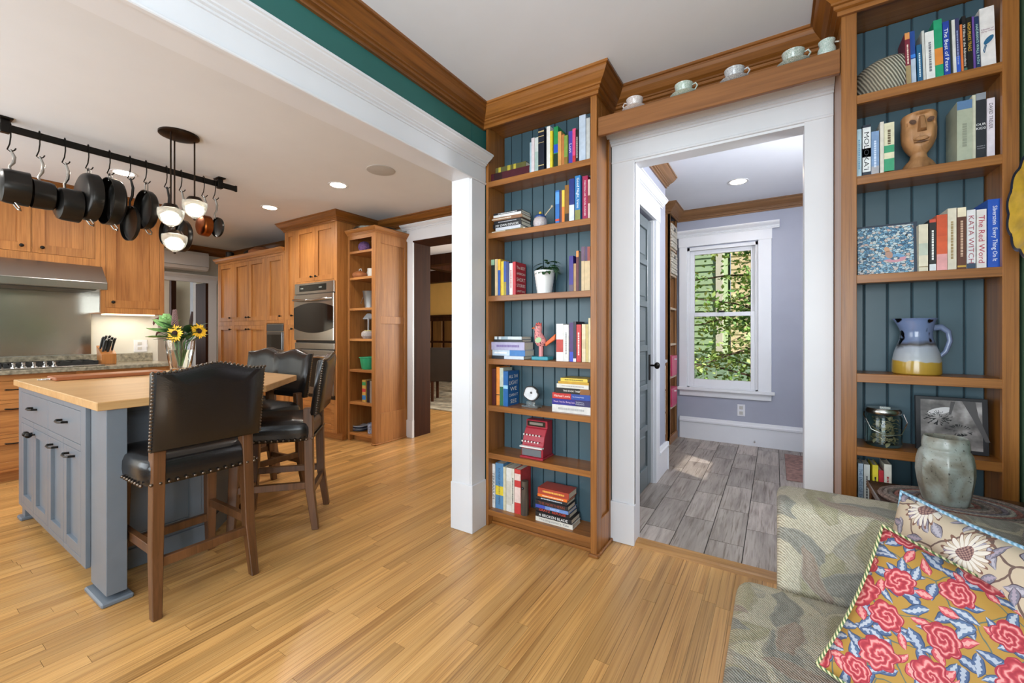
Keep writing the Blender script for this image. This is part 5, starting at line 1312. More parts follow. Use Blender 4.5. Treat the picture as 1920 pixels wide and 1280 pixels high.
for k in range(6): m.tube([(x + .01, yb_, 1.55), (x + .05 + .01 * k, yb_ - .02, 1.60 - .008 * k), (x + .09, yb_ - .03, 1.58 - .015 * k)], .0015, 5)
m.build('leaves', DGRN, t, smooth=True)
# painted wooden bird
x = lx(1014, yb_); t = thing('wooden_bird', 'pink spotted wooden bird figurine on turquoise base', 'figurine', (x + .01, yb_, 1.04))
PINK = paint('bird_pink', 'D98A8A', .45, var=.06); ORG = paint('bird_orange', 'D8642A', .45, var=.1)
B(x - .045, x + .065, yb_ - .035, yb_ + .035, 1.04, 1.06).build('base', paint('turquoise_base', '3A98A8', .4), t, bev=.002)
MB().tube([(x + .002, yb_, 1.06), (x + .002, yb_, 1.13)], .014, 10).build('post', PINK, t)
def body(u, v):
    a = 6.2832 * u
    pf = [(0, 1.118, 0), (.022, 1.122, .0), (.036, 1.14, .0), (.038, 1.16, -.002), (.030, 1.185, -.012), (.022, 1.205, -.018), (.025, 1.225, -.018), (.024, 1.24, -.017), (.012, 1.25, -.016), (0, 1.252, -.016)]
    i = min(int(v * 9), 8); f = v * 9 - i
    r = pf[i][0] * (1 - f) + pf[i + 1][0] * f; zz = pf[i][1] * (1 - f) + pf[i + 1][1] * f; ox = pf[i][2] * (1 - f) + pf[i + 1][2] * f
    return (x + ox + r * math.cos(a), yb_ + r * .75 * math.sin(a), zz)
MB().grid(body, 22, 28, True).build('body', PINK, t, smooth=True)
MB().tube([(x - .034, yb_, 1.232), (x - .062, yb_, 1.228)], [.010, .001], 8).build('beak', ORG, t, smooth=True)
MB().prism([(1.14, x + .03), (1.12, x + .035), (1.16, x + .095), (1.195, x + .10)], 'y', yb_ - .008, yb_ + .008).build('tail', ORG, t, bev=.003)
MB().prism([(1.245, x - .035), (1.262, x - .028), (1.253, x - .02), (1.266, x - .012), (1.252, x - .004), (1.262, x + .004), (1.24, x + .004)], 'y', yb_ - .004, yb_ + .004).build('comb', paint('comb_red', 'C04030', .5), t)
m = MB(); rl = random.Random(9)
for k in range(46):
    u_, v_ = .5 + rl.random() * .5, .12 + .75 * rl.random(); q = Vector(body(u_, v_)); m.ball(q, .0026, 6, 4)
o = m.build('spots', BLKH, t); o['kind'] = 'stuff'
ell(MB(), x - .002, 1.158, .022, .016, .3, yb_ - .0285).build('wing_patch', paint('wing_green', 'A8C89A', .5), t)
MB().ball((x - .022, yb_ - .0175, 1.232), .006, 10, 6).build('eye', paint('eye_white', 'E8E8E0', .4), t, smooth=True); MB().ball((x - .022, yb_ - .0225, 1.232), .003, 8, 6).build('pupil', BLKH, t)
# agate slice on clear stand
x = lx(997, yb_); t = thing('agate_slice', 'white agate slice with dark rim on clear stand', 'ornament', (x, yb_, .75))
ACR = glassy('acrylic', 'F4FAFA', .02, .9)
B(x - .055, x + .055, yb_ - .03, yb_ + .03, .75, .763).build('stand', ACR, t, bev=.002); B(x - .03, x + .02, yb_ - .012, yb_ + .012, .763, .785).build('stand_prong', ACR, t)
n = 22; rl = random.Random(2); ol = [(.785 + .048 + (.047 + rl.uniform(-.004, .004)) * math.sin(a) * .95, x - .005 + (.052 + rl.uniform(-.005, .005)) * math.cos(a)) for a in [6.2832 * k / n for k in range(n)]]
MB().prism(ol, 'y', yb_ - .006, yb_ + .008).build('rim', paint('agate_rim', '3A3634', .4, var=.3), t, bev=.001)
c = (.833, x - .005); MB().prism([(c[0] + (p[0] - c[0]) * .86, c[1] + (p[1] - c[1]) * .86) for p in ol], 'y', yb_ - .0075, yb_ - .004).build('face', paint('agate_white', 'D8DADE', .25, var=.15, scale=30), t)
MB().ball((x, yb_ - .007, .838), .009, 8, 6, (1, .3, .8)).build('core', paint('agate_core', '4A4644', .4), t)
# toy cash register
x0 = lx(980, 2.19); t = thing('toy_cash_register', 'red toy cash register with white keys on sixth shelf', 'toy', (x0 + .08, 2.22, .455))
RED = paint('register_red', 'A82A3A', .35, var=.06); wr = .145
B(x0, x0 + wr + .012, 2.155, 2.295, .455, .466).build('base', RED, t, bev=.002)
MB().prism([(2.165, .466), (2.165, .52), (2.175, .535), (2.19, .585), (2.215, .622), (2.225, .63), (2.225, .672), (2.29, .672), (2.29, .466)], 'x', x0 + .006, x0 + wr + .006).build('housing', RED, t, bev=.003)
B(x0 + .012, x0 + wr - .004, 2.1615, 2.166, .47, .511).build('drawer', paint('drawer_grey', '6A6E74', .4), t, bev=.001)
B(x0 + .0, x0 + wr + .008, 2.15, 2.178, .518, .527).build('ledge', paint('key_white', 'E4E4E2', .35), t, bev=.002)
B(x0 + .014, x0 + wr - .008, 2.2225, 2.226, .634, .665).build('display', paint('display_dark', '2A2622', .2), t)
B(x0 + .03, x0 + wr - .024, 2.2215, 2.2235, .643, .658).build('display_window', paint('display_grey', '8A8278', .3), t)
for r_i, (yy, zz) in enumerate(((2.168, .552), (2.186, .588))):
    for k in range(6):
        kx = x0 + .02 + k * .021
        kk = MB().box(kx - .0045, kx + .0045, yy - .018, yy - .012, zz, zz + .009).build('key', paint('key_white', 'E4E4E2', .35), t, bev=.001)
        MB().box(kx - .0015, kx + .0015, yy - .012, yy + .012, zz + .001, zz + .004).build('key_lever', BLKH, kk)
# dark carved post on the bottom shelf and disc on the stack
x = lx(984, 2.19); t = thing('carved_log', 'dark weathered wooden log with knot on bottom shelf', 'ornament', (x, 2.19, .10))
MB().lathe([(0, 0), (.024, 0), (.025, .08), (.022, .15), (.023, .205), (0, .207)], 9, (x, 2.19, .10)).build('trunk', wood('weathered_dark', '6A5A4A', '1E1A18', 'z', .7, 60, 3), t, smooth=True)
MB().ball((x - .002, 2.168, .265), .008, 8, 6).build('knot', BLKH, t)

# ================================================================== teacups on the plate shelf
CHINA = {}
def china(n, c):
    m, nt, p = newmat('china_' + n); vo = nt.nodes.new('ShaderNodeTexNoise'); vo.inputs['Scale'].default_value = 55
    r = ramp(nt, [(.0, c), (.47, c), (.52, 'E6E4E0'), (1, 'E6E4E0')]); nt.links.new(vo.outputs['Fac'], r.inputs['Fac']); nt.links.new(r.outputs['Color'], p.inputs['Base Color']); p.inputs['Roughness'].default_value = .15
    return m
SHZ = 2.352
for (u, nm, c, hs, lab) in ((1190, 'rose', 'A88A86', -1, 'small pink patterned teacup at left end of display shelf'), (1282, 'green', '5A8A6A', 1, 'green leaf patterned teacup, second on the display shelf'), (1377, 'grey', '5A5A6A', 1, 'grey flower patterned teacup, middle of the display shelf'), (1487, 'ivy', '3A6A4A', 1, 'ivy patterned teacup, fourth on the display shelf')):
    x = onY(u, 150, 2.19).x; y = 2.19
    t = thing('teacup', lab, 'teacup', (x, y, SHZ + .009), 'teacups on the display shelf'); cm = china(nm, c)
    MB().lathe([(0, 0), (.02, 0), (.022, .004), (.034, .02), (.041, .045), (.043, .055), (.040, .055), (.030, .02), (0, .008)], 28, (x, y, SHZ + .009)).build('bowl', cm, t, smooth=True)
    hx = x + hs * .04
    MB().tube([(hx, y, SHZ + .055), (hx + hs * .014, y, SHZ + .06), (hx + hs * .022, y, SHZ + .045), (hx + hs * .012, y, SHZ + .03), (hx - hs * .006, y, SHZ + .028)], .0035, 7).build('handle', cm, t, smooth=True)
    sc = MB().lathe([(0, 0), (.03, 0), (.055, .008), (.064, .012), (.062, .014), (.03, .004), (0, .004)], 30)
    one('saucer', sc, cm, lab.replace('teacup', 'saucer').replace('small ', 'small '), 'saucer', (x, y, SHZ + .001), 'saucers on the display shelf', smooth=True)
x = onY(1550, 90, 2.2).x
t = thing('creamer_jug', 'small gilt rimmed jug at right end of display shelf', 'jug', (x, 2.2, SHZ))
MB().lathe([(0, 0), (.022, 0), (.032, .02), (.032, .04), (.025, .055), (.03, .075), (.027, .075), (.02, .05), (0, .02)], 26, (x, 2.2, SHZ)).build('body', china('jug', '6A9A8A'), t, smooth=True)
MB().tube([(x + .028, 2.2, SHZ + .065), (x + .05, 2.2, SHZ + .06), (x + .048, 2.2, SHZ + .03), (x + .03, 2.2, SHZ + .022)], .0035, 7).build('handle', china('jug2', '8A7A4A'), t, smooth=True)
# ================================================================== ornaments in the sofa bookcase
YR = 2.215
def rx(u, y=YR): return onY(u, 600, y).x
# ridged stoneware bowl
x = rx(1650); bw = thing('ridged_vessel', 'ridged brown and cream stoneware vessel on top shelf', 'vessel', (x, YR, 2.14))
m_, nt_, p_ = newmat('ridged_stoneware')
tc = nt_.nodes.new('ShaderNodeTexCoord'); mp = nt_.nodes.new('ShaderNodeMapping'); mp.inputs['Rotation'].default_value = (0, math.radians(28), 0)
wv = nt_.nodes.new('ShaderNodeTexWave'); wv.inputs['Scale'].default_value = 34; wv.inputs['Distortion'].default_value = 1.5; wv.inputs['Detail'].default_value = 2
nt_.links.new(tc.outputs['Object'], mp.inputs['Vector']); nt_.links.new(mp.outputs[0], wv.inputs['Vector'])
sx = nt_.nodes.new('ShaderNodeSeparateXYZ'); nt_.links.new(tc.outputs['Object'], sx.inputs[0])
r1 = ramp(nt_, [(0, '4A3A30'), (.5, 'B8AE98'), (1, 'C8C8B8')]); mr = nt_.nodes.new('ShaderNodeMapRange'); mr.inputs['From Min'].default_value = -.10; mr.inputs['From Max'].default_value = .09
nt_.links.new(sx.outputs['X'], mr.inputs['Value']); nt_.links.new(mr.outputs[0], r1.inputs['Fac'])
mx = nt_.nodes.new('ShaderNodeMix'); mx.data_type = 'RGBA'; mx.blend_type = 'MULTIPLY'; mx.inputs['Factor'].default_value = .75
r2 = ramp(nt_, [(.25, '4A3C34'), (.6, 'FFFFFF')]); nt_.links.new(wv.outputs['Color'], r2.inputs['Fac'])
nt_.links.new(r1.outputs['Color'], mx.inputs['A']); nt_.links.new(r2.outputs['Color'], mx.inputs['B']); nt_.links.new(mx.outputs['Result'], p_.inputs['Base Color'])
bp = nt_.nodes.new('ShaderNodeBump'); bp.inputs['Strength'].default_value = .9; bp.inputs['Distance'].default_value = .004; nt_.links.new(wv.outputs['Color'], bp.inputs['Height']); nt_.links.new(bp.outputs['Normal'], p_.inputs['Normal'])
p_.inputs['Roughness'].default_value = .75
def vess(u, v):
    a = 6.2832 * u; prof = [(0, 0), (.075, 0), (.088, .02), (.094, .06), (.09, .10), (.075, .13), (.04, .148), (0, .152)]
    i = min(int(v * 7), 6); f = v * 7 - i
    r = prof[i][0] * (1 - f) + prof[i + 1][0] * f; z = prof[i][1] * (1 - f) + prof[i + 1][1] * f
    c = math.cos(a); s = math.sin(a)
    return (r * math.copysign(abs(c) ** .8, c), r * .72 * s, z * (1 + .18 * c * r / .09))
MB().grid(vess, 36, 24, True).build('body', m_, bw, world=False, smooth=True)
# carved wooden head
x = rx(1722); hd_ = thing('carved_bust', 'carved wooden bust with long nose on second shelf', 'sculpture', (x, YR, 1.82))
CARV = wood('carved_wood', 'B8875A', '6A4426', 'z', .5, 30, 5, .3)
def head(u, v):
    a = 6.2832 * u
    pf = [(0, 0, .9), (.072, 0, .8), (.07, .012, .8), (.055, .035, .8), (.034, .055, .9), (.030, .07, 1), (.042, .082, .95), (.055, .10, .9), (.066, .125, .85), (.068, .16, .85), (.066, .19, .85), (.068, .215, .85), (.063, .224, .85), (0, .226, .85)]
    k = len(pf) - 1; i = min(int(v * k), k - 1); f = v * k - i
    r, z, e = [pf[i][j] * (1 - f) + pf[i + 1][j] * f for j in range(3)]
    c, s = math.cos(a), math.sin(a)
    y = r * e * s
    if s < 0 and .09 < z < .215:      # face plane
        y = max(y, -.046)
        if abs(c) < .75 and .165 < z < .2: y += .010 * (1 - ((z - .182) / .018) ** 2) if abs(c) > .25 else 0
        if abs(c) < .45 and .105 < z < .13: y += .007
    return (r * c, y, z)
MB().grid(head, 48, 60, True).build('bust', CARV, hd_, world=False, smooth=True, angle=50)
MB().add([(-.010, -.044, .205), (.012, -.044, .205), (.019, -.047, .145), (-.017, -.047, .145), (-.006, -.052, .205), (.008, -.052, .205), (.012, -.072, .15), (-.010, -.072, .15)],
         [(0, 1, 5, 4), (1, 2, 6, 5), (2, 3, 7, 6), (3, 0, 4, 7), (4, 5, 6, 7)]).build('nose', CARV, hd_, world=False, bev=.003, seg=2, smooth=True)
SH_ = paint('carved_recess', '5A3A24', .6, var=.2)
for sxx in (-1, 1): ell(MB(), sxx * .033, .186, .014, .009, sxx * .25, -.0475).prism([(.186, sxx * .033 - .01), (.19, sxx * .033), (.186, sxx * .033 + .01), (.18, sxx * .033)], 'y', -.0495, -.046).build('eye', SH_, hd_, world=False)
MB().prism([(.118, -.03), (.128, -.012), (.125, 0), (.128, .012), (.118, .03), (.112, .012), (.112, -.012)], 'y', -.052, -.042).build('lips', CARV, hd_, world=False, bev=.002)
MB().prism([(.108, -.028), (.111, .0), (.108, .028), (.104, 0)], 'y', -.0475, -.044).build('chin_line', SH_, hd_, world=False)
# pebble picture
m_, nt_, p_ = newmat('pebble_print'); tc = nt_.nodes.new('ShaderNodeTexCoord')
mpp = nt_.nodes.new('ShaderNodeMapping'); mpp.inputs['Scale'].default_value = (1, 1, 1.5); nt_.links.new(tc.outputs['Object'], mpp.inputs['Vector'])
vo = nt_.nodes.new('ShaderNodeTexVoronoi'); vo.inputs['Scale'].default_value = 95; nt_.links.new(mpp.outputs[0], vo.inputs['Vector'])
ve = nt_.nodes.new('ShaderNodeTexVoronoi'); ve.feature = 'DISTANCE_TO_EDGE'; ve.inputs['Scale'].default_value = 95; nt_.links.new(mpp.outputs[0], ve.inputs['Vector'])
bwn = nt_.nodes.new('ShaderNodeRGBToBW'); nt_.links.new(vo.outputs['Color'], bwn.inputs[0])
rr = ramp(nt_, [(.15, '3A5E7E'), (.35, '5E92B4'), (.55, '9CC2D6'), (.75, 'CFD4D2'), (.9, 'C8AAA0')]); nt_.links.new(bwn.outputs[0], rr.inputs['Fac'])
re_ = ramp(nt_, [(.01, '1E2C3A'), (.10, 'FFFFFF')]); nt_.links.new(ve.outputs['Distance'], re_.inputs['Fac'])
mx = nt_.nodes.new('ShaderNodeMix'); mx.data_type = 'RGBA'; mx.blend_type = 'MULTIPLY'; mx.inputs['Factor'].default_value = 1
nt_.links.new(rr.outputs['Color'], mx.inputs['A']); nt_.links.new(re_.outputs['Color'], mx.inputs['B']); nt_.links.new(mx.outputs['Result'], p_.inputs['Base Color']); p_.inputs['Roughness'].default_value = .35
xa, xb = .285, rx(1721, 2.19); hp = .20
ph = thing('beach_picture', 'mounted picture of blue pebbles and a toy swim ring', 'picture', ((xa + xb) / 2, 2.185, 1.431), rot=(-.06, 0, 0)); hw_ = (xb - xa) / 2
B(-hw_, hw_, .002, .018, 0, hp).build('board', paint('picture_edge_navy', '2A3648', .5), ph, world=False)
B(-hw_, hw_ - .012, 0, .0025, 0, hp - .008).build('print', m_, ph, world=False)
ring = lambda r0, r1, cx, cz, a0, a1, y=-.0006, n=20: MB().add([(cx + r * math.cos(a0 + (a1 - a0) * k / n), y, cz + r * .5 * math.sin(a0 + (a1 - a0) * k / n)) for k in range(n + 1) for r in (r0, r1)], [(2 * k, 2 * k + 1, 2 * k + 3, 2 * k + 2) for k in range(n)])
ring(.014, .032, .024, .062, .3, 3.4).build('printed_ring', ink('6A9AC0'), ph, world=False); ring(.014, .032, .024, .062, 3.4, 6.58).build('printed_ring', ink('C8909C'), ph, world=False)
ell(MB(), .006, .078, .011, .016, .3, -.0007).build('printed_bather', ink('B08A7A'), ph, world=False); ell(MB(), .0, .098, .008, .012, .4, -.0007).build('printed_hat', ink('C89A7A'), ph, world=False)
# pitcher
x = rx(1718); pt = thing('pitcher', 'glazed stoneware pitcher, blue above and yellow below, fourth shelf', 'pitcher', (x, YR, 1.04))
m_, nt_, p_ = newmat('pitcher_glaze'); tc = nt_.nodes.new('ShaderNodeTexCoord'); sx = nt_.nodes.new('ShaderNodeSeparateXYZ'); nt_.links.new(tc.outputs['Object'], sx.inputs[0])
nn_ = nt_.nodes.new('ShaderNodeTexNoise'); nn_.inputs['Scale'].default_value = 14; ad = nt_.nodes.new('ShaderNodeMath'); ad.operation = 'MULTIPLY_ADD'; ad.inputs[1].default_value = .03
nt_.links.new(tc.outputs['Object'], nn_.inputs['Vector']); nt_.links.new(nn_.outputs['Fac'], ad.inputs[0]); nt_.links.new(sx.outputs['Z'], ad.inputs[2])
mr = nt_.nodes.new('ShaderNodeMapRange'); mr.inputs['From Min'].default_value = .012; mr.inputs['From Max'].default_value = .235; nt_.links.new(ad.outputs[0], mr.inputs['Value'])
rr = ramp(nt_, [(0, 'A8822E'), (.24, 'B08E3A'), (.26, 'A9ACB0'), (.48, '9EA4B0'), (.53, '4A4440'), (.6, '6A7898'), (1, '6E7FA6')]); nt_.links.new(mr.outputs[0], rr.inputs['Fac'])
n3 = nt_.nodes.new('ShaderNodeTexNoise'); n3.inputs['Scale'].default_value = 26; n3.inputs['Detail'].default_value = 1; nt_.links.new(tc.outputs['Object'], n3.inputs['Vector'])
r3 = ramp(nt_, [(.60, 'FFFFFF'), (.66, '241C1A')]); nt_.links.new(n3.outputs['Fac'], r3.inputs['Fac'])
mk = nt_.nodes.new('ShaderNodeMapRange'); mk.inputs['From Min'].default_value = .45; mk.inputs['From Max'].default_value = .55; nt_.links.new(mr.outputs[0], mk.inputs['Value'])
mx = nt_.nodes.new('ShaderNodeMix'); mx.data_type = 'RGBA'; mx.blend_type = 'MULTIPLY'; nt_.links.new(mk.outputs[0], mx.inputs['Factor'])
nt_.links.new(rr.outputs['Color'], mx.inputs['A']); nt_.links.new(r3.outputs['Color'], mx.inputs['B']); nt_.links.new(mx.outputs['Result'], p_.inputs['Base Color']); p_.inputs['Roughness'].default_value = .15
def pit(u, v):
    a = 6.2832 * u
    pf = [(0, 0), (.082, 0), (.088, .006), (.087, .05), (.08, .085), (.066, .12), (.058, .14), (.057, .165), (.062, .19), (.068, .208), (.075, .216), (.071, .216), (.055, .19), (.05, .15), (0, .13)]
    k = len(pf) - 1; i = min(int(v * k), k - 1); f = v * k - i
    r, z = [pf[i][j] * (1 - f) + pf[i + 1][j] * f for j in range(2)]
    sp_ = max(0, -math.cos(a)) ** 8 * max(0, (z - .17) / .046) * .014
    return ((r + sp_) * math.cos(a), (r + sp_) * math.sin(a), z)
MB().grid(pit, 40, 45, True).build('body', m_, pt, world=False, smooth=True)
MB().tube([(.058, 0, .18), (.085, 0, .182), (.108, 0, .165), (.114, 0, .13), (.10, 0, .09), (.078, 0, .068)], [.012, .012, .011, .010, .009, .007], 10).build('handle', paint('handle_blue_glaze', '6E7A98', .2, var=.2), pt, world=False, smooth=True)
# clamp jar
x = rx(1656); jr = thing('glass_jar', 'glass clamp-lid jar with wire bail and dried petals', 'jar', (x, YR, .75))
JG = glassy('jar_glass', 'E8F2F0', .01, 1, 1.3)
MB().lathe([(0, 0), (.052, 0), (.058, .008), (.058, .115), (.05, .13), (.046, .13), (.053, .112), (.053, .012), (0, .008)], 30, (x, YR, .75), ).build('vessel', JG, jr, smooth=True)
MB().lathe([(.053, .128), (.056, .132), (.056, .142), (.05, .15), (0, .152)], 30, (x, YR, .75)).build('lid', STEEL, jr, smooth=True)
MB().box(x - .012, x + .02, YR - .01, YR + .01, .898, .906).build('clasp', CHROME, jr)
MB().tube([(x - .06, YR - .005, .88), (x - .063, YR - .02, .87), (x - .045, YR - .056, .82), (x, YR - .066, .80), (x + .045, YR - .056, .81), (x + .068, YR - .02, .85), (x + .06, YR - .005, .88)], .002, 6).build('bail', CHROME, jr, smooth=True)
pe = MB(); rl = random.Random(4)
for k in range(90):
    a = rl.random() * 6.28; r_q = .042 * math.sqrt(rl.random()); leaf(pe, Vector((x + r_q * math.cos(a), YR + r_q * math.sin(a), .765 + .09 * rl.random())), Vector((rl.uniform(-1, 1), rl.uniform(-1, 1), rl.uniform(-.6, .6))), .022, .008, UP, .3)
pe_o = pe.build('petals', paint('dried_petals', 'B8A880', .8, var=.4, scale=60), thing('dried_petals', 'loose dried petals filling the clamp-lid jar', 'petals', (x, YR, .76)))
pe_o['kind'] = 'stuff'
# framed black and white photograph
m_, nt_, p_ = newmat('monochrome_print'); tc = nt_.nodes.new('ShaderNodeTexCoord'); n1 = nt_.nodes.new('ShaderNodeTexNoise'); n1.inputs['Scale'].default_value = 16; n1.inputs['Detail'].default_value = 3
nt_.links.new(tc.outputs['Object'], n1.inputs['Vector']); rr = ramp(nt_, [(.3, '3A3636'), (.5, '76706E'), (.7, 'B4AEAC')]); nt_.links.new(n1.outputs['Fac'], rr.inputs['Fac']); nt_.links.new(rr.outputs['Color'], p_.inputs['Base Color']); p_.inputs['Roughness'].default_value = .3
xa, xb = rx(1719, 2.2), rx(1857, 2.2); hp = .205; hw_ = (xb - xa) / 2
fr_ = thing('framed_photograph', 'black mounted monochrome photograph of a pinecone in snow', 'picture', ((xa + xb) / 2, 2.205, .752), rot=(-.07, 0, 0))
B(-hw_, hw_, .002, .02, 0, hp).build('mount', paint('mount_black', '1C1A1E', .4), fr_, world=False, bev=.001)
B(-hw_ + .014, hw_ - .016, 0, .003, .014, hp - .012).build('print', m_, fr_, world=False)
m = MB(); rl = random.Random(8)
for k in range(60):
    a = rl.random() * 6.28; c = (-.035 + .03 * math.cos(a) * rl.random(), .125 + .024 * math.sin(a) * rl.random()); m.add([(c[0], -.0008, c[1]), (c[0] + .013 * math.cos(a) - .002, -.0008, c[1] + .012 * math.sin(a)), (c[0] + .013 * math.cos(a + .3), -.0008, c[1] + .012 * math.sin(a + .3))], [(0, 1, 2)])
for k in range(40):
    a = rl.random() * 6.28; c = (.02 + .03 * rl.random() * math.cos(a), .085 + .012 * math.sin(a)); m.add([(c[0], -.0008, c[1]), (c[0] + .012 * math.cos(a), -.0008, c[1] + .01 * math.sin(a)), (c[0] + .012 * math.cos(a + .3), -.0008, c[1] + .01 * math.sin(a + .3))], [(0, 1, 2)])
m.build('printed_pinecone', ink('1E1C1C'), fr_, world=False)
MB().add([(-.0, -.0007, .19), (.012, -.0007, .19), (.0, -.0007, .14), (-.006, -.0007, .145)], [(0, 1, 2, 3)]).add([(.03, -.0007, .193), (.065, -.0007, .193), (.072, -.0007, .14), (.10, -.0007, .05), (.088, -.0007, .05), (.055, -.0007, .135)], [(0, 1, 2, 3, 4, 5)]).build('printed_branch', ink('4A4646'), fr_, world=False)
ell(MB(), -.03, .152, .036, .012, .3, -.0006).build('printed_snow', ink('C8C4C4'), fr_, world=False)

# ================================================================== side table, mat, vase
TZT = .66
tb = thing('side_table', 'dark wooden side table between sofa arm and bookcase', 'table', (.49, 1.85, 0))
B(.285, .705, 1.685, 2.0, TZT - .022, TZT).build('table_top', W_TABLE, tb, bev=.003)
for a, b in ((.31, 1.71), (.68, 1.71), (.31, 1.975), (.68, 1.975)): B(a - .018, a + .018, b - .018, b + .018, 0, TZT - .022).build('leg', W_TABLE, tb, bev=.002)
B(.30, .69, 1.70, 1.99, TZT - .075, TZT - .022).build('apron', W_TABLE, tb)
mt = thing('braided_mat', 'oval braided mat in muted reds under the vase', 'mat', (.475, 1.84, TZT))
BRD = [paint('braid_' + c, c, .9, var=.5, scale=160, bump=.6, bscale=220) for c in ('7E6A62', '8E7E76', '6E6660', '8A5A52', '9A948A', '746A72')]
for i in range(13):
    r_ = .008 + i * .0125
    MB().tube([(.475 + r_ * 1.12 * math.cos(a), 1.84 + r_ * .82 * math.sin(a), TZT + .006) for a in [6.2832 * k / 40 for k in range(41)]], .0068, 6, False).build('braid', BRD[(i * 5) % 6], mt, smooth=True)
vs2 = thing('stoneware_vase', 'grey green faceted stoneware vase on the braided mat', 'vase', (.452, 1.832, TZT + .013))
m_, nt_, p_ = newmat('ash_glaze'); tc = nt_.nodes.new('ShaderNodeTexCoord'); n1 = nt_.nodes.new('ShaderNodeTexNoise'); n1.inputs['Scale'].default_value = 11; n1.inputs['Detail'].default_value = 6; n1.inputs['Distortion'].default_value = .6
nt_.links.new(tc.outputs['Object'], n1.inputs['Vector']); rr = ramp(nt_, [(.28, '544C40'), (.42, '7E796C'), (.55, '969A92'), (.75, 'AEB6B4')]); nt_.links.new(n1.outputs['Fac'], rr.inputs['Fac'])
n2 = nt_.nodes.new('ShaderNodeTexNoise'); n2.inputs['Scale'].default_value = 130; nt_.links.new(tc.outputs['Object'], n2.inputs['Vector']); r2 = ramp(nt_, [(.28, '4A4238'), (.36, 'FFFFFF')]); nt_.links.new(n2.outputs['Fac'], r2.inputs['Fac'])
mx = nt_.nodes.new('ShaderNodeMix'); mx.data_type = 'RGBA'; mx.blend_type = 'MULTIPLY'; mx.inputs['Factor'].default_value = .8
nt_.links.new(rr.outputs['Color'], mx.inputs['A']); nt_.links.new(r2.outputs['Color'], mx.inputs['B']); nt_.links.new(mx.outputs['Result'], p_.inputs['Base Color']); p_.inputs['Roughness'].default_value = .28
def vas(u, v):
    a = 6.2832 * u
    pf = [(0, 0), (.066, 0), (.069, .006), (.082, .05), (.090, .10), (.088, .14), (.079, .175), (.068, .19), (.069, .20), (.066, .225), (.061, .236), (.056, .232), (.06, .2), (.0, .19)]
    k = len(pf) - 1; i = min(int(v * k), k - 1); f = v * k - i
    r, z = [pf[i][j] * (1 - f) + pf[i + 1][j] * f for j in range(2)]
    w = math.exp(-((z - .09) / .07) ** 2)
    cut = 1 - .16 * w * (abs(math.cos(3.5 * (a + .35))) ** .7)
    return (r * cut * math.cos(a), r * cut * math.sin(a), z)
MB().grid(vas, 84, 52, True).build('body', m_, vs2, world=False, smooth=True)
vs2.scale = (.8, .8, .86); hd_.scale = (.76, .92, 1); pt.scale = (.82, .82, 1)

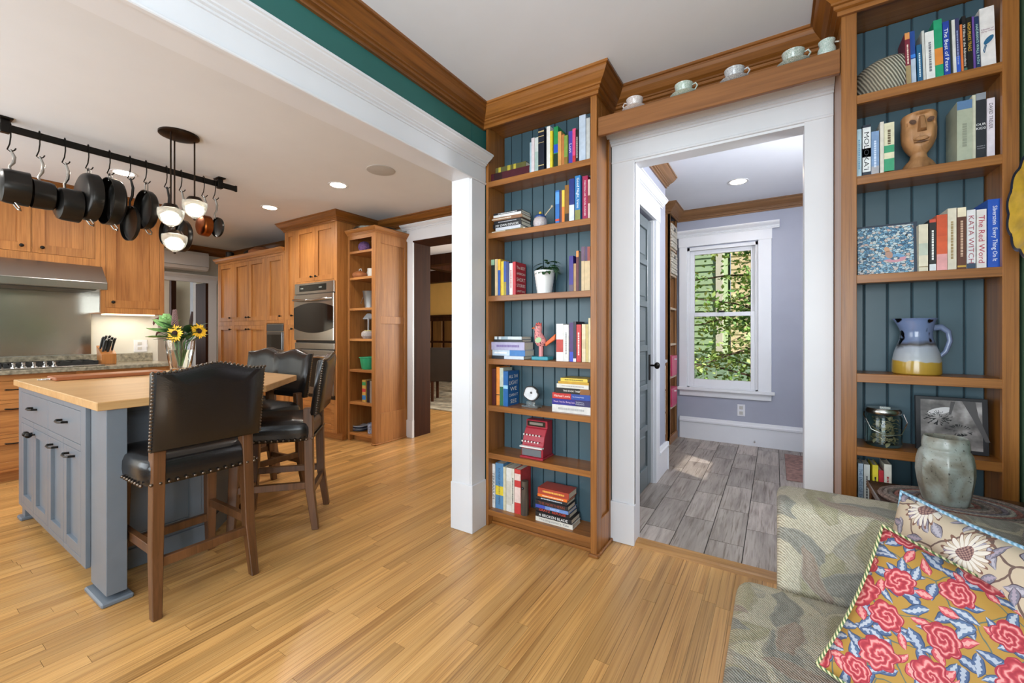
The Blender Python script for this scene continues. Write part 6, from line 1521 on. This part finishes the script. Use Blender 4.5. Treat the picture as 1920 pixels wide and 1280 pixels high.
# ================================================================== sofa and pillows
def vmath(nt, op, a, b=None):
    n = nt.nodes.new('ShaderNodeVectorMath'); n.operation = op; nt.links.new(a, n.inputs[0])
    if b is not None: nt.links.new(b, n.inputs[1])
    return n
def fmath(nt, op, a, b=None, c=None):
    n = nt.nodes.new('ShaderNodeMath'); n.operation = op
    for i, q in enumerate((a, b, c)):
        if q is None: continue
        if isinstance(q, (int, float)): n.inputs[i].default_value = q
        else: nt.links.new(q, n.inputs[i])
    return n.outputs[0]
def mixc(nt, f, a, b):
    n = nt.nodes.new('ShaderNodeMix'); n.data_type = 'RGBA'
    nt.links.new(f, n.inputs['Factor'])
    for k, q in (('A', a), ('B', b)):
        if isinstance(q, str): n.inputs[k].default_value = lin(q)
        else: nt.links.new(q, n.inputs[k])
    return n.outputs['Result']
def flower_print(name, base, scale, rad, kind):
    m, nt, p = newmat(name); tc = nt.nodes.new('ShaderNodeTexCoord'); sep = nt.nodes.new('ShaderNodeSeparateXYZ'); nt.links.new(tc.outputs['Object'], sep.inputs[0])
    cm0 = nt.nodes.new('ShaderNodeCombineXYZ'); nt.links.new(sep.outputs['X'], cm0.inputs[0])
    nt.links.new(sep.outputs['Y'] if kind != 'kilim' else fmath(nt, 'ADD', sep.outputs['Y'], sep.outputs['Z']), cm0.inputs[1])
    wz = nt.nodes.new('ShaderNodeTexNoise'); wz.inputs['Scale'].default_value = 22 if kind != 'kilim' else 9; nt.links.new(cm0.outputs[0], wz.inputs['Vector'])
    cmb = nt.nodes.new('ShaderNodeVectorMath'); cmb.operation = 'MULTIPLY_ADD'; q_ = .022 if kind != 'kilim' else .09; cmb.inputs[1].default_value = (q_, q_, 0); nt.links.new(wz.outputs['Color'], cmb.inputs[0]); nt.links.new(cm0.outputs[0], cmb.inputs[2])
    nz = nt.nodes.new('ShaderNodeTexNoise'); nz.inputs['Scale'].default_value = 60; nt.links.new(cmb.outputs[0], nz.inputs['Vector'])
    def cells(sc, rnd, off=0):
        v = nt.nodes.new('ShaderNodeTexVoronoi'); v.voronoi_dimensions = '2D'; v.inputs['Scale'].default_value = sc; v.inputs['Randomness'].default_value = rnd
        o = nt.nodes.new('ShaderNodeVectorMath'); o.operation = 'ADD'; o.inputs[1].default_value = (off, off * .7, 0); nt.links.new(cmb.outputs[0], o.inputs[0]); nt.links.new(o.outputs[0], v.inputs['Vector'])
        df = vmath(nt, 'SUBTRACT', o.outputs[0], v.outputs['Position']); s2 = nt.nodes.new('ShaderNodeSeparateXYZ'); nt.links.new(df.outputs[0], s2.inputs[0])
        cs_ = nt.nodes.new('ShaderNodeSeparateColor'); nt.links.new(v.outputs['Color'], cs_.inputs[0])
        ln = nt.nodes.new('ShaderNodeVectorMath'); ln.operation = 'LENGTH'; nt.links.new(df.outputs[0], ln.inputs[0])
        return ln.outputs['Value'], fmath(nt, 'ARCTAN2', s2.outputs['Y'], s2.outputs['X']), s2.outputs['X'], s2.outputs['Y'], cs_.outputs['Red']
    # leaves: stretched, turned at random in each cell
    def leaves(sc, off, L, W, c0, c1, cedge, under):
        ln, an, dx, dy, rnd = cells(sc, .9, off)
        th_ = fmath(nt, 'MULTIPLY', rnd, 12.6); c, s = fmath(nt, 'COSINE', th_), fmath(nt, 'SINE', th_)
        a = fmath(nt, 'ADD', fmath(nt, 'MULTIPLY', dx, c), fmath(nt, 'MULTIPLY', dy, s)); b = fmath(nt, 'SUBTRACT', fmath(nt, 'MULTIPLY', dy, c), fmath(nt, 'MULTIPLY', dx, s))
        aa = fmath(nt, 'DIVIDE', a, L); lim = fmath(nt, 'MULTIPLY', fmath(nt, 'SUBTRACT', 1, fmath(nt, 'MULTIPLY', aa, aa)), W)
        q = fmath(nt, 'DIVIDE', fmath(nt, 'ABSOLUTE', b), fmath(nt, 'MAXIMUM', lim, .00001))
        inside = fmath(nt, 'MULTIPLY', fmath(nt, 'LESS_THAN', q, 1), fmath(nt, 'LESS_THAN', fmath(nt, 'ABSOLUTE', aa), 1))
        body_ = mixc(nt, fmath(nt, 'LESS_THAN', fmath(nt, 'ADD', q, fmath(nt, 'MULTIPLY', fmath(nt, 'SINE', fmath(nt, 'MULTIPLY', a, 900)), .12)), .38), c0, c1)
        body_ = mixc(nt, fmath(nt, 'GREATER_THAN', q, .82), body_, cedge)
        return mixc(nt, inside, under, body_)
    if kind == 'kilim':
        n1 = nt.nodes.new('ShaderNodeTexNoise'); n1.inputs['Scale'].default_value = 5; n1.inputs['Detail'].default_value = 3; nt.links.new(cmb.outputs[0], n1.inputs['Vector'])
        g0 = ramp(nt, [(.3, 'C2BBAA'), (.45, 'CCC3AE'), (.6, 'D6CDB8'), (.75, 'C6BE9E')]); nt.links.new(n1.outputs['Fac'], g0.inputs['Fac'])
        col = leaves(scale * 1.0, .4, .13, .06, 'B8B2A4', 'C6BDAA', 'B2AC9E', g0.outputs['Color'])
        col = leaves(scale * 1.15, 1.7, .12, .045, 'B4AC90', 'BEB69C', 'B8B09A', col)
        col = leaves(scale * 1.3, 2.9, .10, .035, '9A988F', 'A6A39A', 'A8A49A', col)
        col = leaves(scale * 1.0, 4.4, .09, .03, 'AC9A8C', 'B6A698', 'BCB2A4', col)
        wv = nt.nodes.new('ShaderNodeTexWave'); wv.inputs['Scale'].default_value = 75; wv.inputs['Distortion'].default_value = 3; wv.inputs['Detail'].default_value = 2; wv.bands_direction = 'DIAGONAL'; nt.links.new(cm0.outputs[0], wv.inputs['Vector'])
        w2 = nt.nodes.new('ShaderNodeTexNoise'); w2.inputs['Scale'].default_value = 120; nt.links.new(cm0.outputs[0], w2.inputs['Vector'])
        wf = fmath(nt, 'ADD', fmath(nt, 'MULTIPLY', wv.outputs['Fac'], .5), fmath(nt, 'MULTIPLY', w2.outputs['Fac'], .5))
        wm = ramp(nt, [(.2, '9A968C'), (.75, 'FFFFFF')]); nt.links.new(wf, wm.inputs['Fac'])
        mxk = nt.nodes.new('ShaderNodeMix'); mxk.data_type = 'RGBA'; mxk.blend_type = 'MULTIPLY'; mxk.inputs['Factor'].default_value = .8; nt.links.new(col, mxk.inputs['A']); nt.links.new(wm.outputs['Color'], mxk.inputs['B']); col = mxk.outputs['Result']
        bpk = nt.nodes.new('ShaderNodeBump'); bpk.inputs['Strength'].default_value = .7; bpk.inputs['Distance'].default_value = .004; nt.links.new(wf, bpk.inputs['Height']); nt.links.new(bpk.outputs['Normal'], p.inputs['Normal'])
    elif kind == 'rose':
        e = nt.nodes.new('ShaderNodeTexVoronoi'); e.voronoi_dimensions = '2D'; e.feature = 'DISTANCE_TO_EDGE'; e.inputs['Scale'].default_value = scale * 1.2
        wob = vmath(nt, 'ADD', cmb.outputs[0]); nt.links.new(e.outputs['Distance'], nt.nodes.new('ShaderNodeMath').inputs[0]); nt.links.new(cmb.outputs[0], e.inputs['Vector'])
        col = mixc(nt, fmath(nt, 'LESS_THAN', e.outputs['Distance'], .016), base, '5E6658')
        col = leaves(scale * 1.9, .3, .021, .0095, '4C5E82', 'A9AEBC', '364462', col)
        col = leaves(scale * 1.8, .77, .020, .009, '566A8C', 'B4B8C2', '364462', col)
        col = leaves(scale * 1.7, 1.4, .014, .008, 'C8505A', 'E09A94', '8A2A36', col)
        ln, an, dx, dy, rnd = cells(scale, .55)
        sizes = fmath(nt, 'MULTIPLY_ADD', rnd, rad * .4, rad * .8)
        pet = fmath(nt, 'MULTIPLY', fmath(nt, 'ABSOLUTE', fmath(nt, 'SINE', fmath(nt, 'MULTIPLY', an, 3.5))), .18)
        q = fmath(nt, 'DIVIDE', ln, fmath(nt, 'MULTIPLY', sizes, fmath(nt, 'ADD', pet, .86)))
        swirl = fmath(nt, 'SINE', fmath(nt, 'ADD', fmath(nt, 'ADD', fmath(nt, 'MULTIPLY', q, 17), fmath(nt, 'MULTIPLY', an, 2)), fmath(nt, 'MULTIPLY', nz.outputs['Fac'], 9)))
        rc = ramp(nt, [(.0, 'A02C3A'), (.4, 'B83E48'), (.75, 'CC5C60'), (.95, 'DE9490')]); nt.links.new(fmath(nt, 'MULTIPLY_ADD', swirl, .5, .5), rc.inputs['Fac'])
        rose = mixc(nt, fmath(nt, 'GREATER_THAN', q, .92), rc.outputs['Color'], 'A02A3C')
        col = mixc(nt, fmath(nt, 'LESS_THAN', q, 1), col, rose)
    else:
        e = nt.nodes.new('ShaderNodeTexVoronoi'); e.voronoi_dimensions = '2D'; e.feature = 'DISTANCE_TO_EDGE'; e.inputs['Scale'].default_value = scale * 1.3; nt.links.new(cmb.outputs[0], e.inputs['Vector'])
        col = mixc(nt, fmath(nt, 'LESS_THAN', e.outputs['Distance'], .018), base, '6E5850')
        col = leaves(scale * 2.4, .3, .022, .010, '8C8894', 'B4AEB8', '4A3E48', col)
        col = leaves(scale * 2.5, .9, .018, .009, '7C7A88', 'A89AA8', '54404A', col)
        ln, an, dx, dy, rnd = cells(scale, .5)
        pet = fmath(nt, 'ABSOLUTE', fmath(nt, 'SINE', fmath(nt, 'MULTIPLY', an, 9)))
        q = fmath(nt, 'DIVIDE', ln, fmath(nt, 'MULTIPLY', fmath(nt, 'POWER', pet, .5), rad))
        flo = mixc(nt, fmath(nt, 'GREATER_THAN', q, .86), 'E2D8CC', '7E5A4C')
        flo = mixc(nt, fmath(nt, 'LESS_THAN', pet, .22), flo, '7E5A4C')
        col = mixc(nt, fmath(nt, 'LESS_THAN', q, 1), col, flo)
        ck_ = nt.nodes.new('ShaderNodeTexChecker'); ck_.inputs['Scale'].default_value = 260; ck_.inputs['Color1'].default_value = lin('6A4A4C'); ck_.inputs['Color2'].default_value = lin('A88478'); nt.links.new(cmb.outputs[0], ck_.inputs['Vector'])
        col = mixc(nt, fmath(nt, 'LESS_THAN', ln, rad * .36), col, ck_.outputs['Color'])
    nt.links.new(col, p.inputs['Base Color']); p.inputs['Roughness'].default_value = .75
    return m
KIL = flower_print('kilim_tapestry', None, 4.2, .05, 'kilim')
so = thing('sofa', 'sofa upholstered in worn grey and olive kilim tapestry', 'sofa', (.3, .9, 0))
B(-.02, .66, .05, 1.60, .06, .30).build('base_frame', KIL, so, bev=.02, seg=3, smooth=True)
B(-.10, .50, .22, 1.475, .29, .455).build('seat_cushion', KIL, so, bev=.055, seg=5, smooth=True)
B(.005, .60, 1.478, 1.665, .06, .70).build('arm', KIL, so, bev=.035, seg=4, smooth=True)
MB().prism([(.06, .44), (.46, .44), (.84, .50), (.87, .56), (.86, .68), (.06, .69)], 'y', .05, 1.47).build('backrest', KIL, so, bev=.035, seg=4, smooth=True)
for a, b in ((.03, .1), (.03, 1.6), (.62, .1), (.62, 1.6)): MB().lathe([(.018, 0), (.026, .06)], 12, (a, b, 0)).build('leg', W_DK, so)
def pillow(label, corner, e2, e1, w, h, T, mat, pmat):
    e2 = Vector(e2).normalized(); e1 = Vector(e1); e1 = (e1 - e2 * e1.dot(e2)).normalized(); up = -e1; n = e2.cross(up)
    c = Vector(corner) + e2 * w / 2 + e1 * h / 2
    t = thing('throw_pillow', label, 'pillow', c, 'throw pillows on the sofa'); M = Matrix((e2, up, n)).transposed().to_4x4(); t.rotation_euler = M.to_euler()
    def s_(sign):
        def f(u, v):
            a, b = u * 2 - 1, v * 2 - 1
            x_ = a * w / 2 * (1 - .055 * (1 - b * b)); y_ = b * h / 2 * (1 - .055 * (1 - a * a))
            z_ = sign * T * ((1 - a ** 4) * (1 - b ** 4)) ** .55 + .004 * math.sin(9 * a + 4 * b) * (1 - a * a) * (1 - b * b)
            return (x_, y_, z_)
        return f
    MB().grid(s_(1), 34, 34).grid(s_(-1), 34, 34).build('cushion', mat, t, world=False, smooth=True, angle=100)
    pts = []
    for k in range(4):
        for j in range(12):
            q = j / 12; a, b = [(q * 2 - 1, -1), (1, q * 2 - 1), (1 - q * 2, 1), (-1, 1 - q * 2)][k]
            pts.append((a * w / 2 * (1 - .055 * (1 - b * b)), b * h / 2 * (1 - .055 * (1 - a * a)), 0))
    MB().tube(pts + [pts[0]], .0042, 7, False).build('piping', pmat, t, world=False, smooth=True)
def stripes(name, a, b, sc):
    m, nt, p = newmat(name); tc = nt.nodes.new('ShaderNodeTexCoord'); w_n = nt.nodes.new('ShaderNodeTexWave'); w_n.bands_direction = 'DIAGONAL'; w_n.inputs['Scale'].default_value = sc
    nt.links.new(tc.outputs['Object'], w_n.inputs['Vector']); r = ramp(nt, [(.4, a), (.6, b)]); nt.links.new(w_n.outputs['Color'], r.inputs['Fac']); nt.links.new(r.outputs['Color'], p.inputs['Base Color']); p.inputs['Roughness'].default_value = .7
    return m
pillow('beige pillow printed with sunflowers and pale blue piping', (.276, 1.445, .793), (.5, -.866, 0), (-.173, -.1, -.97), .42, .38, .05, flower_print('sunflower_print', 'C6B49C', 7.6, .046, 'sun'), stripes('piping_blue', 'A9C8DC', '6E9CB8', 60))
pillow('mustard pillow printed with red roses and blue leaves', (.207, 1.252, .763), (.926, -.283, -.293), (-.388, -.45, -.797), .42, .335, .06, flower_print('rose_print', 'AC8238', 13, .0285, 'rose'), stripes('piping_green', '4E6A3A', 'D8CDA0', 60))
# scalloped plate on the right wall
pw = thing('wall_plate', 'yellow scalloped plate with dark blue rim hung on green wall', 'plate', (.70, 1.94, 1.60))
rm = lambda a, z: 1 + .09 * abs(math.sin(6 * a))
M = Matrix(((0, 0, -1, .70), (0, 1, 0, 1.94), (1, 0, 0, 1.60), (0, 0, 0, 1)))
MB().lathe([(0, .0), (.09, 0), (.135, .018), (.15, .026), (.148, .03), (.13, .022), (.09, .006), (0, .006)], 84, rmod=rm).xf(M).build('dish', paint('plate_yellow', 'C8A43A', .3, var=.25, scale=25), pw, smooth=True)
MB().tube([M @ Vector((.152 * rm(a, 0) * math.cos(a), .152 * rm(a, 0) * math.sin(a), .028)) for a in [6.2832 * k / 112 for k in range(113)]], .006, 6, False).build('rim', paint('plate_navy', '1E2636', .3), pw, smooth=True)
MB().lathe([(0, .0075), (.07, .0075), (.085, .009)], 40).xf(M).build('centre', paint('plate_green', '6E8A3E', .3, var=.3, scale=30), pw)

# ================================================================== mudroom contents
FX = -.955
W_MUD = wood('mudroom_oak', '9A6C42', '6E4524', 'z', .4, 55, 2, .3)
ts = thing('tall_shelf_unit', 'tall oak shelf unit in corner beside mudroom window', 'shelf unit', (-1.2, 4.9, 0))
B(-1.5, FX, 4.69, 4.715, 0, 2.49).build('side_panel', W_MUD, ts); B(-1.5, FX, 5.075, 5.1, 0, 2.49).build('side_panel', W_MUD, ts); B(-1.5, -1.48, 4.715, 5.075, 0, 2.49).build('back_panel', W_MUD, ts)
B(FX - .018, FX, 4.69, 4.735, 0, 2.49).build('stile', W_MUD, ts); B(FX - .018, FX, 5.06, 5.1, 0, 2.49).build('stile', W_MUD, ts)
B(FX - .02, FX + .006, 4.69, 5.1, 0, .08).build('plinth', W_MUD, ts, bev=.003)
szs = [onX(1267, v, FX).z for v in (470, 517, 578, 643, 702, 757)]
for z in szs: B(-1.48, FX - .002, 4.715, 5.075, z - .022, z).build('shelf_board', wood('mudroom_shelf_pale', 'C8B49A', 'A08A70', 'y', .4), ts)
MUD_CROWN[1].build('crown_front', wood('mudroom_crown_oak_depth', '8A6442', '5E3F22', 'y', .4), ts)
MUD_CROWN[0].build('crown_side', wood('mudroom_crown_oak', '8A6442', '5E3F22', 'x', .4), ts)
for z, h, lab in ((szs[0], .26, 'white woven basket on the highest mudroom shelf'), (szs[1], .24, 'white woven basket on the second mudroom shelf')):
    t = thing('storage_basket', lab, 'basket', (-1.1, 4.895, z), 'baskets on the mudroom shelves'); WV = paint('white_wicker', 'B8B2A6', .8, var=.5, scale=90, bump=.9, bscale=120)
    m = MB()
    n = 8
    for i in range(n): m.box(-1.28, FX + .015 - .003 * (i % 2), 4.75, 5.04, z + h * i / n + .001, z + h * (i + 1) / n - .002)
    m.build('weave', WV, t, bev=.003); B(FX + .01, FX + .017, 4.86, 4.93, z + h * .72, z + h * .86).build('hand_hole', BLKH, t)
for z, h, lab in ((szs[3] - .0, .0, None), (szs[4], .22, 'pink bin on the middle mudroom shelf'), (szs[5], .2, 'pink bin on the lower mudroom shelf')):
    if not lab: continue
    t = thing('storage_bin', lab, 'bin', (-1.1, 4.895, z), 'pink bins on the mudroom shelves')
    MB().prism([(4.77, z + .001), (5.02, z + .001), (5.045, z + h), (4.745, z + h)], 'x', -1.3, FX + .012).build('body', paint('pink_plastic', 'C04468', .4), t, bev=.004); B(FX + .012, FX + .03, 4.88, 4.92, z + h * .8, z + h * .86).build('handle', paint('bin_clip', 'D8D8D8', .3), t)
mc = thing('mudroom_counter', 'low pale cabinet with white top in mudroom alcove', 'cabinet', (-1.2, 4.25, 0))
B(-1.59, -.975, 3.87, 4.685, .885, .915).build('counter_top', WHITE, mc, bev=.003); B(-1.59, -1.0, 3.88, 4.68, 0, .885).build('carcass', wood('pale_cabinet_wood', 'D0B088', 'B08E62', 'y', .4), mc)
for (a, b) in ((.12, .34), (.36, .58), (.6, .85)): B(-1.0, -.985, 3.9, 4.66, a, b).build('drawer', wood('pale_cabinet_wood', 'D0B088', 'B08E62', 'y', .4), mc, bev=.002)
rg = one('door_mat', B(-.26, .26, -.425, .425, 0, .008), paint('faded_rug', '8A6A62', .95, var=.4, scale=30, bump=.6, bscale=160), 'faded brown pink mat on the mudroom tiles', 'mat', (.34, 4.5, .0025), bev=.002)
ou = thing('wall_outlet', 'white wall outlet below the mudroom window', 'outlet', (-.308, 5.125, .37))
B(-.345, -.27, 5.122, 5.13, .305, .432).build('plate', WHITE, ou, bev=.002)
for z in (.34, .397): B(-.325, -.29, 5.119, 5.123, z - .018, z + .018).build('socket', paint('socket_grey', 'B9B6B0', .5), ou, bev=.002)
dst = thing('door_stop', 'small spring door stop on the mudroom baseboard', 'door stop', (-.18, 5.11, .06)); MB().tube([(-.18, 5.112, .06), (-.18, 5.06, .06)], .006, 8).ball((-.18, 5.055, .06), .01, 8, 6).build('spring', CHROME, dst, smooth=True)

# ================================================================== dining room furniture
DLE = paint('dark_chair_leather', '1E1614', .35, var=.2)
def dchair(label, x, y, rz):
    t = thing('dining_chair', label, 'chair', (x, y, 0), 'dining chairs', rz)
    B(-.23, .23, -.22, .24, .36, .48).build('seat', DLE, t, world=False, bev=.02, seg=2)
    MB().prism([(.20, .44), (.28, .95), (.33, .95), (.26, .36)], 'x', -.23, .23).build('backrest', DLE, t, world=False, bev=.012, seg=2)
    for a in (-.2, .2):
        for b in (-.19, .23): B(a - .022, a + .022, b - .022, b + .022, 0, .37).build('leg', W_DK, t, world=False, bev=.002)
dchair('dark leather dining chair seen through far doorway', -4.98, 5.72, math.radians(-150))
dt = thing('dining_table', 'dark wood dining table edge beyond the doorway', 'table', (-6.0, 6.0, 0))
B(-6.9, -5.25, 5.4, 6.7, .70, .74).build('table_top', W_DK, dt, bev=.005)
for a in (-6.7, -5.45):
    for b in (5.55, 6.55): B(a - .04, a + .04, b - .04, b + .04, 0, .70).build('leg', W_DK, dt)
one('dining_rug', B(-1.6, 1.6, -1.3, 1.6, 0, .01), paint('dining_rug_weave', '8E8674', .95, var=.6, scale=7), 'grey patterned rug under the dining table', 'rug', (-5.4, 6.2, .001))

# ================================================================== outdoors beyond the mudroom window
struct('ground_yard', B(-9, 8, 5.26, 16, -.75, -.7), paint('lawn', '6E8A48', .9, var=.3, scale=3))
hs2 = thing('neighbour_house', 'pale green clapboard house beyond the mudroom window', 'house', (-2.5, 11, -.7))
SID = paint('green_clapboard', 'A9C49A', .7, var=.05)
for k in range(34): MB().prism([(10.4, -.7 + k * .15), (10.4, -.55 + k * .15), (10.385, -.55 + k * .15), (10.36, -.7 + k * .15)], 'x', -5.5, -1.05).build('clapboard', SID, hs2)
B(-5.5, -1.05, 10.4, 13, -.7, 4.4).build('wall', SID, hs2); B(-1.12, -.98, 10.33, 10.45, -.7, 4.4).build('corner_board', paint('house_trim', 'E8E2D0', .6), hs2)
hs3 = thing('tan_house', 'tan clapboard house partly hidden by the tree', 'house', (1.5, 12.5, -.7))
for k in range(34): MB().prism([(12.4, -.7 + k * .17), (12.4, -.53 + k * .17), (12.385, -.53 + k * .17), (12.36, -.7 + k * .17)], 'x', -.98, 4.5).build('clapboard', paint('tan_clapboard', 'DCC2A4', .7, var=.05), hs3)
B(-.98, 4.5, 12.4, 14, -.7, 5.2).build('wall', paint('tan_clapboard', 'DCC2A4', .7), hs3)
fn_ = thing('garden_fence', 'pale green board fence below the tree', 'fence', (-1.2, 9.4, -.7))
for k in range(22): B(-3.2 + k * .2, -3.01 + k * .2, 9.4, 9.43, -.7, .78).build('fence_board', paint('fence_green', '9AB8A0', .7, var=.06), fn_)
tr = thing('garden_tree', 'leafy green tree outside the mudroom window', 'tree', (.3, 8.0, -.7))
BRK = paint('tree_bark', '5A4A3C', .9, var=.3, scale=20)
MB().tube([(.3, 8, -.7), (.25, 8, .5), (.1, 7.9, 1.6), (-.1, 7.9, 3.2)], [.11, .09, .07, .04], 9).build('trunk', BRK, tr, smooth=True)
m = MB(); rl = random.Random(12); lf = MB()
for k in range(30):
    z = .3 + 3.0 * rl.random(); b0 = Vector((.2 - .1 * z / 3, 7.95, z)); d = Vector((rl.uniform(-1.7, .35), rl.uniform(-.7, .5), rl.uniform(-.35, .45))); L = 1.0 + .5 * rl.random()
    pts = [b0, b0 + d * L * .4 + Vector((0, 0, .06)), b0 + d * L * .8, b0 + d * L]
    m.tube(pts, [.022, .014, .008, .003], 5)
    for j in range(210):
        q = .12 + .9 * rl.random(); p = b0 + d * L * q + Vector((rl.gauss(0, .13), rl.gauss(0, .13), rl.gauss(0, .13)))
        dd = Vector((rl.uniform(-1, 1), rl.uniform(-1, 1), rl.uniform(-1, .3))).normalized(); s = dd.cross(Vector((rl.uniform(-1, 1), rl.uniform(-1, 1), 1))).normalized()
        l_ = .07 + .04 * rl.random(); w_q = l_ * .32
        lf.add([p, p + dd * l_ * .5 + s * w_q, p + dd * l_, p + dd * l_ * .5 - s * w_q], [(0, 1, 2, 3)])
m.build('branches', BRK, tr, smooth=True)
LFM, nt_, p_ = newmat('tree_leaf'); g = nt_.nodes.new('ShaderNodeNewGeometry'); r = ramp(nt_, [(0, '5A8A42'), (.5, '86B05A'), (1, 'C0D684')]); nt_.links.new(g.outputs['Random Per Island'], r.inputs['Fac']); nt_.links.new(r.outputs['Color'], p_.inputs['Base Color']); p_.inputs['Roughness'].default_value = .5
o = lf.build('foliage', LFM, tr); o['kind'] = 'stuff'
for o in list(bpy.data.objects):
    if '_o' in o: del o['_o']
